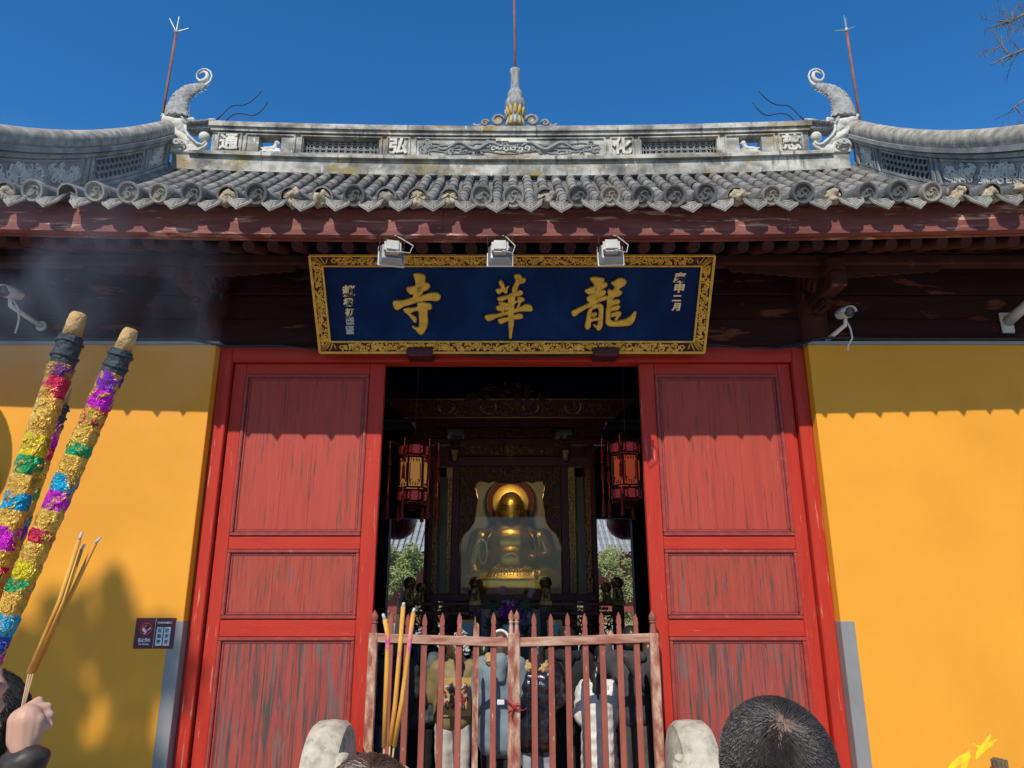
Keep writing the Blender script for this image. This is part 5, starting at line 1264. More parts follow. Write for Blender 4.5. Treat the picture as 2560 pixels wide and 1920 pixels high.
# ================================================================== PALACE LANTERNS
M['lan_y'] = nmat('lit_paper_yellow', [(.5, (.55, .30, .08))], rough=.6, emit=((1.0, .42, .10), .22)); M['lan_p'] = nmat('lit_paper_pink', [(.5, (.42, .06, .08))], rough=.6, emit=((1, .10, .10), .10)); M['lan_r'] = nmat('lit_paper_red', [(.5, (.5, .10, .04))], rough=.6, emit=((1, .14, .05), .20))
M['tassel'] = nmat('red_silk_tassel', [(.4, (.30, .012, .012)), (.6, (.42, .03, .02))], 40, (1, 1, .1), rough=.6)
def lantern(label, u, v0, v1, Y, paper, rot):
    c = P(u, (v0+v1)/2, Y); z0_, z1_ = P(u, v1, Y).z, P(u, v0, Y).z; H = z1_-z0_; Rr = H*.27
    t = thing('palace_lantern', label, 'lantern', (c.x, c.y, z1_), 'hexagonal palace lanterns hanging in the hall')
    def hexp(r, k): a = rot+k*math.pi/3; return Vector((c.x+r*math.cos(a), c.y+r*math.sin(a), 0))
    tiers = [(z0_+.02*H, z0_+.20*H, Rr*.98, 'lan_p'), (z0_+.25*H, z0_+.76*H, Rr*.90, paper), (z0_+.80*H, z0_+.98*H, Rr*1.0, 'lan_p')]
    for za, zb_, r_, pm in tiers:
        for k in range(6):
            a, b_ = hexp(r_, k), hexp(r_, k+1); d = b_-a; 
            f = lambda s, z, o=0: a.lerp(b_, s)+Vector((0, 0, z))+((a+b_)/2-Vector((c.x, c.y, 0))).normalized()*o
            m = MB(); m.add([f(.1, za+.01), f(.9, za+.01), f(.9, zb_-.01), f(.1, zb_-.01)], [(0, 1, 2, 3)]); m.build('pane', M[pm], t)
            m = MB(); h = zb_-za
            m.tube([f(0, za, .0), f(0, zb_, .0)], .014, 5)
            for z in (za, zb_): m.tube([f(0, z), f(1, z)], .012, 4)
            rg = random.Random(k)
            if h > .2*H:
                for zz in (za+.05*h, zb_-.17*h):
                    for s in (.2, .38, .56, .74): curl(m, (s, zz+.06*h), .05, .005, 1, rg.uniform(0, 6), 1, 7, lambda x, y, dd: f(x, zz+.06*h+(y-zz-.06*h)*(H*.8), .004+dd))
                m.tube([f(.12, za+.16*h, .004), f(.30, za+.26*h, .004), f(.12, za+.26*h, .004)], .006, 4); m.tube([f(.88, za+.16*h, .004), f(.70, za+.26*h, .004)], .006, 4)
                m.tube([f(.14, za+.2*h, .004), f(.14, zb_-.2*h, .004)], .006, 4); m.tube([f(.86, za+.2*h, .004), f(.86, zb_-.2*h, .004)], .006, 4)
            else:
                for s0 in (.1, .9): 
                    m.tube([f(s0, za+.1*h, .004), f(.5+(s0-.5)*.55, za+.2*h, .004), f(.5+(s0-.5)*.75, za+.5*h, .004), f(.5+(s0-.5)*.55, za+.8*h, .004), f(s0, za+.9*h, .004)], .008, 4)
            m.build('pane_frame', M['lac'], t)
    for k in range(6):
        a = hexp(Rr*1.0, k)+Vector((0, 0, z1_)); o_ = hexp(Rr*1.55, k)+Vector((0, 0, z1_+.06*H))
        m = MB(); m.tube([a, a.lerp(o_, .5)+Vector((0, 0, -.01)), o_, o_+Vector((0, 0, .05*H))], [.014, .012, .012, .008], 5); m.build('eave_arm', M['lac'], t)
        z = o_.z; m = MB(); m.tube([o_, Vector((o_.x, o_.y, z-.2*H))], .003, 4)
        m.build('cord', M['lan_r'], t)
        for zz, L_ in ((z-.2*H, .22*H), (z-.48*H, .22*H), (z-1.0*H, .34*H)):
            m = MB(); m.tube([(o_.x, o_.y, zz+.04), (o_.x, o_.y, zz)], [.004, .012], 5); m.lathe([(.012, 0), (.020, -.02), (.017, -.05), (.026, -L_)], (o_.x, o_.y, zz), 8); m.build('tassel', M['tassel'], t, smooth=True)
        m = MB(); m.tube([(o_.x, o_.y, z-.42*H), (o_.x, o_.y, z-1.0*H)], .003, 4); m.build('cord', M['lan_r'], t)
    MB().lathe([(Rr*.3, H*.18), (Rr*.5, H*.12), (Rr*1.05, H*.0), (Rr*.9, -.01)], (c.x, c.y, z1_), 6, ).build('roof', M['lac'], t)
    MB().lathe([(Rr*.95, .0), (Rr*1.0, -.03), (Rr*.6, -.06), (Rr*.2, -.09)], (c.x, c.y, z0_), 6).build('base', M['lac'], t)
    MB().tube([(c.x, c.y, z1_+.1), (c.x+.02, c.y, 5.6)], .004, 4).build('chain', M['galv'], t)
lantern('hexagonal palace lantern with amber panes hanging at the left of the doorway', 1034, 1112, 1258, 8.9, 'lan_y', .25)
lantern('hexagonal palace lantern with red panes hanging at the right of the doorway', 1566, 1106, 1252, 8.9, 'lan_r', .15)
# round red lanterns outside the rear doorways
for u, lab in ((994, 'round red lantern seen through the left rear doorway'), (1563, 'round red lantern seen through the right rear doorway')):
    c = P(u, 1306, 17.2); t = thing('round_lantern', lab, 'lantern', c, 'round red lanterns behind the hall'); r_ = 46*px(17.2, 1306)
    m = MB(); prof = [(r_*max(.02, math.sin(math.pi*i/20))*(1.0), -r_*.92*math.cos(math.pi*i/20)) for i in range(21)]
    m.lathe([(a+.006*(1 if 0 < i < 20 else 0), b_) for i, (a, b_) in enumerate(prof)], c, 24); m.build('shade', nmat('red_lantern_cloth', [(.5, (.32, .014, .02))], rough=.4), t, smooth=2)
    for k in range(12):
        a = k*math.pi/6; m = MB(); m.tube([c+Vector((math.cos(a)*(p_[0]+.004), math.sin(a)*(p_[0]+.004), p_[1])) for p_ in prof[1:-1]], .004, 4); m.build('rib', M['gold'], t)
    MB().tube([c+Vector((0, 0, r_*.9)), c+Vector((0, 0, 1.4))], .01, 5).build('cord', M['wire'], t)

# ================================================================== BEHIND THE HALL
M['tree_lt'] = nmat('sunlit_evergreen', [(.3, (.17, .20, .06)), (.7, (.30, .33, .12))], 1.4, rough=.7)
M['bark'] = nmat('bark', [(.3, (.07, .055, .042)), (.7, (.14, .115, .09))], 9, (1, 1, .3), rough=.9, bump=.6, bscale=30)
def leaf_cloud(centres, n, size, seed, squash=1.0):
    rg = random.Random(seed); vv = []; ff = []
    for k in range(n):
        c, r_ = rg.choice(centres); d = Vector((rg.gauss(0, 1), rg.gauss(0, 1), rg.gauss(0, 1))).normalized()*(r_*(.55+.45*rg.random()))
        p_ = Vector(c)+Vector((d.x, d.y, d.z*squash)); a = Vector((rg.gauss(0, 1), rg.gauss(0, 1), rg.gauss(0, 1))).normalized(); b_ = a.orthogonal().normalized(); s = size*rg.uniform(.6, 1.4)
        i = len(vv); vv += [p_-a*s*.5, p_+b_*s*.28, p_+a*s*.5, p_-b_*s*.28]; ff.append((i, i+1, i+2, i+3))
    return MB().add(vv, ff)
def ev_tree(label, x, y, h, w, seed):
    rg = random.Random(seed); t = thing('evergreen_tree', label, 'tree', (x, y, 0), 'evergreen trees in the rear courtyard')
    MB().tube([(x, y, 0), (x+.05, y, h*.5), (x, y, h*.9)], [.16, .1, .03], 8).build('trunk', M['bark'], t, smooth=2)
    cs = []
    for k in range(34):
        z = .4+(h-.5)*rg.random()**.8; rad = w*(1-.65*(z/h)**1.6); a = rg.uniform(0, 6.28); q_ = rad*rg.uniform(.3, 1)
        cs.append(((x+q_*math.cos(a), y+q_*math.sin(a), z), rg.uniform(.22, .42)))
    o = leaf_cloud(cs, 9000, .085, seed, .8).build('crown', M['tree_lt'], t)
ev_tree('sunlit evergreen tree seen through the left rear doorway', P(1015, 1450, 26).x-.2, 26, P(1000, 1378, 26).z+.15, 1.9, 5)
ev_tree('sunlit evergreen tree seen through the right rear doorway', P(1540, 1450, 26.5).x+.1, 26.5, P(1550, 1378, 26.5).z+.1, 1.9, 6)
rh = thing('rear_hall', 'grey-tiled hall standing across the rear courtyard', 'building', (0, 40, 0))
ze_ = P(1280, 1385, 37).z
MB().box(-16, 16, 39.6, 44, 0, ze_+.3).build('wall', nmat('rear_hall_red', [(.3, (.16, .03, .022)), (.7, (.22, .045, .032))], 2, rough=.7), rh)
MB().add([(-17, 37, ze_), (17, 37, ze_), (17, 45.5, ze_+5.2), (-17, 45.5, ze_+5.2)], [(0, 1, 2, 3)]).build('roof', M['tile_d'], rh)
M['tile_far'] = nmat('far_roof_tile', [(.3, (.24, .25, .26)), (.7, (.34, .35, .35))], 6, rough=.85, rand=.15)
L_ = math.hypot(8.5, 5.2); tm = MB()
for k in range(14):
    y0 = k*L_/14
    tm.lathe([(.115, 0), (.10, L_/14-.02), (.10, L_/14)], (0, 0, y0), 8)
tm.f = [f for f in tm.f if len(f) == 4]
tme = tm.mesh('barrel_tile_row', True); tme.materials.append(M['tile_far'])
qq = Vector((0, 0, 1)).rotation_difference(Vector((0, 8.5, 5.2)).normalized()).to_matrix().to_4x4()
for k in range(-24, 25):
    x = k*.30
    if 3.2 < abs(x) < 7.3: put('barrel_tile_row', tme, rh, Matrix.Translation((x, 36.98, ze_+.04)) @ qq)
# ================================================================== PEOPLE
M['skin'] = nmat('skin', [(.3, (.50, .28, .19)), (.7, (.58, .34, .24))], 12, rough=.5)
M['hair_k'] = nmat('black_hair', [(.3, (.012, .010, .009)), (.7, (.028, .023, .02))], 40, (1, 1, .1), rough=.38, spec=.5)
M['hair_b'] = nmat('brown_hair', [(.3, (.045, .024, .015)), (.7, (.10, .055, .032))], 40, (1, 1, .1), rough=.4, spec=.5)
M['shoe'] = nmat('dark_shoe', [(.5, (.02, .02, .022))], rough=.5)
def cloth(name, rgb, rough=.8, var=.25, sheen=.0, spec=.3, coat=0, second=None):
    lo = tuple(c*(1-var) for c in rgb); hi = tuple(min(1, c*(1+var)) for c in rgb)
    return nmat(name, [(.3, lo), (.7, hi)], 7, rough=rough, spec=spec, bump=.25, bscale=60, coat=coat, second=second)
def person(label, u, vtop, Y, jacket, trousers, hair='short', hairm='hair_k', jm=None, hem=.82, puff=0, arms='front', turn=0, wide=1.0, hood=None, lean=0, grp='worshippers inside the doorway', off=0):
    p0_ = P(u, vtop, Y); s = p0_.z/1.73
    X = Matrix.Translation((p0_.x, Y, 0)) @ Matrix.Rotation(turn, 4, 'Z') @ Matrix.Diagonal((s*wide, s, s, 1))
    t = thing('person', label, 'person', (p0_.x, Y, 0), grp)
    T = lambda m: MB().add(m.v, m.f, X)
    J = {'hipL': (-.09, 0, .92), 'hipR': (.09, 0, .92), 'kL': (-.1, .01, .5), 'kR': (.1, .01, .5), 'aL': (-.1, -.02, .09), 'aR': (.1, -.02, .09)}
    sh = {-1: (-.175, 0, 1.40), 1: (.175, 0, 1.40)}
    el = {}; wr = {}
    for q in (-1, 1):
        if arms == 'front': el[q] = (q*.25, .03, 1.13); wr[q] = (q*.07, .28, 1.25)
        elif arms == 'down': el[q] = (q*.26, -.01, 1.12); wr[q] = (q*.27, .06, .88)
        elif arms == 'phone': el[q] = (q*.29, .14, 1.26) if q < 0 else (q*.26, .02, 1.12); wr[q] = (-.20, .22, 1.52) if q < 0 else (q*.12, .26, 1.2)
    b = MB()
    b.ball((0, .015, 1.60), (.078, .098, .118), 14, 10); b.ball((0, .06, 1.55), (.055, .055, .07), 10, 8); b.ball((0, .112, 1.585), (.012, .02, .02), 6, 5)
    for q in (-1, 1): b.ball((q*.082, .01, 1.585), (.012, .02, .034), 8, 6)
    b.capsule((0, 0, 1.40), .06, (0, .005, 1.52), .052)
    b.capsule((-.12, 0, 1.36), .085, (.12, 0, 1.36), .085); b.capsule((0, 0, 1.30), .13, (0, 0, 1.0), .125)
    for q, n_ in ((-1, 'L'), (1, 'R')):
        b.capsule(sh[q], .058, el[q], .043); b.capsule(el[q], .043, wr[q], .03)
        d = (Vector(wr[q])-Vector(el[q])).normalized(); w = Vector(wr[q]); b.capsule(w, .028, w+d*.08, .034)
        for f in range(4):
            o_ = d.orthogonal().normalized()*(f-1.5)*.02; b.capsule(w+d*.09+o_, .011, w+d*(.165-.012*abs(f-1.3))+o_, .009)
        b.capsule(w+d*.03, .013, w+d*.09+Vector((-q*.045, 0, .02)), .010)
        b.capsule(J['hip'+n_], .085, J['k'+n_], .058); b.capsule(J['k'+n_], .056, J['a'+n_], .042)
        b.capsule(J['a'+n_], .04, (J['a'+n_][0], .12, .045), .035)
    obj('body', blob(T(b), .017, 2), M['skin'], t)
    # trousers
    m = MB(); m.capsule((-.05, 0, .98), .135, (.05, 0, .98), .135)
    for n_ in 'LR':
        m.capsule(J['hip'+n_], .115, J['k'+n_], .085); m.capsule(J['k'+n_], .085, J['a'+n_], .075)
    obj('trousers', blob(T(m), .024, 2, lambda c: .008*noise.noise(c*9)+.012*abs(noise.noise(Vector((c.x*3, c.y*3, c.z*11))))), trousers, t)
    for n_ in 'LR':
        m = MB(); m.capsule((J['a'+n_][0], -.03, .05), .05, (J['a'+n_][0], .13, .045), .045); T(m).build('shoe', M['shoe'], t, smooth=2)
    # jacket
    m = MB(); g = .03+puff*.025
    m.capsule((-.13, 0, 1.345), .085+g, (.13, 0, 1.345), .085+g); m.capsule((-.045, 0, 1.28), .135+g, (-.045, 0, 1.05), .125+g); m.capsule((.045, 0, 1.28), .135+g, (.045, 0, 1.05), .125+g)
    m.capsule((-.05, 0, 1.05), .13+g, (-.06, 0, hem+.14), .13+g); m.capsule((.05, 0, 1.05), .13+g, (.06, 0, hem+.14), .13+g)
    if hem < .7: m.capsule((-.05, 0, .9), .14+g, (-.06, 0, hem+.15), .135+g); m.capsule((.05, 0, .9), .14+g, (.06, 0, hem+.15), .135+g)
    for q in (-1, 1):
        m.capsule(sh[q], .072+g, el[q], .058+g*.8); w = Vector(el[q]).lerp(Vector(wr[q]), .92); m.capsule(el[q], .056+g*.8, w, .045+g*.5)
    m.capsule((0, 0, 1.40), .075+g*.4, (0, .0, 1.455), .07+g*.3)
    sd = hash(label) % 97
    if puff: dis = lambda c: .010*abs(math.sin((c.z+.02*noise.noise(c*6+Vector((sd, 0, 0))))*26/s))-.006+.010*noise.noise(c*16)+.006*noise.noise(c*40)
    else: dis = lambda c: .010*noise.noise(Vector((c.x*5, c.y*5, c.z*8+sd)))+.008*noise.noise(Vector((c.x*14+sd, c.y*14, c.z*9)))+.008*abs(noise.noise(Vector((c.x*7+c.z*6, c.y*7, c.z*10+sd))))
    jk = obj('jacket', blob(T(m), .02, 2, dis), jacket, t)
    # hair
    hm = M[hairm]; m = MB()
    if hair in ('short', 'pony', 'long', 'bob'):
        m.ball((0, -.008, 1.625), (.092, .105, .108), 14, 10); m.ball((0, -.035, 1.57), (.085, .075, .075), 12, 8)
        if hair == 'pony': m.capsule((0, -.10, 1.62), .035, (.03, -.15, 1.50), .05); m.capsule((.03, -.15, 1.50), .05, (.05, -.13, 1.28), .03)
        if hair == 'long': m.capsule((-.02, -.06, 1.56), .095, (-.01, -.10, 1.36), .085); m.capsule((-.01, -.10, 1.36), .085, (0, -.12, 1.24), .06)
        if hair == 'bob': m.capsule((0, -.04, 1.58), .10, (0, -.05, 1.47), .095)
        me = blob(T(m), .014, 1, lambda c: .006*noise.noise(Vector((c.x*70, c.y*70, c.z*8)))+.006*noise.noise(c*22))
        obj('hair', me, hm, t)
    if hood:
        m = MB()
        if hood == 'down':
            m.capsule((-.09, -.09, 1.43), .05, (.09, -.09, 1.43), .05); m.capsule((0, -.13, 1.42), .075, (0, -.15, 1.30), .035); m.capsule((-.10, -.05, 1.44), .045, (-.07, .05, 1.46), .04); m.capsule((.10, -.05, 1.44), .045, (.07, .05, 1.46), .04)
            obj('hood', blob(T(m), .018, 2, lambda c: .008*noise.noise(c*14)), jacket, t)
        else:
            m.capsule((-.10, -.08, 1.46), .055, (.10, -.08, 1.46), .055); m.capsule((-.11, -.05, 1.47), .05, (-.08, .06, 1.49), .045); m.capsule((.11, -.05, 1.47), .05, (.08, .06, 1.49), .045)
            me = blob(T(m), .012, 0, lambda c: .02*noise.noise(c*45)+.012*noise.noise(c*110)); obj('fur_collar', me, hood, t)
    return t, X
C = {}
C['navy'] = cloth('navy_puffer', (.012, .014, .022), .4, coat=.2); C['grey_v'] = cloth('grey_jacket', (.045, .046, .046)); C['teal'] = cloth('teal_puffer', (.075, .10, .10), .6); C['khaki'] = cloth('khaki_jacket', (.20, .145, .065), .6)
C['bluegrey'] = cloth('blue_grey_parka', (.16, .21, .235), .8); C['black_s'] = cloth('shiny_black_puffer', (.012, .011, .015), .22, spec=.6, coat=.5); C['black'] = cloth('black_hoodie', (.018, .018, .019), .9); C['white_p'] = cloth('white_puffer', (.62, .60, .54), .5)
C['grey_h'] = cloth('charcoal_coat', (.050, .047, .052), .85); C['beige'] = cloth('pale_trousers', (.46, .43, .37)); C['jean'] = cloth('blue_jeans', (.09, .12, .15)); C['blk_t'] = cloth('black_trousers', (.015, .015, .016)); C['ltjean'] = cloth('light_jeans', (.26, .29, .31)); C['gry_t'] = cloth('grey_trousers', (.075, .072, .068))
C['stripe'] = nmat('striped_knit', [(.46, (.02, .02, .022)), (.54, (.34, .33, .31))], 30, (1, 1, 3.4), detail=1, rough=.9); C['blue_j'] = cloth('blue_jacket', (.02, .10, .28), .6); C['tan_fur'] = nmat('tan_fur', [(.3, (.30, .17, .07)), (.7, (.52, .36, .19))], 60, rough=.9); C['wfur'] = nmat('white_fur', [(.3, (.55, .53, .48)), (.7, (.75, .73, .68))], 60, rough=.9); C['plum'] = cloth('mauve_grey_coat', (.10, .085, .09)); C['wine'] = cloth('wine_coat', (.12, .01, .016))
person('person in a navy puffer at the far left of the doorway', 946, 1588, 8.1, C['navy'], C['blk_t'], 'short', hem=.7, puff=1)
person('person in a charcoal vest and jeans behind the left incense sticks', 988, 1592, 7.45, C['grey_v'], C['jean'], 'short', hem=.78, puff=.3)
person('person with long black hair in a dark teal puffer jacket', 1052, 1583, 7.75, C['teal'], C['blk_t'], 'long', hem=.72, puff=1, turn=-.1)
person('person in a mauve-grey coat partly hidden behind the teal puffer', 1084, 1612, 8.5, C['plum'], C['wine'], 'short', hem=.8)
t, X = person('person with a brown ponytail in an embroidered khaki jacket and pale trousers', 1138, 1590, 7.15, C['khaki'], C['beige'], 'pony', 'hair_b', hem=.80, turn=.12)
# embroidered back panel
rg = random.Random(5); cols_ = [cloth('thread_red', (.32, .02, .03)), cloth('thread_white', (.55, .55, .58)), cloth('thread_purple', (.12, .03, .10)), cloth('thread_green', (.03, .10, .06)), cloth('thread_gold', (.42, .27, .09))]
m = MB(); pp = lambda x, z: X @ Vector((x, -.172+.55*x*x, z))
m.add([pp(x, z) for z in (.96, 1.33) for x in (-.175, -.10, -.03, .03, .10, .175)], [(i, i+1, 7+i, 6+i) for i in range(5)]); m.build('back_panel', cols_[4], t, smooth=2)
for k in range(5):
    m = MB()
    for q in range(14):
        c = (rg.uniform(-.10, .12), rg.uniform(1.03, 1.27)); curl(m, c, rg.uniform(.010, .026), .006, 1, rg.uniform(0, 6), 1, 7, lambda x, z, d: X @ Vector((x, -.178+.55*x*x-d, z)))
    m.build('embroidery', cols_[k if k < 4 else 0], t, smooth=2)['kind'] = 'stuff'
t, X = person('person in a black and white knitted hat in front of the ponytail', 1153, 1578, 8.2, C['black'], C['blk_t'], 'none', hem=.7)
m = MB(); m.ball((0, 0, 1.63), (.105, .115, .12), 16, 10); m.capsule((.03, -.07, 1.58), .07, (.08, -.10, 1.50), .05); m = MB().add(m.v, m.f, X)
obj('knitted_hat', blob(m, .012, 2, lambda c: .006*math.sin(c.z*150)), nmat('zebra_knit', [(.47, (.015, .015, .017)), (.53, (.60, .59, .57))], 22, (1.4, 1.4, 4), detail=2, rough=.9, dist=1.2), t)
t, X = person('child with black hair, red scarf and striped knit coat', 1211, 1606, 7.55, C['stripe'], C['blk_t'], 'short', hem=.55, wide=.85)
m = MB(); m.capsule((-.09, -.06, 1.45), .045, (.09, -.05, 1.45), .045); m.capsule((-.08, .05, 1.46), .04, (-.09, -.05, 1.45), .045); m = MB().add(m.v, m.f, X); obj('scarf', blob(m, .015, 2, lambda c: .008*noise.noise(c*20)), cloth('red_scarf', (.45, .035, .02)), t)
t, X = person('person in a long blue-grey parka with a fur-edged hood and white hairband', 1251, 1578, 7.05, C['bluegrey'], C['blk_t'], 'bob', 'hair_b', hem=.55, hood=C['tan_fur'], arms='front')
m = MB(); m.tube([X @ Vector((.098*math.cos(a), -.03, 1.615+.125*math.sin(a))) for a in [math.pi*i/12 for i in range(13)]], .013, 8); m.build('hairband', C['wfur'], t, smooth=2)
m = MB(); m.capsule((0, -.12, 1.44), .10, (0, -.16, 1.30), .06); m.capsule((-.1, -.06, 1.43), .05, (.1, -.06, 1.43), .05); m = MB().add(m.v, m.f, X); obj('hood', blob(m, .018, 2, lambda c: .010*noise.noise(c*16)), C['bluegrey'], t)
person('person in a shiny black puffer and light jeans right of the gate posts', 1343, 1600, 7.1, C['black_s'], C['ltjean'], 'bob', 'hair_k', hem=.62, puff=1.2, hood=C['tan_fur'], turn=-.15, wide=.95)
person('person in a plain black hooded top with straight black hair', 1416, 1563, 7.35, C['black'], C['blk_t'], 'short', hem=.78, hood='down', wide=1.02)
person('child in a long white puffer coat with white fur collar', 1492, 1655, 7.0, C['white_p'], C['gry_t'], 'long', 'hair_k', hem=.42, puff=1.3, hood=C['wfur'], wide=.86)
t, X = person('person in a blue jacket and bright blue scarf behind the white puffer', 1503, 1612, 7.9, C['blue_j'], C['blk_t'], 'short', hem=.75, puff=.6)
m = MB(); m.capsule((-.09, -.07, 1.46), .06, (.09, -.07, 1.46), .06); m.capsule((.02, -.1, 1.48), .06, (.05, -.13, 1.36), .05); m = MB().add(m.v, m.f, X); obj('blue_scarf', blob(m, .016, 2, lambda c: .012*noise.noise(c*18)), cloth('bright_blue_scarf', (.03, .16, .50)), t)
t, X = person('tall person in a charcoal hooded coat with a black shoulder bag', 1575, 1563, 7.05, C['grey_h'], C['gry_t'], 'short', hem=.80, hood='down', arms='phone', wide=1.0)
m = MB(); m.tube([X @ Vector(p_) for p_ in ((-.10, -.13, 1.44), (-.02, -.185, 1.30), (.10, -.19, 1.12), (.22, -.12, .98), (.27, -.04, .90))], .016, 6, True, .35); m.build('bag_strap', C['black'], t, smooth=2)
m = MB(); m.capsule((.27, -.06, .86), .085, (.29, .06, .78), .09); m.capsule((.28, -.02, .82), .10, (.29, .0, .68), .085); m = MB().add(m.v, m.f, X); obj('shoulder_bag', blob(m, .02, 1, lambda c: .02*noise.noise(c*14)), C['black_s'], t)
person('person with brown hair at the far right of the doorway', 1622, 1598, 7.9, C['black'], C['blk_t'], 'long', 'hair_b', hem=.7)
t, X = person('person with loose black hair in front of the white puffer', 1462, 1606, 8.6, C['grey_v'], C['blk_t'], 'bob', hem=.7)

# ================================================================== FOREGROUND HEADS with strand hair
def strands(c, rad, n, whorl, L0, L1, thick, lift, seed, zmin=-.45, thin=0.0, drop=0.0, wild=0.0):
    rg = random.Random(seed); m = MB(); wv = Vector(whorl).normalized()
    c = Vector(c); rad = Vector(rad)
    def on(d, h): d = d.normalized(); return c+Vector((d.x*(rad.x+h), d.y*(rad.y+h), d.z*(rad.z+h)))
    k = 0; tries = 0
    while k < n and tries < n*4:
        tries += 1
        d = Vector((rg.gauss(0, 1), rg.gauss(0, 1), rg.gauss(0, 1))).normalized()
        if d.z < zmin or (d.y > .55 and d.z < .2): continue
        ang = math.acos(max(-1, min(1, d.dot(wv))))
        if thin and ang < thin and rg.random() < .85*(1-(ang/thin)**2): continue
        k += 1
        tng = (d-wv*d.dot(wv)); tng = tng.normalized() if tng.length > 1e-4 else Vector((1, 0, 0))
        side = d.cross(tng); tng = (tng+side*(.45+rg.gauss(0, .34))+Vector((0, 0, -drop))).normalized()
        L_ = rg.uniform(L0, L1); pts = []; q = d.copy(); w_ = rg.gauss(0, wild)
        for i in range(4):
            s = i/3; dd = (d+tng*(L_*s/rad.x)+side*w_*s*s); pts.append(on(dd, .002+lift*math.sin(s*2.2)*rg.uniform(.7, 1.2)))
        m.tube(pts, [thick, thick, thick*.8, thick*.2], 3, False)
    return m
def fore_head(label, u, v, Y, hw, whorl, hairm, jacket, nh, L, thin, seed, skinm=None, drop=.0, wild=0, ears=True, zmin=-.45):
    top = P(u, v, Y); k = hw/.0935
    rad = (.087*k, .104*k, .100*k); c = top-Vector((0, 0, rad[2]+.010))
    t = thing('person', label, 'person', (top.x, Y, 0), 'people in the courtyard')
    b = MB(); b.ball(c, rad, 24, 18); b.ball(c+Vector((0, .05, -.07)), (.062, .065, .075), 14, 10); b.ball(c+Vector((0, .115, -.03)), (.013, .02, .02), 8, 6)
    b.capsule(c+Vector((0, -.01, -.10)), .062, c+Vector((0, -.025, -.22)), .065)
    zs = c.z-.27
    b.capsule((c.x-.12, Y-.02, zs-.06), .07, (c.x+.12, Y-.02, zs-.06), .07); b.capsule((c.x, Y-.02, zs-.08), .13, (c.x, Y, zs-.45), .12)
    for q in (-1, 1):
        if ears: b.capsule(c+Vector((q*(rad[0]+.006), .0, -.02)), .013, c+Vector((q*(rad[0]+.001), .004, -.058)), .009); b.ball(c+Vector((q*(rad[0]+.010), -.005, -.03)), (.008, .016, .026), 8, 6)
        b.capsule((c.x+q*.18, Y-.02, zs-.07), .055, (c.x+q*.24, Y+.02, zs-.34), .045); b.capsule((c.x+q*.24, Y+.02, zs-.34), .042, (c.x+q*.12, Y+.25, zs-.30), .03)
        b.capsule((c.x+q*.12, Y+.25, zs-.30), .03, (c.x+q*.08, Y+.33, zs-.27), .035)
        b.capsule((c.x+q*.09, Y, zs-.5), .09, (c.x+q*.1, Y, .5), .06); b.capsule((c.x+q*.1, Y, .5), .06, (c.x+q*.1, Y, .08), .045); b.capsule((c.x+q*.1, Y, .06), .04, (c.x+q*.1, Y+.14, .04), .035)
    obj('body', blob(b, .010, 3), M['skin'], t)
    m = MB(); m.capsule((c.x-.14, Y-.02, zs-.08), .10, (c.x+.14, Y-.02, zs-.08), .10); m.capsule((c.x-.05, Y-.02, zs-.15), .155, (c.x-.05, Y, zs-.55), .15); m.capsule((c.x+.05, Y-.02, zs-.15), .155, (c.x+.05, Y, zs-.55), .15)
    for q in (-1, 1): m.capsule((c.x+q*.19, Y-.02, zs-.09), .085, (c.x+q*.25, Y+.02, zs-.34), .07); m.capsule((c.x+q*.25, Y+.02, zs-.34), .068, (c.x+q*.14, Y+.22, zs-.30), .052)
    m.capsule((c.x, Y-.02, zs-.02), .085, (c.x, Y-.02, zs+.03), .08)
    obj('jacket', blob(m, .02, 2, lambda q: .012*noise.noise(q*9)), jacket, t)
    m = MB()
    for q in (-1, 1): m.capsule((c.x+q*.09, Y, zs-.55), .12, (c.x+q*.1, Y, .5), .09); m.capsule((c.x+q*.1, Y, .5), .09, (c.x+q*.1, Y, .07), .075)
    obj('trousers', blob(m, .024, 2), C['blk_t'], t)
    sc = MB(); sc.ball(c, tuple(r_+.0012 for r_ in rad), 28, 20); sc.v = sc.v; keep = [f for f in sc.f if all(sc.v[i][2] > c.z+.03 or (sc.v[i][1] < c.y+.01 and sc.v[i][2] > c.z-.05) for i in f)]; sc.f = keep
    sc.build('scalp', nmat('brown_scalp', [(.3, (.13, .08, .055)), (.7, (.21, .13, .09))], 60, rough=.6), t, smooth=2)  # scalp cap in a darker brown than the skin
    hs = strands(c+Vector((0, 0, .0)), rad, nh, whorl, L[0], L[1], .00062, .010, seed, zmin, thin, drop, wild)
    hs.build('hair', hairm, t)['kind'] = 'stuff'
    return t, c, rad
M['hair_f'] = nmat('dark_hair_strands', [(.3, (.022, .016, .013)), (.7, (.062, .050, .042))], 50, rough=.5, spec=.4)
M['hair_fb'] = nmat('brown_hair_strands', [(.3, (.045, .022, .013)), (.7, (.12, .062, .035))], 90, rough=.42, spec=.5)
t, c, rad = fore_head('person with short greying black hair thinning at the crown, seen from behind', 1929, 1744, 1.40, .0935, (-.05, -.62, .78), M['hair_f'], C['grey_v'], 15000, (.026, .050), .40, 3, wild=.10)
t, c, rad = fore_head('person with loose brown hair at the bottom edge, holding three incense sticks', 925, 1886, 1.50, .092, (.1, -.4, .9), M['hair_fb'], C['navy'], 6500, (.05, .09), 0, 4, wild=.12)
fz = P(966, 1968, 1.8); b = MB()
b.capsule(fz+Vector((.035, -.03, -.03)), .030, fz+Vector((.035, -.02, .02)), .030); b.capsule(fz+Vector((.045, -.05, -.06)), .027, fz+Vector((.10, -.14, -.20)), .032)
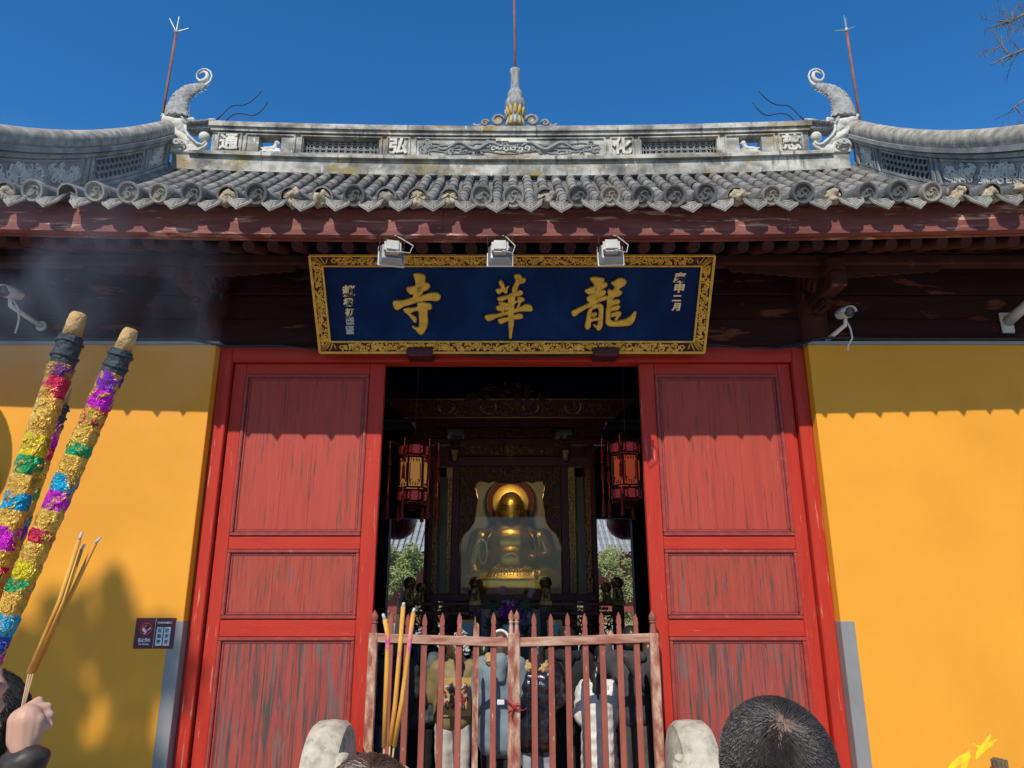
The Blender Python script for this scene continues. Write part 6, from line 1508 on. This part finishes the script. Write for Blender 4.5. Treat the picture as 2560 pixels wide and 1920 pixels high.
for k in range(4): b.capsule(fz+Vector((.045, -.005, -.035+.021*k)), .0105, fz+Vector((.0, .028, -.032+.020*k)), .0098); b.capsule(fz+Vector((.0, .028, -.032+.020*k)), .0098, fz+Vector((-.022, .0, -.032+.019*k)), .009)
b.capsule(fz+Vector((.02, -.035, .005)), .012, fz+Vector((-.018, -.022, .028)), .0105)
obj('holding_hand', blob(b, .0045, 2), M['skin'], t)
b = MB(); b.capsule(fz+Vector((.065, -.085, -.11)), .044, fz+Vector((.10, -.14, -.20)), .05); b.capsule(fz+Vector((.10, -.14, -.20)), .05, (c.x+.24, 1.50, c.z-.60), .075)
obj('sleeve', blob(b, .012, 2), C['navy'], t)
t2, c2, rad2 = fore_head('person with black hair at the left edge, raising a fist with incense', -48, 1668, 1.50, .09, (.2, -.3, .9), M['hair_f'], cloth('dark_camouflage', (.03, .038, .042), second=((.16, .17, .13), 9, (1, 1, 1), .5, .56)), 6000, (.05, .08), 0, 6, drop=.6)
# raised fist of that person with its forearm
Yh = 1.42; hp = lambda u, v, d=0: P(u, v, Yh)+Vector((0, d, 0)); hk = px(Yh, 1820)
b = MB()
b.capsule(hp(62, 1905), 30*hk, hp(62, 1850), 31*hk); b.capsule(hp(62, 1862), 33*hk, hp(68, 1800), 37*hk); b.capsule(hp(45, 1850), 26*hk, hp(50, 1800), 28*hk); b.capsule(hp(85, 1840), 17*hk, hp(94, 1800), 18*hk)
for (a, bb, cc, r_) in (((58, 1768), (70, 1760, .03), (45, 1775, .05), 13), ((78, 1772), (92, 1775, .03), (66, 1790, .055), 13), ((90, 1790), (103, 1795, .025), (78, 1808, .05), 12), ((96, 1812), (106, 1818, .02), (82, 1826, .045), 11)):
    b.capsule(hp(a[0]-6, a[1]+14), r_*hk*1.05, hp(*bb), r_*hk); b.capsule(hp(*bb), r_*hk, hp(*cc), r_*hk*.85)
b.capsule(hp(36, 1835), 15*hk, hp(40, 1795, .02), 12*hk); b.capsule(hp(40, 1795, .02), 12*hk, hp(55, 1772, .035), 10*hk)
hd = obj('raised_hand', blob(b, .0032, 3), M['skin'], t2)
m = MB(); m.capsule(hp(62, 1905, .0), 50*hk, hp(50, 2050, -.02), 62*hk); m.capsule(hp(50, 2050, -.02), 62*hk, (c2.x+.2, 1.5, c2.z-.36), .085)
obj('sleeve', blob(m, .009, 2, lambda q: .006*noise.noise(q*30)+.003*math.sin(q.z*160)), t2.children[1].data.materials[0], t2)
# ================================================================== INCENSE
M['inc'] = nmat('yellow_incense', [(.35, (.60, .24, .03)), (.6, (.72, .36, .06)), (.8, (.50, .12, .03))], 30, (1, 1, .35), rough=.7, second=((.55, .06, .25), 7, (1, 1, 1), .60, .68)); M['ash'] = nmat('ash_grey', [(.3, (.40, .38, .34)), (.7, (.58, .56, .52))], 60, rough=.95); M['bamboo'] = nmat('bamboo_stick', [(.5, (.62, .40, .20))], rough=.7)
def joss(label, pts, Y, r, tail, grp):
    A = [P(u, v, Y) for u, v in pts]
    t = thing('incense_stick', label, 'incense stick', A[-1], grp)
    MB().tube(A[1:], r, 9).build('paste', M['inc'], t, smooth=2); d = A[0]
    MB().tube([A[0], A[1]], [r*.55, r*.85], 8).build('ash_tip', M['ash'], t, smooth=2)
    MB().tube([A[-1], P(*tail, Y)], r*.42, 6).build('bamboo_core', M['bamboo'], t)
gA = 'thin incense sticks held by the people'
joss('leftmost thin incense stick of the trio before the gate', [(957, 1534), (962, 1548), (970, 1590), (966, 1700), (960, 1868)], 1.80, 6.0*px(1.8, 1700), (963, 1990), gA)
joss('tallest thin incense stick, in the middle of the trio before the gate', [(1010, 1506), (1008, 1516), (1000, 1620), (988, 1760), (975, 1862)], 1.80, 5.8*px(1.8, 1700), (967, 1990), gA)
joss('rightmost thin incense stick of the trio before the gate', [(1036, 1520), (1033, 1532), (1022, 1620), (1005, 1750), (985, 1866)], 1.80, 5.8*px(1.8, 1700), (971, 1990), gA)
joss('left thin incense stick above the raised fist', [(205, 1330), (198, 1350), (150, 1500), (72, 1682)], 1.44, 5.2*px(1.44, 1500), (52, 1780), gA)
joss('middle thin incense stick above the raised fist, shortest of the three', [(212, 1361), (203, 1374), (160, 1500), (78, 1682)], 1.455, 5.2*px(1.44, 1500), (54, 1780), gA)
joss('right thin incense stick above the raised fist, leaning most', [(252, 1343), (238, 1358), (190, 1460), (84, 1682)], 1.465, 5.2*px(1.44, 1500), (56, 1780), gA)
def metal(name, rgb): return nmat(name, [(.3, tuple(c*.55 for c in rgb)), (.7, rgb)], 60, rough=.27, metal=.55, bump=.6, bscale=160)
FO = {'g': nmat('gold_foil', [(.3, (.50, .26, .035)), (.55, (.78, .46, .08)), (.8, (.90, .62, .16))], 60, rough=.3, metal=.6, bump=.9, bscale=140), 'm': metal('magenta_foil', (.62, .02, .55)), 'p': metal('purple_foil', (.22, .03, .40)), 'r': metal('red_foil', (.62, .02, .08)), 'y': metal('yellow_foil', (.75, .58, .02)), 'e': metal('green_foil', (.02, .34, .12)), 'c': metal('cyan_foil', (.01, .38, .62)), 'b': metal('blue_foil', (.02, .07, .50)), 'k': nmat('charred_foil', [(.3, (.02, .025, .03)), (.7, (.06, .075, .08))], 50, rough=.5, metal=.3, bump=.6, bscale=120), 'o': nmat('scorched_foil', [(.3, (.12, .06, .03)), (.7, (.30, .17, .07))], 50, rough=.4, metal=.4, bump=.6, bscale=120)}
BANDM = {}
def bandmat(c_):
    if c_ not in BANDM:
        rgb = {'m': (.62, .02, .55), 'p': (.22, .03, .40), 'r': (.62, .03, .08), 'y': (.78, .62, .02), 'e': (.02, .34, .12), 'c': (.01, .38, .62), 'b': (.02, .07, .50), 'o': (.20, .06, .16)}[c_]
        BANDM[c_] = nmat('printed_foil_'+{'m': 'magenta', 'p': 'purple', 'r': 'red', 'y': 'yellow', 'e': 'green', 'c': 'cyan', 'b': 'blue', 'o': 'scorched'}[c_], [(.3, (.46, .24, .035)), (.55, (.74, .44, .08)), (.8, (.88, .62, .18))], 60, rough=.3, metal=.55, bump=1.6, bscale=85, second=[(rgb, 30, (1, 1, 1), .43, .49), (tuple(q*.4 for q in rgb), 55, (1, 1, 1), .60, .66)])
    return BANDM[c_]
def big_incense(label, tip, bot, Y, wpx, seq, seed, Y2=None):
    rg = random.Random(seed); A = P(*tip, Y); Bp = P(*bot, Y2 or Y); d = (Bp-A); L_ = d.length; d.normalize(); r_ = wpx/2*px(Y, 1100)
    t = thing('decorated_incense', label, 'incense stick', Bp, 'thick decorated incense sticks')
    u_ = d.cross(Vector((0, 1, 0))).normalized(); w_ = d.cross(u_)
    MB().tube([A, A+d*.004, A+d*.012, A+d*r_*2.6], [r_*.52, r_*.66, r_*.72, r_*.78], 18).build('bare_tip', nmat('tan_incense_core', [(.3, (.36, .20, .075)), (.7, (.62, .40, .16))], 40, rough=.6, bump=.9, bscale=110), t, smooth=2)
    z = r_*2.2; i = 0
    while z < L_:
        cch = seq[i] if i < len(seq) else 'mrgegcgbgpy'[(i-len(seq)) % 11]
        h = r_*(1.05 if cch in 'k' else 1.5)*rg.uniform(.75, 1.25); base = FO[cch] if cch in 'gk' else bandmat(cch)
        n = 28; rows = 9; vv = []
        for q in range(rows+1):
            zz = z+h*q/rows; bul = r_*(.95+.05*math.sin(math.pi*q/rows))
            for k in range(n):
                a = 2*math.pi*k/n; cc = Vector((math.cos(a)*1.6+seed*3, math.sin(a)*1.6, zz/r_*1.3)); rr_ = bul*(1+.07*noise.noise(cc*1.5)+.05*noise.noise(cc*3.5)); vv.append(A+d*zz+(u_*math.cos(a)+w_*math.sin(a))*rr_)
        MB().add(vv, [(q*n+k, q*n+(k+1) % n, (q+1)*n+(k+1) % n, (q+1)*n+k) for q in range(rows) for k in range(n)]).build('foil_band', base, t, smooth=2)
        S = lambda x, y, q: A+d*(z+h*y)+(u_*math.cos(x)+w_*math.sin(x))*(r_*.97+q)
        if cch == 'k':
            m = MB(); m.tube([S(a, .45+.06*math.sin(a*2+seed), .03*r_) for a in [2*math.pi*k/20 for k in range(21)]], r_*.17, 6, False); m.build('raised_ring', FO['k'], t, smooth=2)
        else:
            for mt in ((FO[cch] if cch in FO and cch not in 'o' else FO['p']), FO['g']):
                m = MB()
                for side_ in range(3):
                    a0 = rg.uniform(0, 6.28); sty = rg.random(); th = r_*rg.uniform(.06, .12); y0 = rg.uniform(.25, .75)
                    if sty < .3: m.tube([S(a0+.34*math.cos(b_), y0+.24*math.sin(b_), 0) for b_ in [(.4+1.5*math.pi*k/10) for k in range(11)]], [th*(.4+.6*math.sin(math.pi*k/10)) for k in range(11)], 5)
                    else: m.tube([S(a0-.45+.9*k/9, y0-.3+.6*k/9*rg.choice((1, 1, .4))+.06*math.sin(k), 0) for k in range(10)], [th*.3+th*math.sin(math.pi*k/9) for k in range(10)], 5)
                m.build('foil_ornament', mt, t, smooth=2)
        z += h; i += 1
    return t
# their lower ends meet in the hand of the person at the left edge, outside the picture
big_incense('thick gilded incense stick at the far left, highest of the three', (198, 783), (-135, 1790), .95, 60, 'kkorggyegcgmgrgygegbm', 2)
big_incense('thick gilded incense stick with a bare tan tip, nearest the wall sign', (329, 823), (-100, 1815), .95, 56, 'kkpmrgegcmgrgyegcbmgpegbgm', 5)
big_incense('thick gilded incense stick half hidden behind the far left one', (166, 965), (-120, 1800), 1.02, 44, 'kkpmrgyegcpmrgyec', 9)
hb = MB(); hc = P(-118, 1800, .98)
hb.capsule(hc+Vector((-.03, -.02, -.05)), .032, hc+Vector((-.01, -.02, .03)), .034)
for k in range(4): hb.capsule(hc+Vector((-.02, -.03, -.045+.024*k)), .012, hc+Vector((.035, .0, -.04+.024*k)), .011); hb.capsule(hc+Vector((.035, 0, -.04+.024*k)), .011, hc+Vector((.02, .05, -.04+.024*k)), .010)
hb.capsule(hc+Vector((-.02, .0, .02)), .014, hc+Vector((.01, .045, .05)), .012); hb.capsule(hc+Vector((-.04, -.03, -.08)), .03, hc+Vector((-.10, .1, -.30)), .04)
obj('gripping_hand', blob(hb, .006, 2), M['skin'], t2)
m = MB(); m.capsule(hc+Vector((-.06, .03, -.16)), .05, hc+Vector((-.10, .1, -.30)), .055); m.capsule(hc+Vector((-.10, .1, -.30)), .055, (c2.x-.2, 1.5, c2.z-.36), .085); obj('sleeve', blob(m, .012, 2), t2.children[1].data.materials[0], t2)

# ================================================================== FLAME AND BURNER at the lower right
fm_ = bpy.data.materials.new('flame'); fm_.use_nodes = True; tn = fm_.node_tree; tn.nodes.clear()
o_ = tn.nodes.new('ShaderNodeOutputMaterial'); em = tn.nodes.new('ShaderNodeEmission'); em.inputs[0].default_value = (1, .58, .03, 1); em.inputs[1].default_value = 1.5; tr = tn.nodes.new('ShaderNodeBsdfTransparent'); mx = tn.nodes.new('ShaderNodeMixShader'); lw = tn.nodes.new('ShaderNodeTexNoise'); lw.inputs['Scale'].default_value = 45; mr = tn.nodes.new('ShaderNodeMapRange'); mr.inputs[1].default_value = .35; mr.inputs[2].default_value = .65; mr.inputs[3].default_value = .15; mr.inputs[4].default_value = .85
tcn = tn.nodes.new('ShaderNodeTexCoord'); tn.links.new(tcn.outputs['Object'], lw.inputs[0]); tn.links.new(lw.outputs[0], mr.inputs[0]); tn.links.new(mr.outputs[0], mx.inputs[0]); tn.links.new(tr.outputs[0], mx.inputs[1]); tn.links.new(em.outputs[0], mx.inputs[2]); tn.links.new(mx.outputs[0], o_.inputs[0])
YFm = 2.3; fq = px(YFm, 1880)
fl0 = thing('flame', 'yellow flames leaping from the burner at the lower right', 'flame', P(2400, 1950, YFm))
for pts, rs in (([(2365, 1935), (2385, 1912), (2405, 1895), (2420, 1886), (2424, 1874)], (6, 9, 10, 7, 1)), ([(2405, 1935), (2412, 1910), (2420, 1893), (2427, 1888)], (7, 9, 6, 1)), ([(2440, 1898), (2447, 1882), (2460, 1868), (2475, 1860), (2492, 1848)], (1, 8, 10, 7, 1)), ([(2452, 1872), (2462, 1858), (2472, 1845), (2478, 1835)], (3, 5, 4, 1)), ([(2432, 1858), (2444, 1866), (2458, 1868)], (1, 4, 5))):
    m = MB(); m.tube([P(u, v, YFm) for u, v in pts], [r_*fq for r_ in rs], 9, True, .6, (0, 1, 0)); m.build('flame_tongue', fm_, fl0, smooth=2)
bn = thing('incense_burner', 'iron burner at the lower right corner holding a dark red-banded bundle', 'incense burner', P(2440, 2050, YFm+.05))
bp = P(2440, 2010, YFm+.05)
MB().lathe([(.10, -bp.z), (.12, -bp.z+.05), (.05, -bp.z+.15), (.05, -.35), (.16, -.12), (.20, -.02), (.21, .0), (.17, .0), (.15, -.06)], bp, 24).build('bowl', M['wire'], bn, smooth=True)
bt_ = P(2497, 1900, YFm); m = MB()
for k in range(11):
    a = k*2*math.pi/11; o = Vector((math.cos(a)*.017, math.sin(a)*.017, 0)); m.tube([bt_+o+Vector((0, 0, .001*((k*5) % 4))), bt_+o+Vector((.012, .02, -.26))], .0055, 6)
m.tube([bt_-Vector((0, 0, .002)), bt_+Vector((.012, .02, -.26))], .014, 8); m.build('stick_bundle', M['timber_b'] if False else nmat('smoked_sticks', [(.3, (.09, .065, .035)), (.7, (.20, .15, .08))], 60, rough=.7), bn)
MB().lathe([(.0265, -.022), (.0265, -.05)], bt_+Vector((.003, .003, 0)), 16).build('red_band', M['sign_red'], bn)

# ================================================================== TREES
bare = thing('bare_tree', 'bare winter tree with thin grey twigs at the right edge of the sky', 'tree', (12.4, 12.4, 0))
YT = 12.4
m = MB(); m.tube([(12.4, YT, 0), (12.3, YT, 3), (12.45, YT, 6.5), (12.2, YT, 10), (12.3, YT, 14)], [.32, .27, .22, .15, .05], 9); m.build('trunk', M['bark'], bare, smooth=2)
rgb_ = random.Random(12); m = MB(); K_ = 180/711
TW = nmat('grey_twig', [(.3, (.10, .085, .075)), (.7, (.20, .175, .15))], 30, rough=.9)
def twig(p0_, d, L_, r_, dep):
    pts = [p0_]; p_ = p0_.copy(); dd = d.copy()
    for k in range(4):
        dd = (dd+Vector((rgb_.gauss(0, .22), rgb_.gauss(0, .22), rgb_.gauss(0, .22)))).normalized(); p_ = p_+dd*L_/4; pts.append(p_.copy())
    m.tube(pts, [r_*(1-.18*k) for k in range(5)], 5)
    if dep > 0:
        for k in range(3 if dep > 1 else 4):
            q = rgb_.choice(pts[1:]); twig(q, (dd+Vector((rgb_.gauss(0, .7), rgb_.gauss(0, .7), rgb_.gauss(0, .7)))).normalized(), L_*.42, r_*.5, dep-1)
def tp(x, y): return P(2380+x*K_, y*K_, YT)
for pl_, r0 in (([(1500, 200), (1000, 120), (711, 140), (600, 200), (545, 215), (440, 205)], .05), ([(600, 190), (590, 110), (660, 75)], .018), ([(545, 215), (550, 130)], .014), ([(580, 220), (540, 280)], .014),
                ([(1500, 600), (1000, 420), (711, 490), (560, 550), (385, 640)], .06), ([(545, 530), (490, 440), (490, 340)], .02), ([(480, 455), (320, 530)], .012), ([(1500, 1200), (1000, 1000), (711, 990), (600, 1070)], .04), ([(1500, 1600), (900, 1480), (711, 1450), (640, 1440), (530, 1440), (415, 1500)], .045), ([(640, 1430), (640, 1370), (690, 1320)], .018), ([(540, 1420), (555, 1370), (600, 1350)], .014), ([(900, 300), (711, 245), (690, 290)], .02)):
    pts = [tp(x, y) for x, y in pl_]; m.tube(pts, [r0*(1-.75*i/(len(pts)-1)) for i in range(len(pts))], 6)
    for k in range(9):
        i = rgb_.randrange(max(0, len(pts)-4), len(pts)-1); a = pts[i].lerp(pts[i+1], rgb_.random()); twig(a, ((pts[i+1]-pts[i]).normalized()+Vector((rgb_.gauss(0, .6), rgb_.gauss(0, .5), rgb_.gauss(0, .6)))).normalized(), rgb_.uniform(.2, .5), r0*.16+.003, 1)
m.build('branches', TW, bare)
# evergreen behind the camera whose shade dapples the left wall, and the row across the courtyard
M['leaf_d'] = nmat('dark_evergreen', [(.3, (.035, .06, .02)), (.7, (.07, .11, .035))], 2, rough=.6)
def broad(label, x, y, blobs, n, size, seed, ht):
    t = thing('camphor_tree', label, 'tree', (x, y, 0), 'camphor trees behind the viewer')
    m = MB(); m.tube([(x, y, 0), (x+.1, y, ht*.4), (x-.1, y, ht*.7)], [.45, .34, .22], 10)
    for c_, r_ in blobs[::2]: m.tube([(x-.05, y, ht*.5), Vector((x, y, ht*.62)).lerp(Vector(c_), .5), c_], [.16, .1, .03], 6)
    m.build('trunk', M['bark'], t, smooth=2); leaf_cloud(blobs, n, size, seed, .9).build('crown', M['leaf_d'], t)
def back(X_, z, tt): return Vector((X_, YF, z))-SUN/SUN.y*tt
rgt = random.Random(17); bl = []
for k in range(150):
    X_ = rgt.uniform(-4.9, -2.85); zz = -.6+2.9*rgt.random()**1.25
    if zz > 2.2-1.1*abs(X_+3.55): continue
    bl.append((back(X_, zz, rgt.uniform(11, 14)), rgt.uniform(.10, .30)))
broad('camphor tree behind the viewer shading the left wall', -10.2, -8, bl, 13000, .11, 3, 11)
# unseen pavilion added behind the viewer, shaped for the shrine glass to mirror
gp = thing('mirrored_pavilion', 'unseen pavilion added behind the viewer for the shrine glass to mirror', 'building', (0, -21, 0))
zp_ = CAMZ+.0916*(20.6+21)
MB().box(-11, 11, -22.2, -21, zp_, zp_+2.2).build('architrave', M['inner'], gp)
MB().hexa([(-13, -19.5, zp_+2.0), (13, -19.5, zp_+2.0), (13, -24.5, zp_+2.0), (-13, -24.5, zp_+2.0)], [(-11, -21.9, zp_+4.6), (11, -21.9, zp_+4.6), (11, -22.1, zp_+4.6), (-11, -22.1, zp_+4.6)]).build('roof', M['tile'], gp)
for x in (-9, -3.2, 3.2, 9): MB().lathe([(.28, 0), (.26, zp_)], (x, -21.6, 0), 14).build('column', M['timber_b'], gp, smooth=True)
# unseen lantern added beyond the left edge to cast a rounded wall shadow
lc = Vector((-5.20, 5.45, 4.02)); ln = thing('round_lantern', 'unseen red lantern added beyond the left edge to cast a rounded shadow', 'lantern', lc)
MB().lathe([(.40*max(.03, math.sin(math.pi*i/16)), -.42*math.cos(math.pi*i/16)) for i in range(17)], lc, 24).build('shade', nmat('added_lantern_cloth', [(.5, (.35, .015, .02))], rough=.5), ln, smooth=2)
MB().tube([lc+Vector((0, 0, .4)), (lc.x, lc.y, 4.95)], .012, 6).build('cord', M['wire'], ln)

# ================================================================== SMOKE drifting from the incense
sm = bpy.data.materials.new('incense_smoke'); sm.use_nodes = True; tn = sm.node_tree; tn.nodes.clear()
o_ = tn.nodes.new('ShaderNodeOutputMaterial'); pv = tn.nodes.new('ShaderNodeVolumePrincipled'); pv.inputs['Color'].default_value = (.80, .88, 1, 1); pv.inputs['Anisotropy'].default_value = .0
tcn = tn.nodes.new('ShaderNodeTexCoord'); mp = tn.nodes.new('ShaderNodeMapping'); mp.inputs['Scale'].default_value = (1.6, 1.2, 1.0); nz = tn.nodes.new('ShaderNodeTexNoise'); nz.inputs['Scale'].default_value = 2.6; nz.inputs['Detail'].default_value = 5; nz.inputs['Distortion'].default_value = 1.2
gr = tn.nodes.new('ShaderNodeTexGradient'); gr.gradient_type = 'SPHERICAL'; mg = tn.nodes.new('ShaderNodeMapping')
mr = tn.nodes.new('ShaderNodeMapRange'); mr.inputs[1].default_value = .47; mr.inputs[2].default_value = .78; mr.inputs[4].default_value = 1.0
mu = tn.nodes.new('ShaderNodeMath'); mu.operation = 'MULTIPLY'; mk = tn.nodes.new('ShaderNodeMath'); mk.operation = 'MULTIPLY'; mk.inputs[1].default_value = 1.5
sc_ = P(110, 700, 1.9); half = Vector((.62, .55, .50))
mg.vector_type = 'TEXTURE'; mg.inputs['Location'].default_value = sc_; mg.inputs['Scale'].default_value = half
tn.links.new(tcn.outputs['Object'], mp.inputs[0]); tn.links.new(mp.outputs[0], nz.inputs[0]); tn.links.new(nz.outputs[0], mr.inputs[0]); tn.links.new(tcn.outputs['Object'], mg.inputs[0]); tn.links.new(mg.outputs[0], gr.inputs[0])
tn.links.new(mr.outputs[0], mu.inputs[0]); tn.links.new(gr.outputs['Fac'], mu.inputs[1]); tn.links.new(mu.outputs[0], mk.inputs[0]); tn.links.new(mk.outputs[0], pv.inputs['Density']); tn.links.new(pv.outputs[0], o_.inputs['Volume'])
so = MB().box(sc_.x-half.x, sc_.x+half.x, sc_.y-half.y, sc_.y+half.y, sc_.z-half.z, sc_.z+half.z).build('smoke', sm, None); so['kind'] = 'stuff'
tag(so, 'bluish incense smoke drifting under the eave at the upper left', 'smoke')
